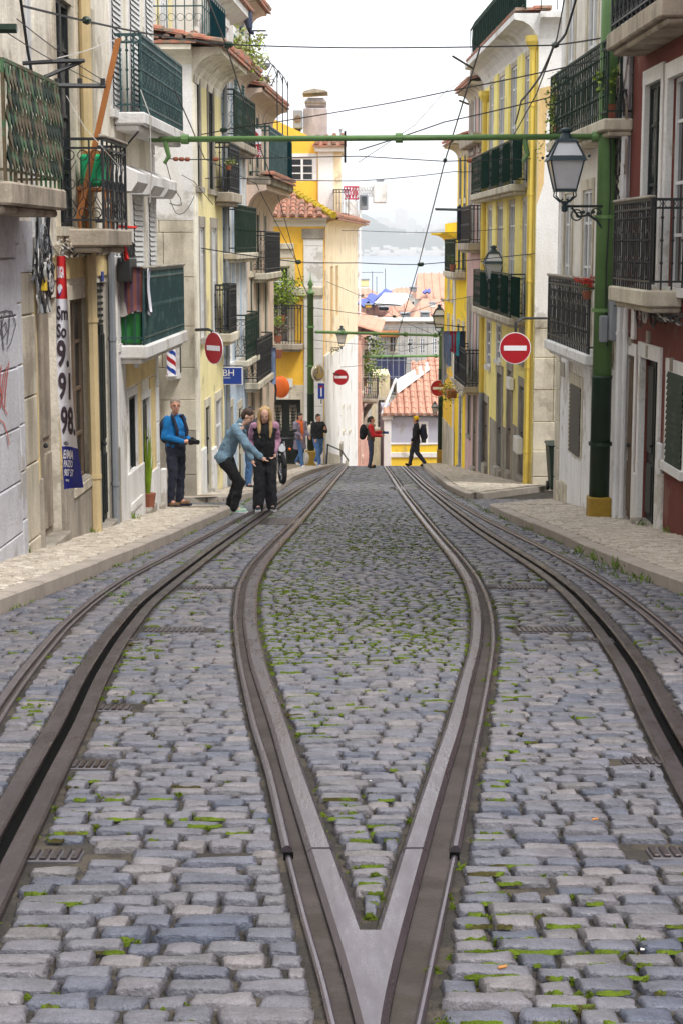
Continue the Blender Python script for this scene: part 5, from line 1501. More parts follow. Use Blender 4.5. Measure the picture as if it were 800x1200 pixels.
MB().lathe((p.x, p.y, p.z - .12), [(.05, 0), (.07, .1), (.075, .12)], 9).build('pot', M['terracotta'], t)
foliage('leaves', (p.x, p.y, p.z + .04), .1, 40, [M['leaf_dark']], t, .06, seed=8)
foliage('blossom', (p.x, p.y, p.z + .14), .14, 120, [M['flower_red']], t, .05, (1.2, 1, .6), seed=7)

# --- lemon yellow house
s0, s1 = 0.0, RB.s(563)
ztop = RB.z(622, 26)
B = Building('lemon_yellow_house', 'lemon yellow corner house with white stone side and two continuous balconies', RB, s0, s1, ztop, M['yellow_wall'], depth=8)
rsx = lambda px, py=350, off=0.0: RB.s(px, py, off)
zu, zl = RB.z(614, 212, .3), RB.z(614, 378, .3)
cols = [(618, 611.5), (602, 595.5), (588, 582), (575.5, 571)]
for (p, q) in cols:
    B.window(rsx(p), rsx(q), zu + .02, RB.z(618, 66), 'frame_white', 'stone', depth=.12, w=.09)
    B.window(rsx(p), rsx(q), zl + .02, RB.z(618, 236), 'frame_white', 'stone', depth=.12, w=.09)
zg5 = lambda s: zg(RB, s)
B.door(rsx(617), rsx(610), zg5(.6), RB.z(617, 456), 'frame_dark', 'stone_grey', depth=.12, leafs=1, w=.16)
B.window(rsx(617), rsx(610), RB.z(617, 426), RB.z(617, 392), 'frame_brown', 'stone_grey', depth=.1, leafs=1, bars=0)
B.door(rsx(601), rsx(596), zg5(2.2), RB.z(601, 436), 'frame_brown', 'stone_grey', depth=.1, leafs=1, w=.18)
B.door(rsx(589.5), rsx(584), zg5(4), RB.z(589, 440), 'frame_dark', 'stone_grey', depth=.1, leafs=1, w=.18)
B.window(rsx(587), rsx(582.5), RB.z(587, 424), RB.z(587, 381), 'frame_white', 'stone_white', depth=.1, leafs=1)
B.window(rsx(575), rsx(571), RB.z(575, 431), RB.z(575, 377), 'frame_white', 'stone_white', depth=.1, leafs=1)
B.door(rsx(573), rsx(568), zg5(6.5), RB.z(573, 474), 'frame_brown', 'stone_grey', depth=.1, leafs=1, w=.16)
B.wall()
for (p, q) in ((609, 603), (594.5, 591), (582.5, 575.5)):
    MB(RB).box(rsx(p), rsx(q), -.05, .016, zr(44) - .2, zg5(rsx(p)) + 1.35 + random.uniform(-.1, .2)).build('bare_plinth', M['stone_grey'], B.e)
for (p, q) in ((609.5, 603.5), (594, 589.5), (581, 577)):
    MB(RB).bbox(rsx(p), rsx(q), -.03, .05, zl - 3.0 + 3.15, ztop - .55, .01).build('pilaster', M['yellow_wall'], B.e)
B.cornice(ztop - .66, .7, .5, M['stone_white'])
B.eave(ztop + .06, .5, 'tile_old', rise=.1, back=.3)
B.balcony(rsx(614), rsx(553, 225, .3), zu, .32, 1.0, 'scroll', 'iron_green', 'stone', thick=.16, pitch=.13)
B.balcony(rsx(614), rsx(555, 360, .3), zl, .32, 1.0, 'scroll', 'iron_green', 'stone', thick=.16, pitch=.13)
for zf in (zu, zl):     # sheets tied to the railing in four lengths
    for (p, q) in ((611.5, 600.5), (597, 588.5), (585, 575.5), (572.5, 564)):
        MB(RB).box(RB.s(p, 290, .3), RB.s(q, 290, .3), .334, .342, zf + .08, zf + .96).build('balcony_screen', M['green_screen'], B.e)
B.pipe(RB.s(619, 350, .1), zg5(0) - .1, RB.z(622, 60), .075, 'pipe_yellow', .1)
B.pipe(RB.s(564.5, 350, .1), RB.z(565, 458), RB.z(565, 120), .075, 'pipe_yellow', .1)
MB(RB).lathe((RB.s(564.5, 350, .1), .1, RB.z(565, 125)), [(.08, 0), (.17, .18), (.17, .3)], 8).build('rainwater_head', M['pipe_yellow'], B.e)
MB(RB).lathe((RB.s(619, 350, .1), .1, RB.z(620, 66)), [(.08, 0), (.17, .18), (.17, .3)], 8).build('rainwater_head', M['pipe_yellow'], B.e)
B.pipe(RB.s(564.5, 350, .1), zg5(8) - .1, RB.z(565, 458), .07, 'pipe_grey', .1)
MB(RB).bbox(rsx(616.5), rsx(611.5), .03, .17, RB.z(614, 533), RB.z(614, 514), .01).build('meter_box', M['plate_white'], B.e)
MB(RB).bbox(rsx(604), rsx(600), .02, .13, RB.z(602, 457), RB.z(602, 443), .01).build('switch_box', M['plate_white'], B.e)
# roof terrace railing with dark mesh
rb = MB(RB); zt = ztop + .12; Lr = RB.s(556, 60, .2)
for k in range(30):
    s = Lr * k / 29; rb.tube([(s, .3, zt), (s, .34, zt + .9), (s, .2, zt + 1.15)], .013, 4)
for zz in (zt + .1, zt + .9): rb.tube([(0, .32, zz), (Lr, .32, zz)], .018, 4)
for k in range(12): rb.tube([(0.02, .3 - k * .35, zt), (0.02, .3 - k * .35, zt + 1.0)], .013, 4)
rb.tube([(0.02, .3, zt + 1.0), (0.02, -4, zt + 1.0)], .018, 4)
rb.build('terrace_railing', M['iron_green'], B.e)
MB(RB).box(.05, Lr - .1, .27, .285, zt + .02, zt + .95).build('terrace_screen', M['green_screen'], B.e)
# side wall: white render, bare plaster patch, stone blocks below
MB(RS).box(.01, 5.6, -.05, .025, RS.z(635, 372), ztop - .5).build('side_render', M['white_side'], B.e)
MB(RS).prism([(.02, RS.z(630, 240)), (.16, RS.z(630, 215)), (.2, RS.z(630, 130)), (.5, RS.z(640, 112)), (.3, RS.z(632, 100)), (.02, RS.z(626, 104))], 1, .0, .031).build('plaster_patch', M['beige_patch'], B.e)
z = zr(38) - .3
while z < RS.z(635, 374) - .12:
    h = min(random.uniform(.55, .8), RS.z(635, 374) - z); x = .01
    for w_ in (random.choice((.75, .45)), .7, .8, .9):
        MB(RS).bbox(x + .006, x + w_ - .006, -.06, (.09 if z < zr(38) + .5 else .035) + random.uniform(-.004, .006), z + .006, z + h - .006, .012).build('stone_block', M['stone'], B.e); x += w_
    z += h
bc = Building('x', '', RS, 0, 6, ztop, M['white_side'], e=B.e)
bc.cornice(ztop - .66, .7, .3, M['stone_white'], s0=-.0, s1=5)

# --- dusty pink house, bright yellow house, low yellow house
s0, s1 = RB.s(563), RB.s(546)
ztp = RB.z(546, 112)
B = Building('dusty_pink_house', 'narrow dusty pink house with orange roof edge between two yellow houses', RB, s0, s1, ztp, M['dusty_pink'], depth=7)
f1, f2 = RB.z(556, 285, .3), RB.z(560, 462, .3)
for zf in (f1, f2, RB.z(555, 180)):
    for (p, q) in ((561, 558.5), (554, 551.5), (549.5, 548)): B.window(rsx(p), rsx(q), zf + .05, zf + 2.3, 'frame_white', 'stone_grey', depth=.1)
B.door(rsx(559), rsx(556), zg5(11), zg5(11) + 2.7, 'frame_brown', 'stone_grey', depth=.1); B.window(rsx(552), rsx(549.5), zg5(13) + 1, zg5(13) + 2.6, 'frame_dark', 'stone_grey', depth=.1)
B.wall(); B.cornice(ztp - .35, .35, .3, M['stone']); B.eave(ztp + .02, .42, 'tile', rise=.35)
MB(RB).bbox(s0 + .05, s1, .0, .28, RB.z(556, 172), RB.z(556, 160), .03).build('ledge', M['concrete'], B.e)
B.balcony(rsx(562), RB.s(539, 270, .3), f1, .32, 1.05, 'bars', 'iron', 'concrete', thick=.2)
MB(RB).box(rsx(551.5), rsx(547), .33, .345, f1 + .1, f1 + 1.1).build('balcony_screen', M['dark_sheet'], B.e)
B.balcony(rsx(563), rsx(549), f2, .42, 1.05, 'bars', 'iron', 'concrete', thick=.16, screen='dark_sheet')

s0, s1 = RB.s(546), RB.s(534)
zty = RB.z(535, 172)
B = Building('bright_yellow_house', 'bright yellow house with flower boxes and jutting tiled eave', RB, s0, s1, zty, M['bright_yellow'], depth=7)
f1, f2 = RB.z(540, 320, .3), RB.z(540, 470, .3)
for zf in (f1, f2, RB.z(540, 245)):
    for (p, q) in ((544, 542), (538.5, 536.5)): B.window(rsx(p), rsx(q), zf + .05, zf + 2.1, 'frame_dark', 'stone', depth=.1, shutter='iron_green' if zf == f1 else None)
B.door(rsx(542), rsx(539), zg5(16), zg5(16) + 2.8, 'frame_dark', 'stone_white', depth=.1)
B.wall(); B.cornice(zty - .4, .4, .4, M['stone']); B.eave(zty + .02, .5, 'tile', rise=.35)
B.balcony(rsx(545), rsx(533), f1, .35, 1.0, 'bars', 'iron_green', 'stone', thick=.18)
s0, s1 = RB.s(534), RB.s(520)
ztq = RB.z(522, 262)
B = Building('low_yellow_house', 'lower warm yellow house at the crest on the lantern side', RB, s0, s1, ztq, M['bright_yellow'], depth=8)
for zf in (RB.z(527, 350), RB.z(527, 440)):
    for (p, q) in ((532, 530), (526, 524.5)): B.window(rsx(p), rsx(q), zf, zf + 1.9, 'frame_white', 'stone', depth=.1)
B.wall(); B.cornice(RB.z(522, 285), .35, .45, M['bright_yellow'], 'ledge')
MB(RB).box(s0 + .01, s1 - .01, -.05, .02, zr(62), RB.z(522, 430)).build('lower_render', M['orange_yellow'], B.e)
MB(RB).box(s0 + .01, s1 - .01, -.05, .035, zr(62), zg5(20) + 1.4).build('plinth', M['stone'], B.e)
MB(RB).box(s0 + .1, s0 + .5, -.05, .05, zr(60), ztq - .3).build('white_edge', M['stone_white'], B.e)

# flower boxes and washing on the far balconies
def rack(s, z, n, ln, label):
    t = thing('drying_rack', label, 'drying rack', tuple(RB.w(s, .3, z)))
    mb = MB(RB)
    for k in range(n): mb.tube([(s + .25 * k, .0, z - .02 * k), (s + .25 * k, ln, z + .1)], .012, 4)
    mb.tube([(s - .1, ln * .95, z + .1), (s + .25 * n, ln * .95, z + .1)], .01, 4); mb.tube([(s - .1, ln * .6, z + .06), (s + .25 * n, ln * .6, z + .06)], .01, 4)
    mb.build('rods', M['iron'], t)
zz = RB.z(532, 388, .6)
rack(RB.s(545, 400), zz, 4, 1.2, 'iron drying rods over the street from the bright yellow house')
K1, K2, K3, K4, K5 = dye('denim_cloth', (120, 136, 168)), dye('crimson_cloth', (170, 26, 58)), dye('turquoise_cloth', (60, 160, 178)), dye('dark_navy_cloth', (46, 52, 66)), dye('pale_grey_cloth', (176, 174, 170))
for (px, w_, h_, mt, lab) in [(524, .24, 1.0, K1, 'faded denim trousers drying on the rods by the bright yellow house'), (530.5, .2, .62, K2, 'crimson shirt drying on the rods by the bright yellow house'), (534.5, .2, .7, K3, 'turquoise shirt drying next to the crimson one'), (540, .26, 1.2, K4, 'dark navy sheet drying nearest the pink house'), (520, .16, 1.5, K5, 'long pale cloth hanging at the street end of the rods')]:
    p = at(px, 388, 50.5)
    cloth('laundry', lab, WF, p.x, p.y, p.z, w_, h_, mt, 'washing by the bright yellow house')
for (s, z, lab) in ((RB.s(545, 455), RB.z(531, 474, .6), 'wooden flower box crammed with plants under the washing'),):
    p = RB.w(s, .5, z); t = thing('flower_box', lab, 'flower box', tuple(p))
    MB(RB).bbox(s - .5, s + .5, .32, .62, z, z + .24, .02).build('box', M['wood'], t)
    foliage('foliage', (p.x, p.y, p.z + .4), .34, 170, [M['leaf_dark'], M['leaf']], t, .09, (1, 1.6, .9), seed=11, hang=.5)
p = RB.w(RB.s(545, 330), .4, RB.z(536, 318, .3)); t = thing('balcony_plant', 'small leafy plant on the shuttered balcony of the bright yellow house', 'plant', tuple(p))
MB().lathe(tuple(p), [(.07, 0), (.1, .18), (.11, .2)], 8).build('pot', M['terracotta'], t); foliage('foliage', (p.x, p.y, p.z + .32), .16, 60, [M['leaf_dark']], t, .07, seed=13)
# wheeled bin in the side street
p = Vector((4.72, 36.6, zr(36.6) + .02)); t = thing('wheelie_bin', 'dark green wheelie bin standing in the side street by the lemon house', 'bin', tuple(p))
mb = MB(); x, y, z = p
mb.add([(x - .22, y - .26, z + .06), (x + .22, y - .26, z + .06), (x + .22, y + .24, z + .06), (x - .22, y + .24, z + .06), (x - .29, y - .34, z + 1.0), (x + .29, y - .34, z + 1.0), (x + .29, y + .34, z + 1.0), (x - .29, y + .34, z + 1.0)], [(0, 3, 2, 1), (4, 5, 6, 7), (0, 1, 5, 4), (1, 2, 6, 5), (2, 3, 7, 6), (3, 0, 4, 7)])
M['bin'] = pmat('bin_plastic', lin(30, 48, 42), rough=.5, var=.15, bump=.001)
mb.build('bin_body', M['bin'], t); MB().bbox(x - .32, x + .32, y - .38, y + .38, z + 1.0, z + 1.07, .03).build('lid', M['bin'], t)
for sx in (-.24, .24): MB().tube([(x + sx - .03, y + .22, z + .1), (x + sx + .03, y + .22, z + .1)], .1, 12).build('wheel', M['iron'], t)
# ------------------------------------------------------------------ houses at the crest and the town below
M['net'] = plaster('netted_facade', (204, 200, 194), var=0.1, streak=0.1)
M['grey_violet'] = plaster('grey_violet_plaster', (176, 176, 190), var=0.06, streak=0.05)
M['sun_yellow'] = plaster('sun_yellow_plaster', (236, 200, 66), var=0.06, streak=0.05)
M['salmon'] = plaster('salmon_plaster', (226, 178, 164), var=0.14, streak=0.2)
M['tarp_blue'] = pmat('blue_tarpaulin', lin(70, 92, 190), rough=.5, var=.3, scale=.8, bump=.05, bscale=2)
M['sheet_white'] = pmat('white_roof_sheet', lin(232, 232, 230), rough=.5, var=.1, scale=1, bump=0)
M['wall_pale'] = plaster('pale_town_wall', (206, 200, 190), var=.1)

F6 = Frame((-4.6, 59), (-0.6, 59))
if F6.n.y > 0: F6.n = -F6.n
zg6 = zr(59) + .1
z6 = lambda px, py: F6.z(px, py)
x6 = lambda px: F6.s(px)
ztop = z6(350, 262)
B = Building('ochre_house', 'ochre yellow house facing up the street with tiled hip roof and peach side', F6, 0, 4.0, ztop, M['ochre'], depth=10)
B.window(x6(316), x6(339), z6(330, 402), z6(330, 312), 'frame_white', 'stone', depth=.2, bars=2, w=.2)
dr = B.hole(x6(316), x6(352), zg6 - .4, z6(335, 468), .3)
B.wall()
# black double door with lattice lights
a, b, c, d = x6(316), x6(352), zg6, z6(335, 468)
dd = MB(F6).box(a, b, -.29, -.24, c - .3, d).build('door', M['frame_dark'], B.e)
for k in (0, 1):
    x0, x1 = a + (b - a) * k / 2 + .06, a + (b - a) * (k + 1) / 2 - .06
    MB(F6).box(x0 + .08, x1 - .08, -.242, -.232, c + 1.15, d - .2).build('pane', M['stone'], dd)
    lt = MB(F6)
    for q in range(9):
        lt.tube([(x0 + .08 + (x1 - x0 - .16) * q / 8, -.225, c + 1.15), (x0 + .08 + (x1 - x0 - .16) * ((q + 4) % 9) / 8, -.225, d - .2)], .011, 3)
    for q in range(9): lt.tube([(x0 + .08, -.225, c + 1.15 + (d - c - 1.35) * q / 8), (x1 - .08, -.225, c + 1.15 + (d - c - 1.35) * q / 8)], .011, 3)
    lt.build('lattice', M['frame_dark'], dd)
    MB(F6).bbox(x0 + .05, x1 - .05, -.245, -.215, c + .12, c + .95, .03).build('lower_panel', M['frame_dark'], dd)
    MB(F6).bbox(x0, x1, -.242, -.222, c + 1.02, c + 1.08, .01).build('rail', M['frame_dark'], dd)
B.surround((a, b, c - .3, d, .3), dd, M['stone'], .22, .03, sill=False)
MB(F6).box(x6(330), x6(338), .0, .035, d + .05, d + .2).build('number_plate', M['plate_white'], B.e)
MB(F6).bbox(.01, 3.98, -.05, .02, zg6 - .3, z6(330, 466) + .28, .01).build('stone_base', M['stone'], B.e)
o_ = bpy.data.objects['stone_base']; bpy.data.objects.remove(o_)
for (p, q) in ((.01, a - .23), (b + .23, x6(356))): MB(F6).box(p, q, -.05, .02, zg6 - .4, d + .3).build('stone_base', M['stone'], B.e)
MB(F6).box(a - .23, b + .23, -.05, .02, d + .28, d + .5).build('stone_base', M['stone'], B.e)
MB(F6).bbox(.0, 3.99, -.03, .12, z6(330, 345 + 2), z6(330, 336), .03).build('string_course', M['stone'], B.e)
B.quoins(x6(356), 3.98, zg6 - .4, ztop - .3, 'stone_white', .62, .05)
MB(F6).bbox(x6(354), 4.02, -.02, .1, z6(365, 280), z6(365, 268), .02).build('capital', M['stone_grey'], B.e)
MB(F6).bbox(x6(312), x6(345), -.02, .14, z6(330, 292), z6(330, 285), .02).build('window_cornice', M['stone'], B.e)
MB(F6).box(x6(312), x6(345), -.04, .04, z6(330, 302), z6(330, 292.2)).build('window_frieze', M['stone'], B.e)
B.cornice(ztop - .1, .28, .3, M['white_side'], s0=-.1, s1=4.1)
B.balcony(x6(300), x6(353), z6(330, 402), .55, 1.3, 'bars', 'iron', 'concrete', thick=.2)
# peach side running down the street
S6 = Frame((-.6, 59), (0.75, 77))
if S6.n.x < 0: S6.n = -S6.n
B2 = Building('x', '', S6, .7, 17.5, S6.z(385, 262), M['peach'], depth=3.5, e=B.e)
for (p, q) in ((387.5, 389), (395, 396.5), (389, 390.5), (393.5, 395)): B2.hole(S6.s(p), S6.s(q), S6.z(390, 396) if p < 392 else S6.z(395, 370), S6.z(390, 312), .12)
for (p, q, y0, y1) in ((404, 405.5, 540, 480), (397.5, 399, 520, 510)): B2.door(S6.s(p), S6.s(q), S6.z(p, y0), S6.z(p, y1), 'frame_brown', None, depth=.1)
for (p, q) in ((401, 402.5), (408, 409.5)): B2.window(S6.s(p), S6.s(q), S6.z(p, 505), S6.z(p, 480), 'frame_brown', 'stone', depth=.1)
B2.wall()
MB(S6).box(.03, 17.4, -.05, .015, zr(77) - 1, S6.z(383, 420)).build('lower_white_render', M['white_side'], B.e)
MB(S6).box(.03, 2.2, -.05, .05, zr(62) - .5, S6.z(383, 415)).build('stone_return', M['stone_white'], B.e)
B2.cornice(B2.zt - .15, .3, .35, M['peach'])
# hip roof: front slope, side slope, lichen-covered hip
zt = ztop + .2; rise = at(322, 211, 62.0).z - zt
def tri_clip(sc_, t): return sc_ < 4.25 - 2.25 * t
tile_field(F6, -.5, 4.3, [(.45, zt), (-3.6, zt + rise)], M['tile'], B.e, .3, .42, clip=tri_clip)
MB(F6).add([(-.5, .45, zt), (4.35, .45, zt), (2.1, -3.6, zt + rise), (-.5, -3.6, zt + rise)], [(0, 1, 2, 3)]).build('roof_bed', M['tile'], B.e)
MB().add([tuple(F6.w(4.35, .45, zt)), tuple(S6.w(17.5, .45, zt)), tuple(F6.w(2.1, -8, zt + rise)), tuple(F6.w(2.1, -3.6, zt + rise))], [(0, 1, 2, 3)]).build('roof_side', M['tile'], B.e)
tile_field(S6, .0, 17.5, [(.5, zt - .02), (-.3, zt + .28)], M['tile'], B.e, .3, .4)
hp = MB(F6)
for k in range(16):
    t = k / 16; p0 = (4.35 - 2.25 * t, .45 - 4.05 * t, zt + rise * t); p1 = (4.35 - 2.25 * (t + .075), .45 - 4.05 * (t + .075), zt + rise * (t + .075))
    hp.tube([(p0[0], p0[1], p0[2] + .07), (p1[0], p1[1], p1[2] + .05)], [.13, .1], 7)
hp.build('hip_tiles', M['lichen'], B.e)
# plants, washing on the balcony
def potted(px, py, y, r, n, label, mats, pot=.12, squash=(1, 1, 1), seed=1, name='balcony_plant', up=.3, leaf=.09, cat='plant'):
    p = at(px, py, y); t = thing(name, label, cat, tuple(p))
    MB().lathe(tuple(p), [(pot * .7, 0), (pot, pot * 1.7), (pot * 1.06, pot * 1.9)], 10).build('pot', M['terracotta'], t)
    foliage('foliage', (p.x, p.y, p.z + pot * 1.9 + up), r, n, [M[m] for m in mats], t, leaf, squash, seed=seed)
    return t
potted(330, 380, 58.5, .6, 480, 'tall bright yellow green bush on the balcony of the ochre house', ['leaf', 'leaf', 'leaf_dark'], .16, (1.1, .5, 1.1), 21, up=.75, leaf=.14)
potted(320, 396, 57.0, .3, 150, 'round leafy plant hanging over the lower left of that balcony', ['leaf', 'leaf_dark'], .13, (1.2, .6, .8), 22, up=.25, leaf=.11)
M['leaf_purple'] = pmat('purple_leaf', lin(112, 70, 78), rough=.7, var=.3, scale=8, bump=0)
potted(326, 402, 56.8, .35, 180, 'purple leaved plant spilling from the street end of the balcony', ['leaf_purple', 'leaf_purple', 'leaf_dark'], .13, (1.4, .6, .6), 23, up=.2, leaf=.1)
p = at(326, 411, 56.6); t = thing('wall_planter', 'clay planters on the railing below the purple plant', 'planter', tuple(p))
MB().lathe(tuple(p), [(.1, -.25), (.15, 0), (.16, .03)], 10).build('pot', M['terracotta'], t)
q = at(300, 413, 43.0)
t = thing('clothes_line', 'iron clothes rods reaching from the pinkish house', 'clothes line', tuple(q))
MB().tube([tuple(at(294, 417, 42.6)), tuple(at(324, 416, 43.2))], .015, 4).build('rod', M['iron'], t); MB().tube([tuple(at(295, 409, 42.8)), tuple(at(322, 405, 43.4))], .015, 4).build('rod', M['iron'], t)
for (px, w_, h_, mt, lab) in [(304, .2, .75, K4, 'dark jeans nearest the wall on the rods of the pinkish house'), (309, .16, .8, dye('blue_grey_cloth', (96, 110, 146)), 'blue grey trousers second from the wall on the same rods'), (314, .14, .7, K4, 'short dark cloth in the middle of the rods'), (319, .2, .9, K1, 'faded denim trousers at the street end of the rods of the pinkish house')]:
    p = at(px, 407, 43.1); cloth('laundry', lab, WF, p.x, p.y, p.z, w_, h_, mt, 'washing by the pinkish house')
# handrail beside the peach wall
hb = MB(); a = at(383, 545, 58.2); b = at(384, 521, 58.2); c = at(400, 528, 64); d = at(415, 548, 70)
hb.tube([tuple(a), tuple(b), tuple(c), tuple(at(408, 540, 67))], .03, 6); hb.tube([tuple(c), tuple(c - Vector((0, 0, .8)))], .025, 6)
tag(hb.build('handrail', M['iron']), 'bent black handrail at the foot of the peach wall', 'handrail')
wl = MB(); wl.add([tuple(at(385, 530, 58.4)), tuple(at(399, 534, 63)), tuple(at(399, 556, 63)), tuple(at(385, 556, 58.4)), tuple(at(383, 530, 58.8)), tuple(at(397.5, 534, 63.2)), tuple(at(397.5, 556, 63.2)), tuple(at(383, 556, 58.8))], [(0, 1, 2, 3), (4, 7, 6, 5), (0, 4, 5, 1), (1, 5, 6, 2), (0, 3, 7, 4)])
tag(wl.build('low_wall', M['stone']), 'low stone wall below the bent handrail', 'wall')

# --- taller ochre house behind, with gable, tower and chimney
F7 = Frame((-6, 66), (1.2, 66))
if F7.n.y > 0: F7.n = -F7.n
def z7(px, py): return F7.z(px, py)
x7 = lambda px: F7.s(px)
B = Building('tall_ochre_house', 'taller ochre house behind the tiled roof with white chimney and corner tower', F7, x7(280), x7(374), z7(340, 245), M['ochre'], depth=9, zb=zr(66) - 2)
B.window(x7(341), x7(368), z7(355, 212), z7(355, 185), 'frame_white', 'stone_white', depth=.08, leafs=2, bars=2, sill=False)
B.zt = z7(340, 178)
B.wall()
MB(F7).prism([(x7(280), z7(300, 178)), (x7(374), z7(370, 178)), (x7(374), z7(372, 165)), (x7(303), z7(303, 130)), (x7(280), z7(290, 118))], 1, -9, -.001).build('gable', M['ochre'], B.e)
tw = MB(F7); tw.bbox(x7(373), x7(391), -2.0, .12, z7(380, 262), z7(380, 176), .02); tw.build('corner_tower', M['white_side'], B.e)
MB(F7).bbox(x7(391) - .02, x7(400), -6.0, .02, z7(380, 262), z7(380, 178), .02).build('tower_flank', M['peach'], B.e)
MB(F7).prism([(x7(370), z7(380, 178)), (x7(403), z7(380, 178)), (x7(405), z7(380, 172)), (x7(368), z7(380, 172))], 1, -3, .3).build('tower_cornice', M['white_side'], B.e)
tile_field(F7, x7(367), x7(406), [(.45, z7(380, 171)), (-2.5, z7(380, 171) + .55)], M['tile_old'], B.e, .28, .4)
ch = MB(F7); ch.bbox(x7(355), x7(383), -3.2, -1.8, z7(370, 178), z7(370, 122), .04); ch.bbox(x7(357), x7(382), -3.1, -1.9, z7(370, 122), z7(370, 109), .12); ch.build('chimney', plaster('chimney_render', (186, 176, 176), streak=.3), B.e)
MB(F7).prism([(x7(354), z7(370, 105)), (x7(384), z7(370, 103)), (x7(380), z7(370, 101)), (x7(368), z7(370, 99)), (x7(356), z7(370, 102))], 1, -3.5, -1.6).build('chimney_cap', M['stone_grey'], B.e)
MB(F7).bbox(x7(356.5), x7(382.5), -3.15, -1.85, z7(370, 116), z7(370, 114), .005).build('chimney_band', M['stone_grey'], B.e)
ac = thing('air_conditioner', 'grey air conditioning unit on the gable beside the white chimney', 'air conditioner', tuple(F7.w(x7(350), -2, z7(350, 150))))
MB(F7).bbox(x7(343), x7(354), -2.4, -1.6, z7(350, 147), z7(350, 125), .03).build('casing', M['pipe_grey'], ac)
MB(F7).disc(((x7(343) + x7(354)) / 2, -1.59, z7(350, 136)), .14, 1, .02).build('grille', M['frame_brown'], ac)
MB(F7).box(x7(345), x7(352), -2.2, -1.8, z7(350, 150), z7(350, 147)).build('bracket', M['iron'], ac)
B.balcony(x7(391), x7(408), z7(400, 254), .5, 1.0, 'bars', 'iron', 'concrete', thick=.14)
t = thing('roof_mast', 'thin antenna mast on the corner tower', 'antenna', tuple(F7.w(x7(399), -.5, z7(399, 175))))
MB(F7).tube([(x7(399), -.5, z7(399, 178)), (x7(399), -.5, z7(399, 150))], .03, 5).build('mast', M['pipe_grey'], t); MB(F7).tube([(x7(399), -.5, z7(399, 153)), (x7(399), -.5, z7(399, 150))], .07, 6).build('mast_head', M['pipe_grey'], t)

# --- salmon houses lower on the same side
FS = Frame((.9, 79), (2.2, 110))
if FS.n.x < 0: FS.n = -FS.n
B = Building('salmon_house', 'salmon pink house with jutting roof edge below the peach wall', FS, 0, 12, at(425, 385, 84).z, M['salmon'], depth=4, zb=zr(92) - 2)
for s in (1.2, 3.8, 6.4, 9): 
    for zz in (B.zt - 2.8, B.zt - 5.8): B.window(s, s + 1, zz, zz + 1.8, 'frame_white', 'stone', depth=.1)
B.wall(); B.eave(B.zt + .02, .9, 'tile_pale', rise=.3, pitch=.3); B.cornice(B.zt - .3, .3, .6, M['salmon'])
B.balcony(2, 5, B.zt - 3.2, .7, 1, 'bars', 'iron', 'concrete')
potted(428, 425, 84, .9, 260, 'bushy plant on the upper terrace of the salmon house', ['leaf', 'leaf_dark'], .2, (1, .6, .9), 31, up=.5, leaf=.2)
potted(425, 452, 83, .9, 320, 'dark trailing shrub on the lower terrace of the salmon house', ['leaf_dark', 'leaf_dark', 'leaf'], .2, (.9, .6, 1.2), 32, up=.4, leaf=.2)
aw = MB(); aw.add([tuple(at(424, 480, 84)), tuple(at(437, 465, 84)), tuple(at(438, 470, 82.6)), tuple(at(426, 489, 82.6))], [(0, 1, 2, 3)]); aw.add([tuple(at(424, 481, 84)), tuple(at(437, 466, 84)), tuple(at(438, 472, 82.6)), tuple(at(426, 491, 82.6))], [(0, 1, 2, 3)])
tag(aw.build('awning', M['sheet_white']), 'small white awning jutting from the salmon house', 'awning')
FT = Frame((1.2, 84.0), (2.6, 84.0))
B = Building('lower_salmon_house', 'salmon pink ground floor house with railings behind the woman in red', Frame((.6, 80.5), (1.35, 80.5)), 0, .75, at(425, 515, 80.5).z, M['salmon'], depth=.0 + 3, zb=zr(80) - 2); B.wall()

# --- grey violet and yellow corner house below the crest
F8 = Frame((at(449, 540, 83).x, 83), (at(449, 540, 83).x + 6.5, 83))
if F8.n.y > 0: F8.n = -F8.n
z8 = lambda py: F8.z(480, py)
x8 = lambda px: F8.s(px)
B = Building('violet_yellow_house', 'grey violet house with yellow base and white pilaster just past the crest', F8, 0, 6.5, z8(487), M['grey_violet'], depth=7, zb=zr(83) - 3)
B.window(x8(494), x8(500), z8(519), z8(497), 'frame_dark', 'stone_white', depth=.1, w=.1)
B.wall()
MB(F8).box(.02, 6.4, -.05, .02, zr(83) - 3, z8(535)).build('yellow_base', M['sun_yellow'], B.e)
MB(F8).box(x8(458), 6.4, -.05, .03, z8(530), z8(521)).build('yellow_band', M['sun_yellow'], B.e)
for (y0, y1, pr) in ((536, 530, .1), (521, 519, .08)): MB(F8).bbox(.0, 6.4, -.05, pr, z8(y0), z8(y1), .02).build('white_band', M['stone_white'], B.e)
MB(F8).bbox(.0, x8(458.5), -.05, .14, zr(83) - 3, z8(492), .02).build('pilaster', M['stone_white'], B.e)
MB(F8).bbox(-.1, x8(460.5), -.05, .22, z8(492), z8(485), .04).build('capital', M['stone_white'], B.e)
B.cornice(z8(489), .22, .25, M['pipe_grey'])
tile_field(F8, -.1, 6.5, [(.35, z8(486)), (-6.0, z8(428))], M['tile_pale'], B.e, .34, .6, clip=lambda s, t: s > 2.4 * t - .1)
MB(F8).add([(-.15, .35, z8(486)), (6.5, .35, z8(486)), (6.5, -6, z8(428)), (2.4, -6, z8(428))], [(0, 1, 2, 3)]).build('roof_bed', M['tile_pale'], B.e)
MB(F8).add([(x8(467), -3.2, z8(454) + .12), (x8(511), -5.6, z8(436) + .2), (x8(512), -4.5, z8(445) + .25), (x8(467), -1.4, z8(469) + .2)], [(0, 1, 2, 3)]).build('skylight_sheet', M['sheet_white'], B.e)
MB(F8).tube([(-.1, .3, z8(485)), (x8(467), -4.2, z8(452))], .07, 6).build('verge', M['stone_white'], B.e)
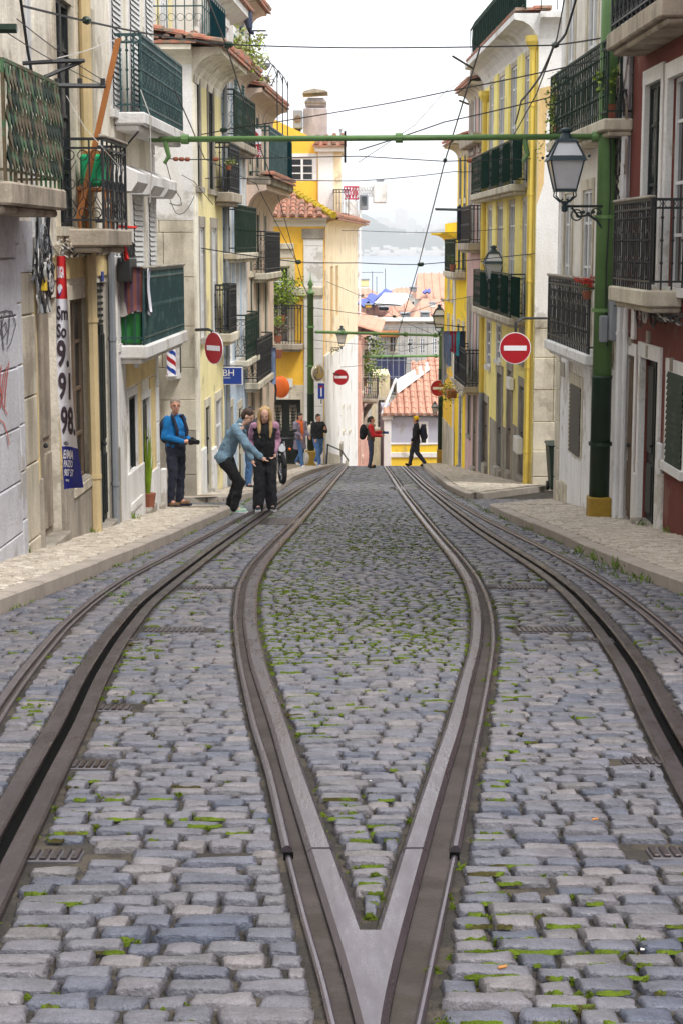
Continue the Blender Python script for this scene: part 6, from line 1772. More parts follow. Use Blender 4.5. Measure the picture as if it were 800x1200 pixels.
tl = Building('upper_tile_roof', 'small orange roof rising behind the grey violet house', Frame((at(485, 450, 92).x, 92), (at(485, 450, 92).x + 4, 92)), 0, 2.6, at(490, 442, 92).z, M['wall_pale'], depth=4, zb=zr(92) - 1)
if tl.fr.n.y > 0: tl.fr.n = -tl.fr.n
tl.wall(); tile_field(tl.fr, -.1, 2.7, [(.3, tl.zt), (-3, at(490, 426, 94).z)], M['tile_pale'], tl.e, .34, .5)

# --- netted facade in the dip
F9 = Frame((at(415, 400, 112).x - 4, 112), (at(524, 400, 112).x + 4, 112))
if F9.n.y > 0: F9.n = -F9.n
z9 = lambda py: F9.z(470, py); x9 = lambda px: F9.s(px)
B = Building('netted_house', 'wide pale house wrapped in scaffold netting in the dip', F9, 0, F9.len, z9(378), M['net'], depth=8, zb=-26)
B.window(x9(457), x9(463), z9(412), z9(394), 'frame_brown', 'stone', depth=.2); B.window(x9(453), x9(464), z9(463), z9(444), 'frame_brown', 'stone', depth=.2)
for p in (478, 492, 506): B.window(x9(p), x9(p + 6), z9(414), z9(396), 'frame_white', None, depth=.1)
B.wall(); B.cornice(z9(380), .25, .4, M['wall_pale'])
nt_ = MB(F9)
for k in range(16): nt_.tube([(x9(420) + (x9(520) - x9(420)) * k / 15, .9, z9(478)), (x9(420) + (x9(520) - x9(420)) * k / 15, .9, z9(382))], .03, 4)
for k in range(6): nt_.tube([(x9(420), .9, z9(478 - k * 19)), (x9(520), .9, z9(478 - k * 19))], .03, 4)
sf = nt_.build('scaffold', M['pipe_grey']); tag(sf, 'thin scaffold grid standing in front of the netted house', 'scaffold')
MB(F9).bbox(x9(444), x9(467), .1, 1.1, z9(394), z9(387), .05).build('hoarding', M['wood'], B.e)
cloth('tarpaulin', 'dark blue torn tarpaulin sagging from the netted house', F9, x9(458), .6, z9(418), 2.0, 1.4, dye('navy_tarpaulin', (62, 66, 104)), cat='tarpaulin')
B = Building('cream_low_house', 'cream house end below the netted facade', Frame((at(436, 450, 98).x, 98), (at(452, 450, 98).x, 98)), 0, 1.0, at(440, 440, 98).z, plaster('cream_town', (222, 206, 170)), depth=5, zb=-24); 
if B.fr.n.y > 0: B.fr.n = -B.fr.n
B.window(.3, .7, B.zt - 3, B.zt - 1.4, 'frame_brown', 'stone', depth=.1); B.wall()

# --- roofs of the lower town
def town(px0, px1, py_eave, py_ridge, y, wall, roof, label, depth=9, name='town_house', hip=.12, win=True):
    a, b = at(px0, py_eave, y), at(px1, py_eave, y)
    fr = Frame((a.x, y), (b.x, y))
    if fr.n.y > 0: fr.n = -fr.n
    B = Building(name, label, fr, 0, fr.len, a.z, M[wall], depth=depth, zb=-25.5)
    if win:
        for k in range(int(fr.len / 3)):
            for r in range(3): B.window(1 + 3 * k, 2 + 3 * k, a.z - 3 - 3 * r, a.z - 1.2 - 3 * r, 'frame_white', None, depth=.1, bars=1)
    B.wall()
    zr_ = at(px0, py_ridge, y + depth / 2).z; L_ = fr.len; h = hip * L_
    MB(fr).add([(-.3, .4, a.z), (L_ + .3, .4, a.z), (L_ - h, -depth / 2, zr_), (h, -depth / 2, zr_), (L_ + .3, -depth - .4, a.z), (-.3, -depth - .4, a.z)], [(0, 1, 2, 3), (1, 4, 2), (4, 5, 3, 2), (5, 0, 3)]).build('roof', M[roof], B.e)
    n = int(L_ / .8); rb = MB(fr)
    for k in range(n + 1):
        s = L_ * k / n; t = min(1, s / max(h, .01), (L_ - s) / max(h, .01))
        rb.tube([(s, .4, a.z + .06), (s, .4 - (depth / 2 + .4) * t, a.z + (zr_ - a.z) * t + .06)], .09, 4, caps=False)
    rb.build('tile_rows', M[roof], B.e)
    return B, fr
town(405, 500, 377, 346, 150, 'wall_pale', 'tile_pale', 'broad orange hip roof above the netted facade', 16, hip=.25)
B, fr = town(446, 478, 384, 362, 128, 'wall_pale', 'tile_pale', 'steep triangular orange dormer roof over the netted house', 7, hip=.48)
town(482, 535, 382, 350, 138, 'wall_pale', 'tile_pale', 'orange roof meeting the lemon side of the valley', 12, hip=.3)
town(490, 535, 350, 320, 190, 'wall_pale', 'tile_pale', 'plain orange roof slope higher up beside the bright yellow house', 10, hip=.02)
town(400, 470, 372, 352, 175, 'wall_pale', 'tile_pale', 'further orange roof under the blue tarpaulin', 12)
town(380, 440, 345, 338, 240, 'wall_pale', 'tile_pale', 'distant low orange roof beside the river', 12)
town(455, 560, 345, 337, 300, 'wall_pale', 'tile_pale', 'distant long roof close to the river edge', 14)
def sheet(pts, y0, y1, mat, name, label, cat, wave=0):
    """a roof sheet lying between a near and a far edge"""
    mb = MB(); n = 8
    (a, b), (c, d) = pts
    for j in range(5):
        for i in range(n + 1):
            y = y0 + (y1 - y0) * j / 4
            p0 = at(*a, y0).lerp(at(*c, y1), j / 4); p1 = at(*b, y0).lerp(at(*d, y1), j / 4); p = p0.lerp(p1, i / n)
            mb.v.append((p.x, p.y, p.z + wave * math.sin(i * 1.7 + j))); 
    for j in range(4):
        for i in range(n): mb.f.append((j * (n + 1) + i, j * (n + 1) + i + 1, (j + 1) * (n + 1) + i + 1, (j + 1) * (n + 1) + i)); mb.mi.append(0)
    k0 = len(mb.v); mb.v += [(v[0], v[1], v[2] - .15) for v in mb.v[:k0]]
    mb.f += [tuple(k0 + i for i in f[::-1]) for f in list(mb.f)]; mb.mi = [0] * len(mb.f)
    return tag(mb.build(name, mat, smooth=True), label, cat)
sheet((((438, 355), (470, 357)), ((450, 343), (483, 344))), 143, 152, M['sheet_white'], 'roof_sheet', 'white ribbed sheet covering part of the broad orange roof', 'roof sheet')
sheet((((418, 358), (440, 354)), ((424, 349), (460, 338))), 146, 156, M['tarp_blue'], 'tarpaulin', 'crumpled blue tarpaulin over the roofs beside the white sheet', 'tarpaulin', .25)
sheet((((494, 343), (504, 342)), ((496, 340), (504, 338))), 185, 190, M['tarp_blue'], 'tarpaulin', 'small blue tarpaulin below the plain orange slope', 'tarpaulin', .1)
def lump(px0, px1, py0, py1, y, d, mat, name, label, cat):
    a, b = at(px0, py1, y), at(px1, py0, y)
    t = thing(name, label, cat, tuple(a))
    MB().bbox(a.x, b.x, y, y + d, a.z, b.z, .08).build('body', M[mat], t)
    MB().bbox(a.x - .1, b.x + .1, y - .1, y + d + .1, b.z, b.z + (b.z - a.z) * .12, .03).build('cap', M['pipe_grey'], t)
    return t
lump(421, 432, 328, 336, 260, 6, 'pale_yellow', 'roof_house', 'pale yellow rooftop block beside the river', 'roof house')
lump(480, 488, 337, 342, 150, 2, 'pipe_grey', 'chimney', 'short grey chimney stack on the broad orange roof', 'chimney')
lump(444, 455, 360, 364, 140, 2, 'dark_sheet', 'dormer', 'dark dormer window on the broad orange roof', 'dormer')
lump(428, 435, 357, 361, 140, 1.5, 'ochre', 'dormer', 'small ochre dormer left of the dark one', 'dormer')
lump(503, 510, 355, 361, 134, 1.5, 'white_side', 'chimney', 'white round chimney on the roof near the street lantern', 'chimney')
for k, (p, q, y0, y1) in enumerate([(423, 441, 380, 372), (470, 480, 379, 368), (493, 503, 379, 367)]):
    lump(p, q, y1, y0, 127, 2, 'pipe_grey', 'dormer', ['wide grey dormer row left above the netted facade', 'grey mansard dormer right of the triangular roof', 'grey mansard dormer nearest the street lantern'][k], 'dormer')
def antenna(px, y0, y1, y, label, yagi=True):
    a, b = at(px, y0, y), at(px, y1, y); t = thing('antenna', label, 'antenna', tuple(a), 'rooftop antennas')
    MB().tube([tuple(a), tuple(b)], .04, 4).build('mast', M['iron'], t)
    if yagi:
        mb = MB(); mb.tube([tuple(b - Vector((1.0, 0, .1))), tuple(b + Vector((1.0, 0, -.1)))], .03, 4)
        for k in range(5): mb.tube([(b.x - .8 + .4 * k, b.y - .4, b.z - .1), (b.x - .8 + .4 * k, b.y + .4, b.z - .1)], .02, 4)
        mb.build('aerial', M['iron'], t)
antenna(436, 345, 318, 160, 'television aerial nearest the peach house'); antenna(451, 345, 315, 165, 'tall thin aerial over the blue tarpaulin', False); antenna(441, 345, 324, 158, 'short plain mast between the aerials', False)

# --- construction crane by the peach wall
cx = at(412, 240, 88); t = thing('crane', 'white lattice crane with red slewing head and grey counterweight', 'crane', (cx.x, 88, zr(88)))
M['crane_red'] = pmat('crane_red_paint', lin(196, 50, 78), rough=.5, var=.1, bump=0)
def lattice(mb, p, q, w, n, r=.05):
    p, q = Vector(p), Vector(q); ax = (q - p).normalized(); e1 = Vector((0, 1, 0)); e2 = ax.cross(e1).normalized()
    cor = [e1 * w + e2 * w, e1 * w - e2 * w, -e1 * w - e2 * w, -e1 * w + e2 * w]
    for c in cor: mb.tube([tuple(p + c), tuple(q + c)], r, 4)
    for k in range(n):
        a, b = p.lerp(q, k / n), p.lerp(q, (k + 1) / n)
        for i in range(4):
            mb.tube([tuple(a + cor[i]), tuple(b + cor[(i + 1) % 4])], r * .6, 3); mb.tube([tuple(a + cor[i]), tuple(a + cor[(i + 1) % 4])], r * .6, 3)
mb = MB(); lattice(mb, (cx.x, 88, zr(88) - 1), (cx.x, 88, at(412, 228, 88).z), .42, 18, .06); mb.build('mast', M['sheet_white'], t)
MB().box(cx.x - .3, cx.x + .3, 87.7, 88.3, zr(88) - 1, at(412, 236, 88).z).build('mast_core', M['white_side'], t)
mb = MB(); lattice(mb, (at(403, 226, 88).x, 88, at(412, 226, 88).z), (at(420, 226, 88).x, 88, at(412, 226, 88).z), .3, 5, .04); mb.build('slewing_head', M['crane_red'], t)
mb = MB(); lattice(mb, (at(414, 225, 88).x, 88, at(414, 225, 88).z), (at(452, 224, 88).x, 88, at(452, 224, 88).z), .22, 12, .045)
for k in range(10): mb.tube([(cx.x + .3 + .14 * k, 87.7, at(414, 225, 88).z), (cx.x + .3 + .14 * k, 87.7, at(414, 217, 88).z)], .02, 3)
mb.build('counter_jib', M['sheet_white'], t)
a, b = at(437, 238, 88), at(453, 215, 88); MB().bbox(a.x, b.x, 87.5, 88.5, a.z, b.z, .05).build('counterweight', M['stone_white'], t)
MB().bbox(a.x + .15, b.x - .15, 87.6, 88.4, a.z + .1 + (b.z - a.z), b.z + .2, .03).build('winch', M['pipe_grey'], t)
a, b = at(421, 246, 88), at(431, 228, 88); MB().bbox(a.x, b.x, 87.4, 88.2, a.z, b.z, .04).build('cab', M['pipe_grey'], t); MB().box(a.x + .08, b.x - .08, 87.38, 87.4, a.z + .2, b.z - .1).build('cab_window', M['pane'], t)
# ------------------------------------------------------------------ poles, lanterns, signs, cables
def mast(name, label, x, y, r, ztop, zsplit, base=True, rb=.15, hb=.3, zbase=None, finial=True, group='green cable poles'):
    z0 = zbase if zbase is not None else zr(y) + KH
    t = thing(name, label, 'pole', (x, y, z0), group)
    MB().lathe((x, y, 0), [(r * 1.08, z0), (r * 1.06, zsplit - .05), (r * 1.12, zsplit - .04), (r * 1.12, zsplit)], 18).build('lower_shaft', M['pole_dark'], t, smooth=True)
    pr = [(r, zsplit), (r * .92, ztop)]
    if finial: pr += [(r * 1.2, ztop), (r * 1.2, ztop + .08), (r * .6, ztop + .12), (r * .5, ztop + .25), (r * .9, ztop + .32), (r * .2, ztop + .5), (.01, ztop + .75)]
    else: pr.insert(1, (r * .95, (zsplit + ztop) / 2))
    MB().lathe((x, y, 0), pr, 18).build('upper_shaft', M['pole_green'], t, smooth=True)
    if base: MB().bbox(x - rb, x + rb, y - rb, y + rb, z0 - .1, z0 + hb, .02).build('base_box', M['box_ochre'], t)
    for zz in (zsplit - 1.0, zsplit + .9, zsplit + 2.2):
        if zz < ztop: MB().tube([(x, y, zz), (x, y, zz + .05)], r * 1.25, 14).build('band', M['pole_dark'] if zz < zsplit else M['pole_green'], t)
    return t
PX, PY = 3.70, 24.3
big = mast('cable_pole', 'tall thick green pole on an ochre base in front of the white house', PX, PY, .135, 7.6, at(708, 440, PY).z, rb=.16, hb=.3, finial=False)
jb = MB(); a = at(707, 393, 24.15); jb.bbox(a.x - .07, a.x + .05, PY - .22, PY - .12, a.z - .1, a.z + .28, .02); jb.build('switch_box', M['pipe_grey'], big)
cb = MB(); cb.tube([tuple(at(712 + 3 * math.sin(k), 130 + 46 * k, PY - .15)) for k in range(7)], .012, 4); cb.build('cable_run', M['cable'], big)
fx, fy = at(364, 400, 57.2).x, 57.2
mast('cable_pole', 'slender green pole with spike finial by the ochre house', fx, fy, .112, at(363, 345, fy).z, at(364, 461, fy).z, zbase=zr(57) + .05, rb=.2, hb=.55)
gx, gy = at(517, 450, 62).x, 62
mast('cable_pole', 'dark pole on ochre base at the crest by the low yellow house', gx, gy, .12, at(517, 392, gy).z, at(517, 432, gy).z, zbase=zr(62) + .05, rb=.15, hb=.6)

def bar(label, p, q, r, hooks=(), joints=(), cat='span bar', group='green span bars over the street'):
    t = thing('span_bar', label, cat, tuple((p + q) / 2), group)
    MB().tube([tuple(p), tuple(q)], r, 10).build('tube', M['pole_green'], t, smooth=True)
    d = q - p
    for j in joints:
        c = p + d * j; MB().tube([tuple(c - d.normalized() * .05), tuple(c + d.normalized() * .05)], r * 1.7, 10).build('joint', M['pole_green'], t)
    for h in hooks:
        c = p + d * h
        MB().tube([tuple(c), tuple(c + Vector((.02, 0, -.12))), tuple(c + Vector((.05, 0, -.24))), tuple(c + Vector((-.02, 0, -.34)))], [r * .8, r * .9, r * .8, r * .6], 7).build('hook', M['pole_green'], t)
    return t
bp, bq = at(176, 163.5, 25.0), Vector((PX - .1, PY, at(705, 160, PY).z))
br = bar('long green tube spanning the street from the barber house to the thick pole', bp, bq, .042, (.035, .835), (.08, .56, .99))
for f in (.44,): 
    c = bp + (bq - bp) * f; MB().tube([tuple(c + Vector((0, 0, .1))), tuple(c + Vector((0, 0, -.34)))], .018, 6).build('stub', M['iron'], br)
bar('nearer of the two thin green tubes beyond the crest', at(370, 389, 57.5), at(517, 393, 61.5), .05, (), (.2, .45, .7, .95))
bar('lower thin green tube beyond the crest by the salmon house', at(412, 418, 80), at(521, 417, 84), .06, (), (.3, .9))

# lanterns: one built in place of origin, the others copied
def make_lantern():
    t = thing('street_lantern', 'four sided glass street lantern on a scroll bracket', 'street lamp', (0, 0, 0), 'glass street lanterns')
    def frus(mb, z0, h0, z1, h1):
        p = [(-h0, -h0, z0), (h0, -h0, z0), (h0, h0, z0), (-h0, h0, z0), (-h1, -h1, z1), (h1, -h1, z1), (h1, h1, z1), (-h1, h1, z1)]
        return mb.add(p, [(0, 3, 2, 1), (4, 5, 6, 7), (0, 1, 5, 4), (1, 2, 6, 5), (2, 3, 7, 6), (3, 0, 4, 7)])
    fr_m = M['lantern_paint']
    frus(MB(), .22, .135, .6, .225).build('glass_body', M['lamp_glass'], t)
    frus(MB(), .66, .215, .86, .12).build('glass_roof', M['lamp_glass'], t)
    mb = MB()
    for sx, sy in ((-1, -1), (1, -1), (1, 1), (-1, 1)):
        mb.tube([(sx * .14, sy * .14, .2), (sx * .232, sy * .232, .62)], .014, 4)
        mb.tube([(sx * .225, sy * .225, .66), (sx * .125, sy * .125, .87)], .014, 4)
        mb.tube([(sx * .13, sy * .13, .2), (sx * .14, sy * .14, .12), (sx * .06, sy * .06, .04), (sx * .03, sy * .03, .08)], .012, 4)
        mb.ball((sx * .285, sy * .285, .655), .022, 6, 4)
    frus(mb, .18, .15, .215, .15); mb.build('frame', fr_m, t)
    rim = MB(); frus(rim, .6, .27, .665, .235); rim.build('rim', fr_m, t)
    top = MB(); frus(top, .855, .15, .9, .13); top.lathe((0, 0, 0), [(.1, .9), (.07, .96), (.055, .99), (.085, 1.0), (.085, 1.03), (.05, 1.045), (.02, 1.06)], 10); top.build('cap', fr_m, t)
    MB().lathe((0, 0, 0), [(.02, -.1), (.045, -.08), (.045, -.02), (.03, 0), (.05, .02), (.05, .05)], 10).build('finial', fr_m, t)
    MB().lathe((0, 0, 0), [(.02, .24), (.045, .3), (.05, .42), (.02, .5)], 8).build('bulb', M['plate_white'], t)
    mb = MB()      # bracket reaching to the right, with scrolls
    mb.tube([(0, 0, -.02), (.62, 0, -.02)], .02, 6); mb.tube([(.1, 0, -.04), (.2, 0, -.16), (.34, 0, -.14), (.46, 0, -.22), (.6, 0, -.42)], .018, 5)
    mb.ring((.17, 0, -.14), .075, 1, .014, 12, 4); mb.ring((.2, 0, -.14), .035, 1, .012, 10, 4); mb.ring((.44, 0, -.12), .07, 1, .012, 12, 4); mb.ring((.55, 0, -.14), .05, 1, .012, 10, 4)
    for k in range(4): mb.ball((.26 + .07 * k, .0, -.1 - .02 * (k % 2)), (.03, .02, .025), 6, 4)
    mb.build('bracket', M['iron_lamp'], t)
    return t
M['lantern_paint'] = pmat('blue_green_lantern_paint', lin(36, 56, 64), rough=.45, var=.25, scale=8, bump=.001)
M['iron_lamp'] = pmat('lamp_bracket_iron', lin(40, 52, 50), rough=.5, var=.2, bump=.001)
L0 = make_lantern()
def copy_thing(root, loc, rz, label, scale=1):
    r = root.copy(); COL.objects.link(r); r.location = loc; r.rotation_euler = (0, 0, rz); r.scale = (scale,) * 3; r['label'] = label
    for ch in root.children:
        c = ch.copy(); COL.objects.link(c); c.parent = r
    return r
lan = [(661, 240, 24.2, 0, 'large glass lantern on a scroll bracket of the thick green pole', 1.0), (577, 337, 43.6, 0, 'glass lantern on the front of the lemon yellow house', 1.0), (514, 390, 60.5, 0, 'glass lantern beside the drying washing at the crest', .95),
       (509, 487, 62.2, 0, 'small lantern under the no entry sign at the crest', .5), (400, 407, 62, math.pi, 'glass lantern on the peach wall', .74)]
for i, (px, py, y, rz, lab, sc_) in enumerate(lan):
    p = at(px, py, y)
    if i == 0: L0.location = p; L0['label'] = lab; L0.rotation_euler = (0, 0, 0)
    else: copy_thing(L0, p, rz, lab, sc_)

# traffic signs
def round_sign(px, py, y, r, yaw, label, arm):
    p = at(px, py, y); t = thing('no_entry_sign', label, 'traffic sign', tuple(p), 'no entry signs')
    fr = LocalFrame(p, yaw)
    MB(fr).disc((0, 0, 0), r, 1, .012, 36).build('rim', M['sign_white'], t)
    MB(fr).disc((0, -.006, 0), r * .95, 1, .01, 36).build('red_disc', M['sign_red'], t)
    MB(fr).bbox(-r * .72, r * .72, -.017, -.005, -r * .155, r * .155, .003).build('white_bar', M['sign_white'], t)
    mb = MB(); mb.tube([tuple(q) for q in arm], .03 if y < 45 else .022, 7); mb.build('arm', M['iron'], t, smooth=True)
    return t
Y1 = 37.2
round_sign(603, 408, Y1, .345, 0, 'largest no entry sign beside the lemon house corner', [at(603, 400, Y1 + .05), at(604, 378, Y1 + .05), at(611, 373, Y1 + .1), at(640, 373, 37.9)])
Y1 = 31.6
round_sign(251, 408, Y1, .30, math.radians(-52), 'no entry sign turned sideways on the pale yellow house', [at(251, 400, Y1 + .06), at(249, 388, Y1 + .06), at(244, 386, Y1 + .1), at(230, 386.5, 32.0)])
round_sign(399, 442, 63, .30, 0, 'no entry sign hung by the peach wall', [at(399, 440, 63.05), at(386, 436, 62.5)])
round_sign(513.5, 455, 61.4, .30, 0, 'small no entry sign on the dark pole at the crest', [at(513, 450, 61.5), at(518, 444, 61.9), at(522, 444, 61.7)])
def blue_sign(px0, px1, py0, py1, y, label, name='sign', cat='sign'):
    a, b = at(px0, py1, y), at(px1, py0, y); t = thing(name, label, cat, ((a.x + b.x) / 2, y, (a.z + b.z) / 2))
    MB().bbox(a.x, b.x, y, y + .05, a.z, b.z, .006).build('rim', M['sign_white'], t)
    MB().bbox(a.x + .018, b.x - .018, y - .006, y + .03, a.z + .018, b.z - .018, .004).build('panel', M['sign_blue'], t)
    return t, a, b
t, a, b = blue_sign(259.5, 284.5, 430, 451, 36.0, 'blue hanging sign with white letters BH on the pale blue house', 'shop_sign')
text_on((Vector((1, 0, 0)), Vector((0, -1, 0))), 'BH', 0, 0, 0, .2, M['sign_white'], t, out=Vector((a.x + .03, 35.99, b.z - .19)))
MB().box(a.x + .05, a.x + .2, 35.988, 35.995, b.z - .235, b.z - .225).build('underline', M['sign_white'], t)
MB().tube([(a.x - .1, 36.03, b.z + .02), (b.x, 36.03, b.z + .02)], .012, 5).build('arm', M['iron'], t)
t, a, b = blue_sign(372, 381, 448.5, 468, 56.6, 'blue dead end sign on the slender green pole', 'dead_end_sign', 'traffic sign')
cxm = (a.x + b.x) / 2
MB().box(cxm - .022, cxm + .022, 56.585, 56.593, a.z + .1, b.z - .16).build('white_stem', M['sign_white'], t)
MB().box(cxm - .07, cxm + .07, 56.584, 56.592, b.z - .16, b.z - .1).build('red_head', M['sign_red'], t)
MB().tube([(cxm, 56.64, a.z - .15), (cxm, 56.64, b.z)], .02, 5).build('bracket', M['iron'], t)
p = at(373.5, 437, 56.4); t = thing('traffic_mirror', 'round convex traffic mirror with pale rim on the slender green pole', 'mirror', tuple(p))
fr = LocalFrame(p, math.radians(42)); M['mirror'] = pmat('mirror_face', lin(180, 172, 160), rough=.12, var=.3, scale=6, metal=.8, bump=0)
MB(fr).disc((0, .03, 0), .285, 1, .05, 28).build('rim', M['stone'], t)
mb = MB(fr); mb.ball((0, .0, 0), (.25, .05, .25), 20, 8); mb.build('mirror_glass', M['mirror'], t, smooth=True)
MB().tube([tuple(p + Vector((0, .08, 0))), (fx, fy, p.z)], .02, 5).build('arm', M['iron'], t)
p = at(328.5, 453.5, 49.6); t = thing('traffic_mirror', 'orange back of a round traffic mirror on the pinkish house', 'mirror', tuple(p))
M['orange'] = pmat('orange_plastic', lin(236, 112, 34), rough=.5, var=.1, scale=3, bump=0)
fr = LocalFrame(p, math.radians(-38)); mb = MB(fr); mb.ball((0, .02, 0), (.3, .07, .3), 24, 8); mb.build('orange_back', M['orange'], t, smooth=True)
MB(fr).ring((0, .03, 0), .3, 1, .025, 24, 5).build('rim', M['orange'], t)
MB().tube([tuple(at(312, 447, 44.2)), tuple(at(322, 449, 49.2)), tuple(at(323.5, 456, 49.3)), tuple(at(322.5, 471, 49.3))], .03, 6).build('arm', M['iron'], t)
p = at(339, 449, 58.9); tag(MB().bbox(p.x - .1, p.x + .12, 58.93, 58.97, p.z - .15, p.z + .15, .005).build('wall_plaque', M['plate_white']), 'small white plaque on the ochre wall behind the orange mirror', 'plaque')

# ---- overhead wires
def wire(label, pts, r=.011, sag=.0, beads=(), mat='cable', name='overhead_wire', cat='cable', bead_mat='pole_dark', group=None, bead_r=None):
    P_ = [p if isinstance(p, Vector) else at(*p) for p in pts]
    path = []
    for a, b in zip(P_[:-1], P_[1:]):
        for k in range(6):
            t = k / 6; q = a.lerp(b, t); q.z -= sag * 4 * t * (1 - t); path.append(tuple(q))
    path.append(tuple(P_[-1]))
    o = tag(MB().tube(path, r, 4).build(name, M[mat]), label, cat, group)
    for (i, t) in beads:
        c = P_[i].lerp(P_[i + 1], t); d = (P_[i + 1] - P_[i]).normalized() * (bead_r or .05)
        MB().tube([tuple(c - d * 1.5), tuple(c - d), tuple(c), tuple(c + d), tuple(c + d * 1.5)], [.015, bead_r or .045, (bead_r or .045) * 1.1, bead_r or .045, .015], 7).build('insulator', M[bead_mat], o)
    return o
G = 'wires strung across the street'
wire('topmost dark wire crossing from the cream house over the terrace to the red house', [(27, 7, 17.5), (165, 38, 22.5), (265, 52, 27), (420, 56, 27), (648, 53, 26), (723, 41, 24), (800, 22, 21)], .014, .01, [(0, .48), (2, .02), (4, .03)], group=G)
wire('dark wire rising from the pale yellow house balcony to the thick pole', [(232, 158, 33), (264, 152, 33), (420, 127, 30), (520, 108, 28), (711, 68, 24.3)], .013, .01, [(0, .95)], group=G)
wire('second rising wire that ends on the white house balcony', [(420, 176, 32), (520, 143, 31), (640, 115, 30), (690, 100, 27)], .013, .01, group=G)
wire('wire just under the long green tube with brown insulators', [(196, 186, 25.2), (230, 187, 25.6), (420, 183, 26), (520, 189, 26), (621, 186, 25)], .010, .0, [(0, .3), (0, .5), (0, .7), (1, .12), (3, .3)], bead_mat='terracotta', bead_r=.03, group=G)
wire('thin wire crossing in front of the small white framed window', [(212, 208, 33), (258, 208, 34), (420, 212, 38), (532, 201, 40), (560, 200, 42)], .012, .02, group=G)
wire('dark wire level with the far river shore', [(231, 290, 33), (348, 307, 36), (420, 308, 38), (490, 310, 39), (628, 297, 38)], .013, .01, [(3, .02), (1, .02)], group=G)
wire('thin wire in front of the hazy hills', [(400, 270, 45), (412, 270, 45), (520, 273, 45), (640, 264, 42)], .009, .01, group=G)
wire('thin wire over the upper orange roofs', [(330, 352, 50), (385, 363, 55), (463, 371, 58), (520, 352, 58), (560, 345, 48)], .012, .03, [(1, .98)], group=G)
wire('thin low wire over the netted house', [(365, 398, 57), (440, 404, 60), (505, 403, 62)], .011, .03, [(0, .95), (1, .6)], group=G)
wire('lowest thin wire above the violet house roof', [(395, 430, 66), (430, 427, 70), (470, 425, 72), (513, 428, 74)], .012, .03, group=G)
wire('slack wire from the peach wall down to the violet house', [(383, 330, 60), (430, 350, 66), (470, 376, 66), (515, 395, 62)], .010, .0, group=G)
wire('thin wire sloping below the small green tube', [(417, 392, 66), (470, 412, 70), (514, 400, 66)], .010, .0, group=G)
wire('long cable running downhill past the brass coloured roof to the slender pole', [(232, -30, 22), (265, 52, 27), (294, 144, 34), (325, 226, 44), (354, 330, 54), (368, 362, 57)], .013, .0, [(1, .02)], group='cables along the street')
wire('long cable running downhill over the middle of the town roofs', [(562, 55, 30), (521, 188, 38), (490, 310, 52), (470, 378, 66), (455, 432, 80)], .016, .0, [(1, .0), (2, .0), (3, .0)], group='cables along the street')
wire('cable sagging beside the barber house corner', [(205, 105, 25.5), (225, 150, 28), (240, 186, 32), (300, 215, 40), (348, 308, 50)], .010, .0, group='cables along the street')
wire('twisted pair of black cables on the lemon house, thicker one', [(676, -8, 24), (662, 40, 25), (648, 54, 26), (632, 90, 29), (610, 118, 32), (603, 145, 37)], .018, .02, group='cables by the lemon house')
wire('twisted pair of black cables on the lemon house, thinner one', [(662, -8, 24), (652, 45, 26), (628, 110, 31), (606, 150, 36), (597, 165, 39)], .012, .0, group='cables by the lemon house')
wire('thin cable from the pink house gable to the sky line', [(545, 93, 47), (520, 108, 44), (485, 147, 40), (420, 190, 34)], .007, .0, group=G)
wire('washing line rope from the leaf balcony to the scroll balcony, upper', [(20, 22, 16.5), (125, 96, 20)], .005, .03, mat='cable', group='thin washing lines', name='washing_line')
wire('washing line rope from the leaf balcony to the scroll balcony, lower', [(8, 38, 16.2), (122, 100, 20.1)], .005, .03, group='thin washing lines', name='washing_line')
wire('white rope slanting from the bracket to the teal balcony', [(68, 68, 17.5), (100, 60, 19), (140, 45, 20.5)], .006, .0, mat='cable_white', name='rope')
wire('white cord hanging from the upper teal balcony to the scroll balcony', [(165, 105, 22.2), (176, 135, 22.2), (178, 200, 22.3), (176, 238, 22.4)], .008, .0, mat='cable_white', name='rope')
wire('thin white cord dangling in front of the scroll balcony', [(78, 112, 19), (100, 150, 19), (120, 172, 19), (140, 195, 19.2), (141, 205, 19.2)], .005, .0, mat='cable_white', name='rope')
wire('cable looping over the white side wall of the pale yellow house', [(195, 190, 28), (202, 215, 30), (212, 232, 31.8), (213, 240, 31.9), (199, 238, 31.9)], .008, .02, mat='cable', name='wall_cable')
wire('slack cable loop lower on the same white side wall', [(199, 232, 31.9), (207, 250, 31.9), (217, 248, 31.9), (228, 230, 31.9)], .008, .03, mat='cable', name='wall_cable')
wire('thin cable along the stone below that loop', [(213, 205, 31.9), (228, 213, 32), (250, 240, 33)], .007, .0, mat='cable', name='wall_cable')
wire('black cable down the cream facade by the leaf balcony', [(24, -5, 16.9), (33, 60, 17.3), (40, 100, 17.4)], .018, .0, name='wall_cable')
wire('thin vertical cable between the cream house windows', [(69, -5, 18.9), (70, 60, 18.9), (73, 120, 18.9), (74, 240, 18.9)], .010, .0, name='wall_cable')
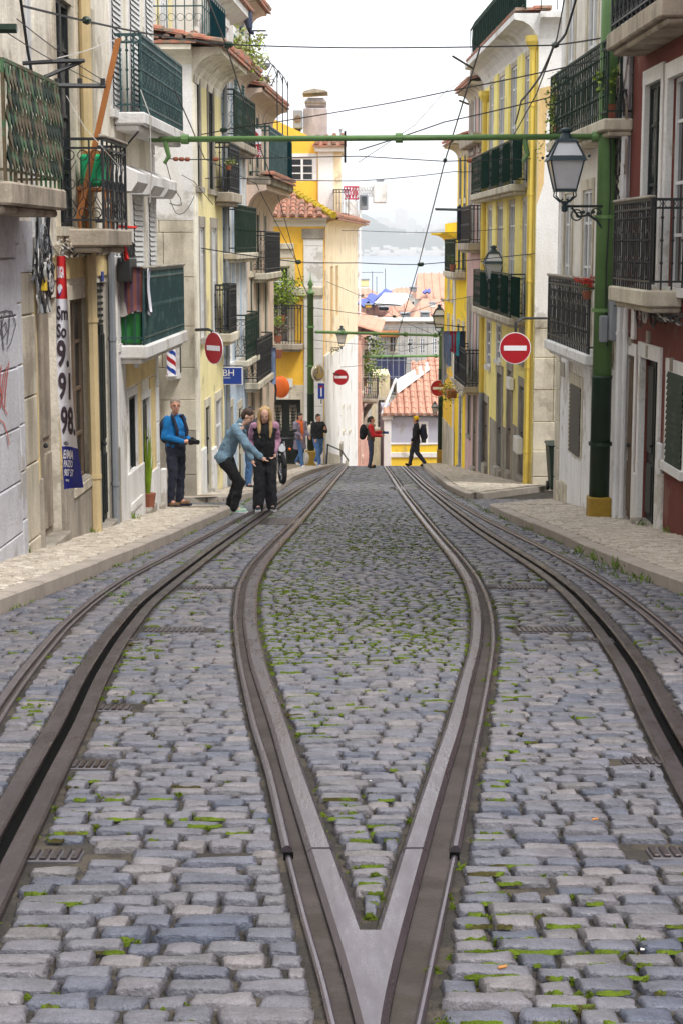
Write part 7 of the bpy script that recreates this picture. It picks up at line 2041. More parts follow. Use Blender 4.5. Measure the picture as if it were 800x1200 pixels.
# iron washing brackets on the cream house
def rod(label, segs, r=.018, name='washing_bracket', mat='iron', cat='bracket', group='iron washing brackets'):
    mb = MB()
    for s in segs: mb.tube([tuple(at(*q)) for q in s], r, 5)
    return tag(mb.build(name, M[mat]), label, cat, group)
rod('long iron bracket over the leaf balcony with diagonal stay', [[(27, 74, 17.2), (62, 72, 17.2), (99, 71, 17.4)], [(53, 90, 17.2), (95, 72, 17.4)]], .022)
rod('thick rusty iron bar below the bracket', [[(66, 100, 17.6), (124, 100.5, 17.8)], [(94, 92, 17.7), (94, 100, 17.7)], [(67, 92, 17.7), (67, 100, 17.7)], [(121, 92, 17.7), (121, 100, 17.7)]], .026)
rod('green painted arm poking in at the left edge', [[(-8, 33, 15.8), (20, 33, 15.8)]], .045, 'cantilever_bracket', 'pole_dark', 'bracket', None)
rod('thin rods jutting from the pink house gable', [[(553, 80, 47), (530, 66, 46)], [(548, 122, 47), (538, 118, 46)]], .03, 'gable_rod')
rod('dark arm jutting from the bright yellow house over the street', [[(510, 245, 52), (547, 246, 51)]], .04, 'cantilever_bracket')
rod('roof poles with cross rods on the attic terrace', [[(312, 36, 44), (293, 36, 44)], [(314, 41, 44), (300, 41, 44)], [(293, 28, 44), (293, 72, 44)]], .022, 'terrace_rods')

# knots of old cables on the facades
def tangle(label, fr, s, z, w, h, n, mats, seed, o=.06, loops=2):
    rr = random.Random(seed); t = thing('cable_tangle', label, 'cables', tuple(fr.w(s, o, z)), 'tangles of old facade cables')
    for k, m in enumerate(mats):
        mb = MB(fr)
        for q in range(n):
            x0 = s + rr.uniform(-w, w) * .5; pts = []
            a = rr.random() < .5
            for i in range(7):
                u = i / 6
                pts.append((x0 + (rr.uniform(-.06, .06) if a else (u - .5) * w * 1.1), o + rr.uniform(-.03, .05), z + (h * (.5 - u) if a else rr.uniform(-.08, .08) + h * .35 * rr.uniform(-1, 1) * .4)))
            mb.tube(pts, rr.choice((.008, .011, .015)), 4)
        for q in range(loops):
            r_ = rr.uniform(.1, .2); c = (s + rr.uniform(-w, w) * .3, o + .05, z + rr.uniform(-h, h) * .3)
            for e in range(2): mb.ring((c[0] + e * .02, c[1] + e * .01, c[2]), r_ * (1 - .1 * e), 1, .009, 14, 4)
        mb.build('cable', M[m], t)
    return t
tangle('tangle of black and white cables with coils beside the graffiti wall', LA, LA.s(42), LA.z(42, 310), .5, 1.0, 9, ['cable', 'cable', 'cable_white', 'pipe_grey'], 4, .08, 2)
tangle('bundle of frayed pale cables under the scroll balcony', LA, LA.s(85), LA.z(80, 291), 2.2, .2, 7, ['cable', 'cable_white', 'concrete'], 6, .08, 0)
tangle('coil of black cable beside the dangling red cloth', LA, LA.s(136), LA.z(140, 298), .5, .35, 3, ['cable', 'cable'], 8, .16, 3)
tangle('hanging bundle of black cables between thick pole and red house', RA, RA.s(731), RA.z(731, 125), .5, 1.9, 9, ['cable', 'cable', 'concrete'], 10, .1, 3)
tangle('dark bundle of cables lower behind the thick pole', RA, RA.s(728), RA.z(728, 200), .25, .9, 7, ['cable', 'cable'], 12, .1, 0)
tangle('loose cables under the long black balcony of the red house', RA, RA.s(775), RA.z(775, 366), 2.4, .22, 5, ['cable', 'cable', 'cable_white'], 14, .14, 1)
p = RA.w(RA.s(731), .12, RA.z(731, 130)); tag(MB().bbox(p.x - .06, p.x + .04, p.y - .1, p.y + .12, p.z - .25, p.z + .12, .015).build('cable_box', M['iron']), 'black cable box in the bundle beside the thick pole', 'cable box')
p = at(52, 332, 18.0); tag(MB().bbox(p.x - .03, p.x + .03, p.y - .05, p.y + .05, p.z - .08, p.z + .06, .008).build('cable_socket', dye('yellow_plastic', (226, 190, 60))), 'yellow cable socket in the tangle beside the graffiti wall', 'socket')

# plants along the roof edges of the left side
def loose_plant(px, py, y, r, n, label, mats, squash, seed, leaf=.12):
    p = at(px, py, y); t = thing('roof_plant', label, 'plant', tuple(p - Vector((0, 0, r))))
    MB().lathe(tuple(p - Vector((0, 0, r * 1.1))), [(r * .3, 0), (r * .42, r * .6), (r * .44, r * .66)], 9).build('pot', M['terracotta'], t)
    foliage('foliage', tuple(p), r, n, [M[m] for m in mats], t, leaf, squash, seed=seed)
loose_plant(280, 62, 38.5, .42, 520, 'large pale feathery bush on the terrace edge of the pale blue house', ['leaf_dry', 'leaf_dry', 'leaf'], (1.15, .9, .95), 41, .13)
loose_plant(251, 47, 35.5, .16, 80, 'small weed on the tiles of the pale yellow house', ['leaf', 'leaf_dry'], (1, 1, .8), 42, .09)
loose_plant(302, 84, 43, .26, 200, 'yellowish pot plant on the terrace edge of the pinkish house', ['leaf_dry', 'leaf', 'leaf_dark'], (1, 1, 1), 43, .1)
loose_plant(311, 95, 46, .26, 160, 'dry heather like plant at the end of the same terrace edge', ['leaf_dry', 'leaf_purple'], (1.2, 1, .7), 44, .1)
loose_plant(268, 190, 34.5, .14, 60, 'small dry plant on the black balcony of the pale yellow house', ['leaf_dry', 'leaf_dark'], (1, 1, .8), 45, .07)
p = at(311, 77, 44); t = thing('hanging_basket', 'small wire basket hanging from the terrace rods against the sky', 'basket', tuple(p))
MB().lathe(tuple(p), [(.05, -.1), (.12, -.02), (.14, .06)], 10).build('bowl', M['pipe_grey'], t); mb = MB()
for sx in (-.13, .13): mb.tube([(p.x + sx, p.y, p.z + .06), (p.x, p.y, p.z + .5)], .008, 3)
mb.tube([(p.x, p.y, p.z + .5), (p.x - .1, p.y, p.z + .62), (p.x - .3, p.y, p.z + .6)], .012, 4); mb.build('hanger', M['iron'], t)
# ------------------------------------------------------------------ people
M['skin'] = pmat('skin', lin(206, 152, 128), rough=.6, var=.08, scale=12, fine=.03, bump=0)
M['skin_pale'] = pmat('fair_skin', lin(222, 176, 154), rough=.6, var=.08, scale=12, fine=.03, bump=0)
M['eye'] = pmat('dark_eye', lin(40, 34, 32), rough=.3, var=0, bump=0)
M['lips'] = pmat('lips', lin(176, 104, 98), rough=.6, var=.05, bump=0)
def fabric(n, rgb, b=.006, **k): return pmat(n, lin(*rgb), rough=.9, var=.3, scale=9, fine=.16, bump=b * 4, bscale=13, **k)
F_ = {k: fabric(k, v) for k, v in dict(blue_jacket=(20, 112, 178), navy=(40, 44, 60), black=(28, 28, 31), black_jean=(44, 44, 48), denim=(118, 146, 166), mint=(170, 206, 184), pink=(190, 142, 168), jean=(74, 112, 160), coat=(132, 122, 138),
      scarf=(206, 98, 44), red=(220, 46, 54), olive=(92, 82, 70), beanie=(246, 200, 24), white=(226, 222, 216), beige=(206, 196, 176), brown_shoe=(126, 98, 70), grey_jean=(70, 78, 100), shoe_white=(220, 220, 222), charcoal=(58, 58, 66), fur=(176, 158, 140)).items()}
H_ = {k: pmat(k, lin(*v), rough=.55, var=.3, scale=14, fine=.2, bump=.004, bscale=60, stretch=(3, 3, .4)) for k, v in dict(hair_brown=(70, 52, 40), hair_blonde=(196, 162, 112), hair_dark=(44, 34, 30), hair_grey=(140, 128, 118)).items()}

FOLD = bpy.data.textures.new('folds', 'CLOUDS'); FOLD.noise_scale = .11; FOLD.noise_depth = 2
LOCK = bpy.data.textures.new('locks', 'CLOUDS'); LOCK.noise_scale = .03
def remesh(o, vox, smooth=3, fold=0, tex=None):
    m = o.modifiers.new('remesh', 'REMESH'); m.mode = 'VOXEL'; m.voxel_size = vox; m.use_smooth_shade = True
    s = o.modifiers.new('smooth', 'SMOOTH'); s.factor = .5; s.iterations = smooth
    if fold:
        d = o.modifiers.new('folds', 'DISPLACE'); d.texture = tex or FOLD; d.strength = fold; d.mid_level = .5; d.texture_coords = 'GLOBAL'
    return o

class Figure:
    """stands with its feet at the frame's origin; x to its right, y ahead, z up"""
    def __init__(self, label, loc, rz, skin='skin', vox=.011, **pose):
        self.t = thing('person', label, 'person', tuple(loc)); self.fr = LocalFrame(loc, rz); self.vox = vox; self.skin = M[skin]
        J = dict(pel=(0, 0, .96), waist=(0, .01, 1.08), chest=(0, .0, 1.30), neck=(0, -.01, 1.47), head=(0, .03, 1.62), hdir=(0, 1, 0),
                 sR=(.168, -.01, 1.42), sL=(-.168, -.01, 1.42), eR=(.24, -.03, 1.13), eL=(-.24, -.03, 1.13), wR=(.25, .06, .89), wL=(-.25, .06, .89),
                 hR=(.09, 0, .92), hL=(-.09, 0, .92), kR=(.10, .02, .50), kL=(-.10, .02, .50), aR=(.11, -.03, .09), aL=(-.11, -.03, .09), tR=(.13, .14, .03), tL=(-.13, .14, .03),
                 gR=(0, .02, -.08), gL=(0, .02, -.08))
        J.update(pose); self.J = {k: Vector(v) for k, v in J.items()}
    def torso(self, mb, pts, sec):
        """elliptical rings between joints: (a, b) half width and half depth"""
        n = 14; rings = []
        side = (self.J['sR'] - self.J['sL']); side.z *= .6; side = side.normalized()
        P_ = [self.J[p] if isinstance(p, str) else Vector(p) for p in pts]
        v = []; f = []
        for i, p in enumerate(P_):
            ax = (P_[min(i + 1, len(P_) - 1)] - P_[max(0, i - 1)]).normalized(); sd = (side - ax * side.dot(ax)).normalized(); fw = ax.cross(sd)
            for k in range(n):
                g = 2 * math.pi * k / n; v.append(tuple(p + sd * sec[i][0] * math.cos(g) + fw * sec[i][1] * math.sin(g)))
        for i in range(len(P_) - 1):
            for k in range(n): f.append((i * n + k, i * n + (k + 1) % n, (i + 1) * n + (k + 1) % n, (i + 1) * n + k))
        f.append(tuple(range(n))[::-1]); f.append(tuple(range((len(P_) - 1) * n, len(P_) * n)))
        mb.add(v, f)
    def limb(self, mb, pts, rad):
        P_ = [self.J[p] if isinstance(p, str) else Vector(p) for p in pts]
        path, rr = [], []
        for i in range(len(P_) - 1):
            for k in range(4):
                t = k / 4; path.append(tuple(P_[i].lerp(P_[i + 1], t))); rr.append(rad[i] + (rad[i + 1] - rad[i]) * t)
        path.append(tuple(P_[-1])); rr.append(rad[-1])
        mb.tube(path, rr, 10)
        for p, r in zip(P_, rad): mb.ball(tuple(p), r * .99, 10, 6)
    def hand(self, mb, w, d, side, curl=.5):
        """palm, four unequal curled fingers and a thumb"""
        w = Vector(w); d = Vector(d).normalized()
        up = Vector((side, 0, 0)); n = d.cross(up); n = n.normalized() if n.length > .1 else Vector((0, 1, 0)); x = n.cross(d).normalized()
        if n.y < 0: n = -n
        mb.tube([tuple(w), tuple(w + d * .04), tuple(w + d * .085)], [.026, .034, .036], 8)
        for i, (off_, L_) in enumerate(((-.027, .068), (-.009, .078), (.009, .074), (.026, .058))):
            a = w + d * .08 + x * off_; b = a + d * L_ * .5 + n * curl * .018; c = b + d * L_ * .38 + n * curl * .045
            mb.tube([tuple(a), tuple(b), tuple(c)], [.0105, .0098, .0085], 6); mb.ball(tuple(c), .0086, 6, 4)
        a = w + d * .025 + x * (-.03 * side); b = a + d * .035 + x * (-.024 * side) + n * .012; c = b + d * .03 + n * .014
        mb.tube([tuple(a), tuple(b), tuple(c)], [.014, .012, .010], 6); mb.ball(tuple(c), .010, 6, 4)
    def body(self, curl=.5):
        J = self.J; mb = MB(self.fr)
        self.torso(mb, ['pel', 'waist', 'chest', J['neck'] - Vector((0, 0, .04))], [(.15, .1), (.125, .09), (.155, .105), (.09, .06)])
        self.limb(mb, [J['neck'] - Vector((0, 0, .05)), J['neck'], J['head'] - Vector((0, 0, .06))], [.06, .054, .052])
        hd = J['hdir'].normalized(); up = Vector((0, 0, 1)); up = (up - hd * up.dot(hd)).normalized(); rt = hd.cross(up)
        self.hb = (J['head'], hd, up, rt); c = J['head']
        hf = lambda x, y, z: c + rt * x + hd * y + up * z
        def blob(x, y, z, rx, ry, rz_):
            b0 = len(mb.v); n, m = 14, 10; pts = []; fs = []
            for i in range(m + 1):
                t = math.pi * i / m
                for k in range(n):
                    g = 2 * math.pi * k / n
                    pts.append(tuple(hf(x + rx * math.sin(t) * math.cos(g), y + ry * math.sin(t) * math.sin(g), z + rz_ * math.cos(t))))
            for i in range(m):
                for k in range(n): fs.append((i * n + k, i * n + (k + 1) % n, (i + 1) * n + (k + 1) % n, (i + 1) * n + k))
            mb.add(pts, fs)
        blob(0, -.01, .035, .074, .094, .09); blob(0, .025, -.035, .058, .062, .085); blob(0, .045, -.085, .03, .032, .028)
        blob(0, .09, -.012, .013, .02, .028); blob(.077, -.005, -.005, .01, .018, .03); blob(-.077, -.005, -.005, .01, .018, .03); blob(0, .075, .025, .045, .014, .012)
        for s in 'RL':
            self.limb(mb, ['s' + s, 'e' + s, 'w' + s], [.052, .042, .027])
            sd = 1 if s == 'R' else -1
            self.hand(mb, J['w' + s], J['g' + s], sd, curl)
            self.limb(mb, ['h' + s, 'k' + s, 'a' + s], [.075, .052, .038]); self.limb(mb, ['a' + s, 't' + s], [.038, .026])
        o = remesh(mb.build('body', self.skin, self.t, smooth=True), self.vox, 2)
        e = MB(self.fr)
        for s in (-1, 1): e.ball(tuple(hf(.03 * s, .078, .012)), (.012, .012, .008), 8, 5)
        e.build('eyes', M['eye'], o)
        MB(self.fr).ball(tuple(hf(0, .078, -.055)), (.024, .01, .007), 8, 5).build('mouth', M['lips'], o)
        self.hf = hf
        return o
    def sub(self, name, mb, mat, vox=None, parent=None):
        f = .016 if name == 'hair' else (.045 if name in ('jacket', 'trousers', 'sleeve') else 0)
        return remesh(mb.build(name, mat, parent or self.t, smooth=True), vox or self.vox * 1.25, 3 if name != 'hair' else 2, f, LOCK if name == 'hair' else None)
    def trousers(self, mat, r=(.115, .082, .072), cuff=.06, name='trousers'):
        mb = MB(self.fr); J = self.J
        self.torso(mb, [J['hR'].lerp(J['hL'], .5) - Vector((0, 0, .08)), 'pel', 'waist'], [(.12, .1), (.172, .122), (.15, .112)])
        for s in 'RL': self.limb(mb, ['h' + s, 'k' + s, J['a' + s] + Vector((0, 0, cuff - .07))], r)
        return self.sub(name, mb, mat)
    def shoes(self, mat, sole=None):
        for s in 'RL':
            J = self.J; a, t = J['a' + s], J['t' + s]; d = (t - a); d.normalize()
            mb = MB(self.fr); self.limb(mb, [a - d * .03 + Vector((0, 0, -.035)), a + d * .07 + Vector((0, 0, -.042)), t + Vector((0, 0, .015))], [.05, .048, .04]); self.limb(mb, [a, a - Vector((0, 0, .03))], [.045, .05])
            o = self.sub('shoe', mb, mat, .01)
            if sole:
                z = min((a - d * .05).z - .09, t.z - .03); q = MB(self.fr); sd = Vector((d.y, -d.x, 0)).normalized()
                p0, p1 = a - d * .075, t + d * .05
                pts = [p0 + sd * .042, p0 - sd * .042, p1 - sd * .045, p1 + sd * .045]
                q.add([(p.x, p.y, z - .003) for p in pts] + [(p.x, p.y, z + .03) for p in pts], [(0, 3, 2, 1), (4, 5, 6, 7), (0, 1, 5, 4), (1, 2, 6, 5), (2, 3, 7, 6), (3, 0, 4, 7)]); q.build('sole', sole, o)
    def top(self, mat, hem=-.1, sec=None, sl=(.085, .066, .05), sleeves='RL', name='jacket', collar=True, sleeve_mat=None, wrist=.96, puff=0):
        J = self.J; mb = MB(self.fr); low = J['pel'] + (J['pel'] - J['waist']).normalized() * (-hem if hem < 0 else 0)
        self.torso(mb, [low, 'pel', 'waist', 'chest', J['chest'].lerp(J['neck'], .6), J['neck'] + Vector((0, 0, .0))], sec or [(.185, .14), (.185, .138), (.172, .13), (.18, .132), (.14, .1), (.062, .062)])
        for s in 'RL':
            mb.ball(tuple(J['s' + s] - Vector((0, 0, .025))), (.07, .072, .07), 10, 6)
        if collar: self.limb(mb, [J['neck'] - Vector((0, 0, .02)), J['neck'] + Vector((0, .0, .035))], [.066, .062])
        if sleeve_mat is None:
            for s in sleeves: self.limb(mb, ['s' + s, 'e' + s, J['e' + s].lerp(J['w' + s], wrist)], sl)
        o = self.sub(name, mb, mat)
        if sleeve_mat is not None:
            for s in sleeves:
                mb = MB(self.fr); self.limb(mb, ['s' + s, 'e' + s, J['e' + s].lerp(J['w' + s], wrist)], sl); self.sub('sleeve', mb, sleeve_mat)
        return o
    def hair(self, mat, kind='short'):
        hf = self.hf; mb = MB(self.fr)
        def bl(x, y, z, rx, ry, rz_):
            n, m = 14, 8; pts = []; fs = []
            for i in range(m + 1):
                t = math.pi * i / m
                for k in range(n):
                    g = 2 * math.pi * k / n; pts.append(tuple(hf(x + rx * math.sin(t) * math.cos(g), y + ry * math.sin(t) * math.sin(g), z + rz_ * math.cos(t))))
            for i in range(m):
                for k in range(n): fs.append((i * n + k, i * n + (k + 1) % n, (i + 1) * n + (k + 1) % n, (i + 1) * n + k))
            mb.add(pts, fs)
        q = -.02 if kind == 'long' else 0
        bl(0, -.022 + q, .06, .082, .098, .082); bl(0, -.05 + q, .01, .08, .07, .09)
        if kind == 'long':
            for s in (-1, 1):
                P_ = [hf(.06 * s, -.01, .1), hf(.088 * s, .01, .02), hf(.096 * s, .03, -.09), hf(.095 * s, .05, -.1) + Vector((0, .03, -.12)), hf(.08 * s, .05, -.1) + Vector((0, .05, -.26))]
                self.limb(mb, P_, [.032, .032, .034, .034, .016])
                self.limb(mb, [hf(.05 * s, -.05, .05), hf(.07 * s, -.06, -.1), hf(.06 * s, -.06, -.1) + Vector((0, 0, -.16))], [.06, .055, .03])
        if kind == 'bun': bl(0, -.12, .03, .045, .045, .045)
        if kind == 'ponytail': bl(0, -.11, .06, .035, .04, .035); bl(0, -.135, -.03, .03, .03, .08)
        return self.sub('hair', mb, mat, .012)
    def extra(self, name, mat, parts, vox=None, parent=None):
        """parts: list of (points, radii) or ball tuples"""
        mb = MB(self.fr)
        for p in parts:
            if p[0] == 'ball': mb.ball(p[1], p[2], 12, 8)
            elif p[0] == 'box': mb.bbox(*p[1], p[2])
            else: self.limb(mb, p[0], p[1])
        if vox == 0: return mb.build(name, mat, parent or self.t)
        return self.sub(name, mb, mat, vox, parent)
PI = math.pi

# man in the blue jacket with a camera, at the corner of the side street
p = at(207, 594, 27.55); zz = zr(27.55) + KH + .01
A = Figure('grey haired man in bright blue jacket holding a black camera at his waist', (p.x, 27.55, zz), PI + .95, 'skin', hdir=(.62, .78, -.02), head=(.02, .03, 1.635),
           eR=(.23, -.02, 1.14), wR=(.10, .25, 1.08), eL=(-.23, -.02, 1.14), wL=(-.06, .28, 1.05), gR=(-.7, .5, -.1), gL=(.7, .5, -.1))
A.body(.9); A.trousers(F_['navy'], (.102, .078, .07)); A.shoes(F_['brown_shoe'], F_['navy']); A.top(F_['blue_jacket'], sl=(.072, .062, .05), hem=-.06, sec=[(.168, .13), (.17, .13), (.158, .122), (.17, .13), (.13, .1), (.06, .06)]); A.hair(H_['hair_grey'])
A.extra('waist_band', F_['navy'], [([(0, .0, .9), (0, .0, 1.06)], [.172, .168])], .016)
A.extra('vest_strap', F_['navy'], [([(.11, .13, 1.02), (.12, .15, 1.25), (.12, .06, 1.47), (.12, -.1, 1.4)], [.03, .03, .03, .03]), ([(-.11, .13, 1.02), (-.12, .15, 1.25), (-.12, .06, 1.47), (-.12, -.1, 1.4)], [.03, .03, .03, .03])], .012)
A.extra('backpack', F_['navy'], [('ball', (0, -.2, 1.22), (.15, .1, .22))], .016)
g = A.extra('glasses', M['iron'], [], 0)
gm = MB(A.fr)
for s in (-1, 1): gm.ring(tuple(A.hf(.032 * s, .098, .01)), .022, 1, .003, 10, 3)
bpy.data.objects.remove(g); gm.build('glasses', M['iron'], A.t)
cm = thing('camera_body', 'black camera with lens held by the man in blue', 'camera', tuple(A.fr.w(.02, .36, 1.07)))
MB(A.fr).bbox(-.065, .075, .33, .40, 1.03, 1.12, .012).build('housing', F_['black'], cm); MB(A.fr).tube([(.01, .4, 1.075), (.02, .5, 1.075)], [.036, .04], 14).build('lens', F_['black'], cm); MB(A.fr).bbox(-.02, .03, .34, .39, 1.12, 1.145, .008).build('viewfinder', F_['black'], cm)

# young man in the denim jacket bending towards the rail, facing right
p = at(279, 601, 27.6); zz = zr(27.6) + .03
Bn = Figure('young man in pale denim jacket bending forward and pointing at the rail', (p.x, 27.55, zz), -PI / 2 - .12, 'skin_pale', hdir=(.05, .86, -.5),
            pel=(0, -.22, .90), waist=(0, -.16, 1.02), chest=(0, -.05, 1.27), neck=(0, .07, 1.44), head=(.0, .18, 1.565), sR=(.17, .0, 1.38), sL=(-.17, .01, 1.38),
            eR=(.26, .22, 1.12), wR=(.22, .42, .94), gR=(-.1, .6, -.45), eL=(-.25, .1, 1.06), wL=(-.16, .2, .86), gL=(0, .3, -.7),
            hR=(.09, -.2, .86), hL=(-.09, -.18, .86), kR=(.1, .06, .50), kL=(-.11, -.02, .48), aR=(.11, -.04, .09), aL=(-.12, -.16, .09), tR=(.12, .14, .03), tL=(-.13, .03, .03))
Bn.body(.3); Bn.trousers(F_['black'], (.115, .084, .07)); Bn.shoes(F_['mint'], F_['shoe_white']); Bn.top(F_['denim'], sl=(.084, .068, .052), hem=-.08); Bn.hair(H_['hair_brown'])
Bn.extra('collar', F_['white'], [([(-.06, .06, 1.445), (0, .125, 1.425), (.06, .06, 1.445)], [.022] * 3)], .012)
for s in 'RL': Bn.extra('cuff', F_['denim'], [([Bn.J['e' + s].lerp(Bn.J['w' + s], .88), Bn.J['e' + s].lerp(Bn.J['w' + s], .97)], [.06, .06])], .012)
Bn.extra('hem_band', F_['denim'], [([(-.1, -.22, .9), (.1, -.22, .9)], [.125, .125])], .014)
# woman with long fair hair looking down
p = at(311, 600, 28.0); zz = zr(28.0) + .03
W = Figure('woman with long blonde hair in black padded vest and pink sleeves looking down', (p.x, 28.0, zz), PI + .12, 'skin_pale', hdir=(.12, .9, -.36), head=(.0, .06, 1.59), neck=(0, .0, 1.45),
           sR=(.165, -.01, 1.40), sL=(-.165, -.01, 1.40), eR=(.215, -.13, 1.16), wR=(.15, .04, .98), eL=(-.215, -.13, 1.16), wL=(-.15, .04, .98), gR=(-.3, .3, -.6), gL=(.3, .3, -.6))
W.body(.6); W.trousers(F_['black_jean'], (.115, .095, .098), .05); W.shoes(F_['charcoal'], F_['shoe_white']); W.top(F_['black'], hem=-.12, sl=(.078, .064, .05), sleeve_mat=F_['pink'], sec=[(.185, .145), (.188, .145), (.172, .138), (.185, .14), (.145, .105), (.075, .07)]); W.hair(H_['hair_blonde'], 'long')
# person mostly hidden behind the couple
p = at(297, 575, 36.2)
Z = Figure('person in blue jeans mostly hidden behind the couple', (p.x, 36.2, zr(36.2) + KH), PI + .6, vox=.016, **{k: v for k, v in dict(head=(.06, .03, 1.60)).items()})
Z.body(); Z.trousers(F_['jean']); Z.shoes(F_['charcoal']); Z.top(F_['charcoal']); Z.hair(H_['hair_dark'])
# woman in the grey coat with orange scarf
def walker(stride, lean=0, ph=1):
    return dict(hR=(.09, 0, .92), hL=(-.09, 0, .92), kR=(.09, .16 * stride * ph, .52), kL=(-.09, -.02 * stride * ph, .5), aR=(.09, .24 * stride * ph, .1), aL=(-.09, -.34 * stride * ph, .16 if ph > 0 else .12), tR=(.1, .40 * stride * ph, .05), tL=(-.1, -.20 * stride * ph, .03))
def footing(px, py, y): return at(px, py, y), zr(y) + .06
p, _ = footing(352, 550, 54.5)
C_ = Figure('woman in grey purple coat with orange scarf walking beside a white bag', (p.x, 54.5, zr(54.5) + .12), -PI / 2 - .9, 'skin', .018, hdir=(.1, 1, -.05), **walker(.9), eR=(.24, .06, 1.14), wR=(.14, .24, 1.05), eL=(-.24, -.02, 1.14), wL=(-.2, .2, 1.02))
C_.body(); C_.trousers(F_['jean'], (.105, .075, .062)); C_.shoes(F_['shoe_white']); C_.top(F_['coat'], hem=-.38, sec=[(.23, .18), (.19, .145), (.17, .13), (.19, .14), (.16, .11), (.08, .075)]); C_.hair(H_['hair_dark'], 'bun')
C_.extra('scarf', F_['scarf'], [([(-.09, -.02, 1.46), (0, .09, 1.42), (.09, -.02, 1.46), (0, -.09, 1.48), (-.09, -.02, 1.46)], [.055] * 5), ([(.03, .11, 1.42), (.05, .17, 1.2), (.05, .17, 1.05)], [.06, .06, .05])], .02)
bg_ = thing('shopping_bag', 'white carrier bag beside the woman in the orange scarf', 'bag', tuple(at(358, 545, 54.6)))
c = at(358.5, 537, 54.7); bm = MB(); bm.ball((c.x, c.y, c.z), (.11, .09, .2), 10, 7); bm.tube([(c.x - .08, c.y, c.z + .2), (c.x, c.y, c.z + .45), (c.x + .08, c.y, c.z + .2)], .012, 4); bm.build('bag_body', F_['white'], bg_, smooth=True)
# man with white shoulder bag
D_ = Figure('man in black jacket and blue jeans with a white shoulder bag', (at(373, 549, 56).x, 56.0, zr(56) + .1), -PI / 2 - 1.1, 'skin', .018, hdir=(-.3, 1, 0), **walker(1.1), eR=(.25, .05, 1.14), wR=(.2, .16, .96), eL=(-.25, .06, 1.16), wL=(-.12, .24, 1.22), gL=(.1, .1, .9))
D_.body(); D_.trousers(F_['jean'], (.11, .08, .064)); D_.shoes(F_['shoe_white']); D_.top(F_['black'], hem=-.02); D_.hair(H_['hair_dark'])
D_.extra('shoulder_bag', F_['beige'], [('ball', (.26, -.1, 1.2), (.08, .14, .2)), ([(.2, -.02, 1.38), (.22, -.06, 1.49), (.2, -.12, 1.3)], [.025] * 3)], .018)
# woman in red with a black backpack, holding a camera out
E_ = Figure('woman in red jacket and fur collar with black backpack holding a camera', (at(434, 550, 57.5).x, 57.5, zr(57.5) + .03), -PI / 2, 'skin', .018, hdir=(0, 1, .02), eR=(.24, .08, 1.12), wR=(.16, .34, 1.1), eL=(-.24, .08, 1.14), wL=(-.1, .36, 1.2), gR=(-.1, .9, .2), gL=(.1, .9, .2))
E_.body(); E_.trousers(F_['grey_jean'], (.108, .078, .064)); E_.shoes(F_['black']); E_.top(F_['olive'], hem=-.04, sleeve_mat=F_['red'], sl=(.09, .072, .055)); E_.hair(H_['hair_dark'], 'ponytail')
E_.extra('fur_collar', F_['fur'], [([(-.1, -.03, 1.46), (0, .1, 1.44), (.1, -.03, 1.46), (0, -.12, 1.47), (-.1, -.03, 1.46)], [.065] * 5)], .02)
E_.extra('backpack', F_['black'], [('ball', (0, -.25, 1.22), (.17, .14, .27)), ('ball', (0, -.3, 1.08), (.14, .09, .13))], .02)
cm = thing('camera_body', 'small blue and black camera held out by the woman in red', 'camera', tuple(E_.fr.w(.02, .44, 1.2)))
MB(E_.fr).bbox(-.05, .08, .40, .47, 1.16, 1.25, .01).build('housing', F_['black'], cm); MB(E_.fr).tube([(.02, .47, 1.2), (.02, .6, 1.2)], [.04, .045], 10).build('lens', M['sign_blue'], cm)
# man with the yellow beanie
Q_ = Figure('man in black coat and yellow beanie striding left with a dark backpack', (at(487, 548, 59.0).x, 59.0, zr(59) + .04), PI / 2 + .05, 'skin', .018, hdir=(.05, 1, .05), **walker(.85), eR=(.25, -.06, 1.13), wR=(.24, .06, .9), eL=(-.25, .04, 1.13), wL=(-.22, .16, .92))
Q_.body(); Q_.trousers(F_['charcoal'], (.115, .085, .07)); Q_.shoes(F_['black']); Q_.top(F_['black'], hem=-.16, sl=(.095, .076, .06)); Q_.hair(H_['hair_dark'])
hf = Q_.hf; c = hf(0, -.02, .07); Q_.extra('beanie', F_['beanie'], [('ball', tuple(c), (.095, .105, .085)), ('ball', tuple(c + Vector((0, -.01, -.035))), (.098, .11, .05))], .016)
Q_.extra('backpack', F_['navy'], [('ball', (0, -.24, 1.2), (.17, .13, .28)), ('ball', (0, -.3, 1.06), (.14, .1, .14))], .02)
# blue trouser legs and shoe dangling over the coping high on the left
p0 = at(276, 3, 41.0); lg = thing('dummy_legs', 'pair of stuffed blue trouser legs dangling over the terracotta coping', 'dummy', tuple(p0))
def pt(px, py, dy=0): 
    q = at(px, py, 41.0 + dy); return tuple(q)
for dy in (0, .25):
    mb = MB(); mb.tube([pt(268, 2, dy), pt(280, 6, dy), pt(289, 10, dy), pt(291, 22, dy), pt(293, 34, dy)], [.16, .15, .13, .11, .075], 10); remesh(mb.build('trouser_leg', F_['grey_jean'], lg, smooth=True), .02)
    mb = MB(); mb.tube([pt(292, 33, dy), pt(294, 37, dy), pt(298, 40, dy)], [.06, .06, .035], 8); remesh(mb.build('shoe', F_['navy'], lg, smooth=True), .02)

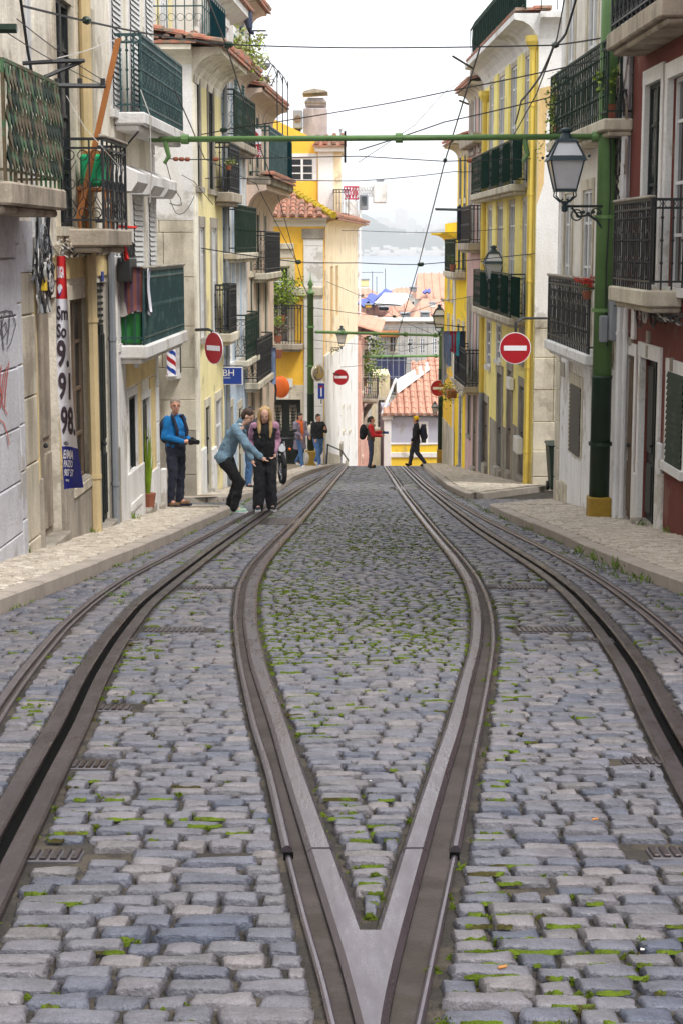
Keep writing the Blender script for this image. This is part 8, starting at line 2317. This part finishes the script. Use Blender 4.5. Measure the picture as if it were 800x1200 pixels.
# ------------------------------------------------------------------ motorcycle behind the couple
p = at(329, 562, 38.5); mx, my, mz = p.x, 38.5, zr(38.5) + KH + .01
t = thing('motorcycle', 'dark motorcycle with round headlight parked on the pavement behind the couple', 'motorcycle', (mx, my, mz))
fr = LocalFrame((mx, my, mz), math.radians(14)); R_ = .3
M['chrome'] = pmat('chrome', lin(190, 190, 195), rough=.2, var=.1, metal=.9, bump=0); M['rubber'] = pmat('tyre_rubber', lin(32, 32, 34), rough=.85, var=.2, bump=.002)
for yy in (-.2, 1.15):
    w = MB(fr).ring((0, yy, R_), R_ - .05, 0, .055, 24, 8).build('wheel', M['rubber'], t, smooth=True)
    rm = MB(fr); rm.ring((0, yy, R_), R_ - .1, 0, .02, 20, 5); rm.tube([(-.06, yy, R_), (.06, yy, R_)], .05, 10)
    for k in range(10): a = 2 * PI * k / 10; rm.tube([(0, yy, R_), (0, yy + (R_ - .1) * math.cos(a), R_ + (R_ - .1) * math.sin(a))], .008, 4)
    rm.build('rim', M['chrome'], w)
    fd = MB(fr); fd.ring((0, yy, R_), R_ + .03, 0, .05, 10, 6, PI * .15, PI * .85); fd.build('mudguard', F_['black'], t, smooth=True)
fk = MB(fr)
for s in (-.09, .09): fk.tube([(s, -.2, R_), (s, .0, .78), (s, .05, .95)], .026, 7)
fk.build('fork', M['chrome'], t, smooth=True)
hl = MB(fr).lathe((0, 0, 0), [(.0001, 0), (.0001, .0)], 3) if False else MB(fr)
hl.ball((0, -.1, .82), (.1, .09, .1), 14, 8); h = hl.build('headlight', M['chrome'], t, smooth=True)
MB(fr).disc((0, -.185, .82), .078, 1, .02, 20).build('lens', M['lamp_glass'], h)
for s in (-.2, .2): MB(fr).ball((s, -.05, .78), (.035, .045, .035), 8, 6).build('indicator', M['orange'], t, smooth=True)
MB(fr).tube([(-.38, .12, 1.0), (-.2, .02, 1.02), (.2, .02, 1.02), (.38, .12, 1.0)], .018, 7).build('handlebar', M['iron'], t)
for s in (-.3, .3): 
    MB(fr).tube([(s, .03, 1.02), (s * 1.1, .0, 1.18)], .008, 5).build('mirror_stalk', M['iron'], t); MB(fr).ball((s * 1.12, .0, 1.2), (.06, .015, .04), 10, 6).build('mirror', M['iron'], t)
mb = MB(fr); mb.ball((0, .32, .76), (.13, .26, .13), 12, 8); remesh(mb.build('tank', F_['navy'], t, smooth=True), .02)
mb = MB(fr); mb.ball((0, .42, .45), (.17, .22, .2), 10, 8); mb.tube([(-.1, .1, .5), (-.1, .7, .36)], .05, 8); mb.tube([(.1, .1, .5), (.1, .7, .36)], .05, 8); mb.build('engine', M['chrome'], t, smooth=True)
mb = MB(fr); mb.ball((0, .85, .78), (.14, .36, .07), 12, 7); mb.build('seat', F_['black'], t, smooth=True)
MB(fr).tube([(.16, .2, .3), (.17, .6, .28), (.18, 1.2, .42)], [.03, .04, .05], 8).build('exhaust', M['chrome'], t, smooth=True)
fm = MB(fr)
for s in (-.07, .07): fm.tube([(s, .05, .9), (s, .3, .4), (s, .7, .34), (s, 1.15, R_)], .022, 6); fm.tube([(s, .1, .85), (s, .75, .7), (s, 1.3, .72)], .02, 6); fm.tube([(s * 1.8, .95, .72), (s * 1.8, 1.15, R_)], .025, 6)
fm.build('frame', M['iron'], t)

# ------------------------------------------------------------------ the misty air over town and river
mh = bpy.data.materials.new('misty_air'); mh.use_nodes = True
n_ = mh.node_tree.nodes; n_.remove(n_['Principled BSDF'])
pv = n_.new('ShaderNodeVolumePrincipled'); pv.inputs['Color'].default_value = (.93, .95, .98, 1); pv.inputs['Density'].default_value = HAZE; pv.inputs['Anisotropy'].default_value = .25
mh.node_tree.links.new(pv.outputs[0], n_['Material Output'].inputs['Volume'])
MB().box(-2700, 2700, -60, 6100, -29, 112).build('haze', mh, kind='stuff')
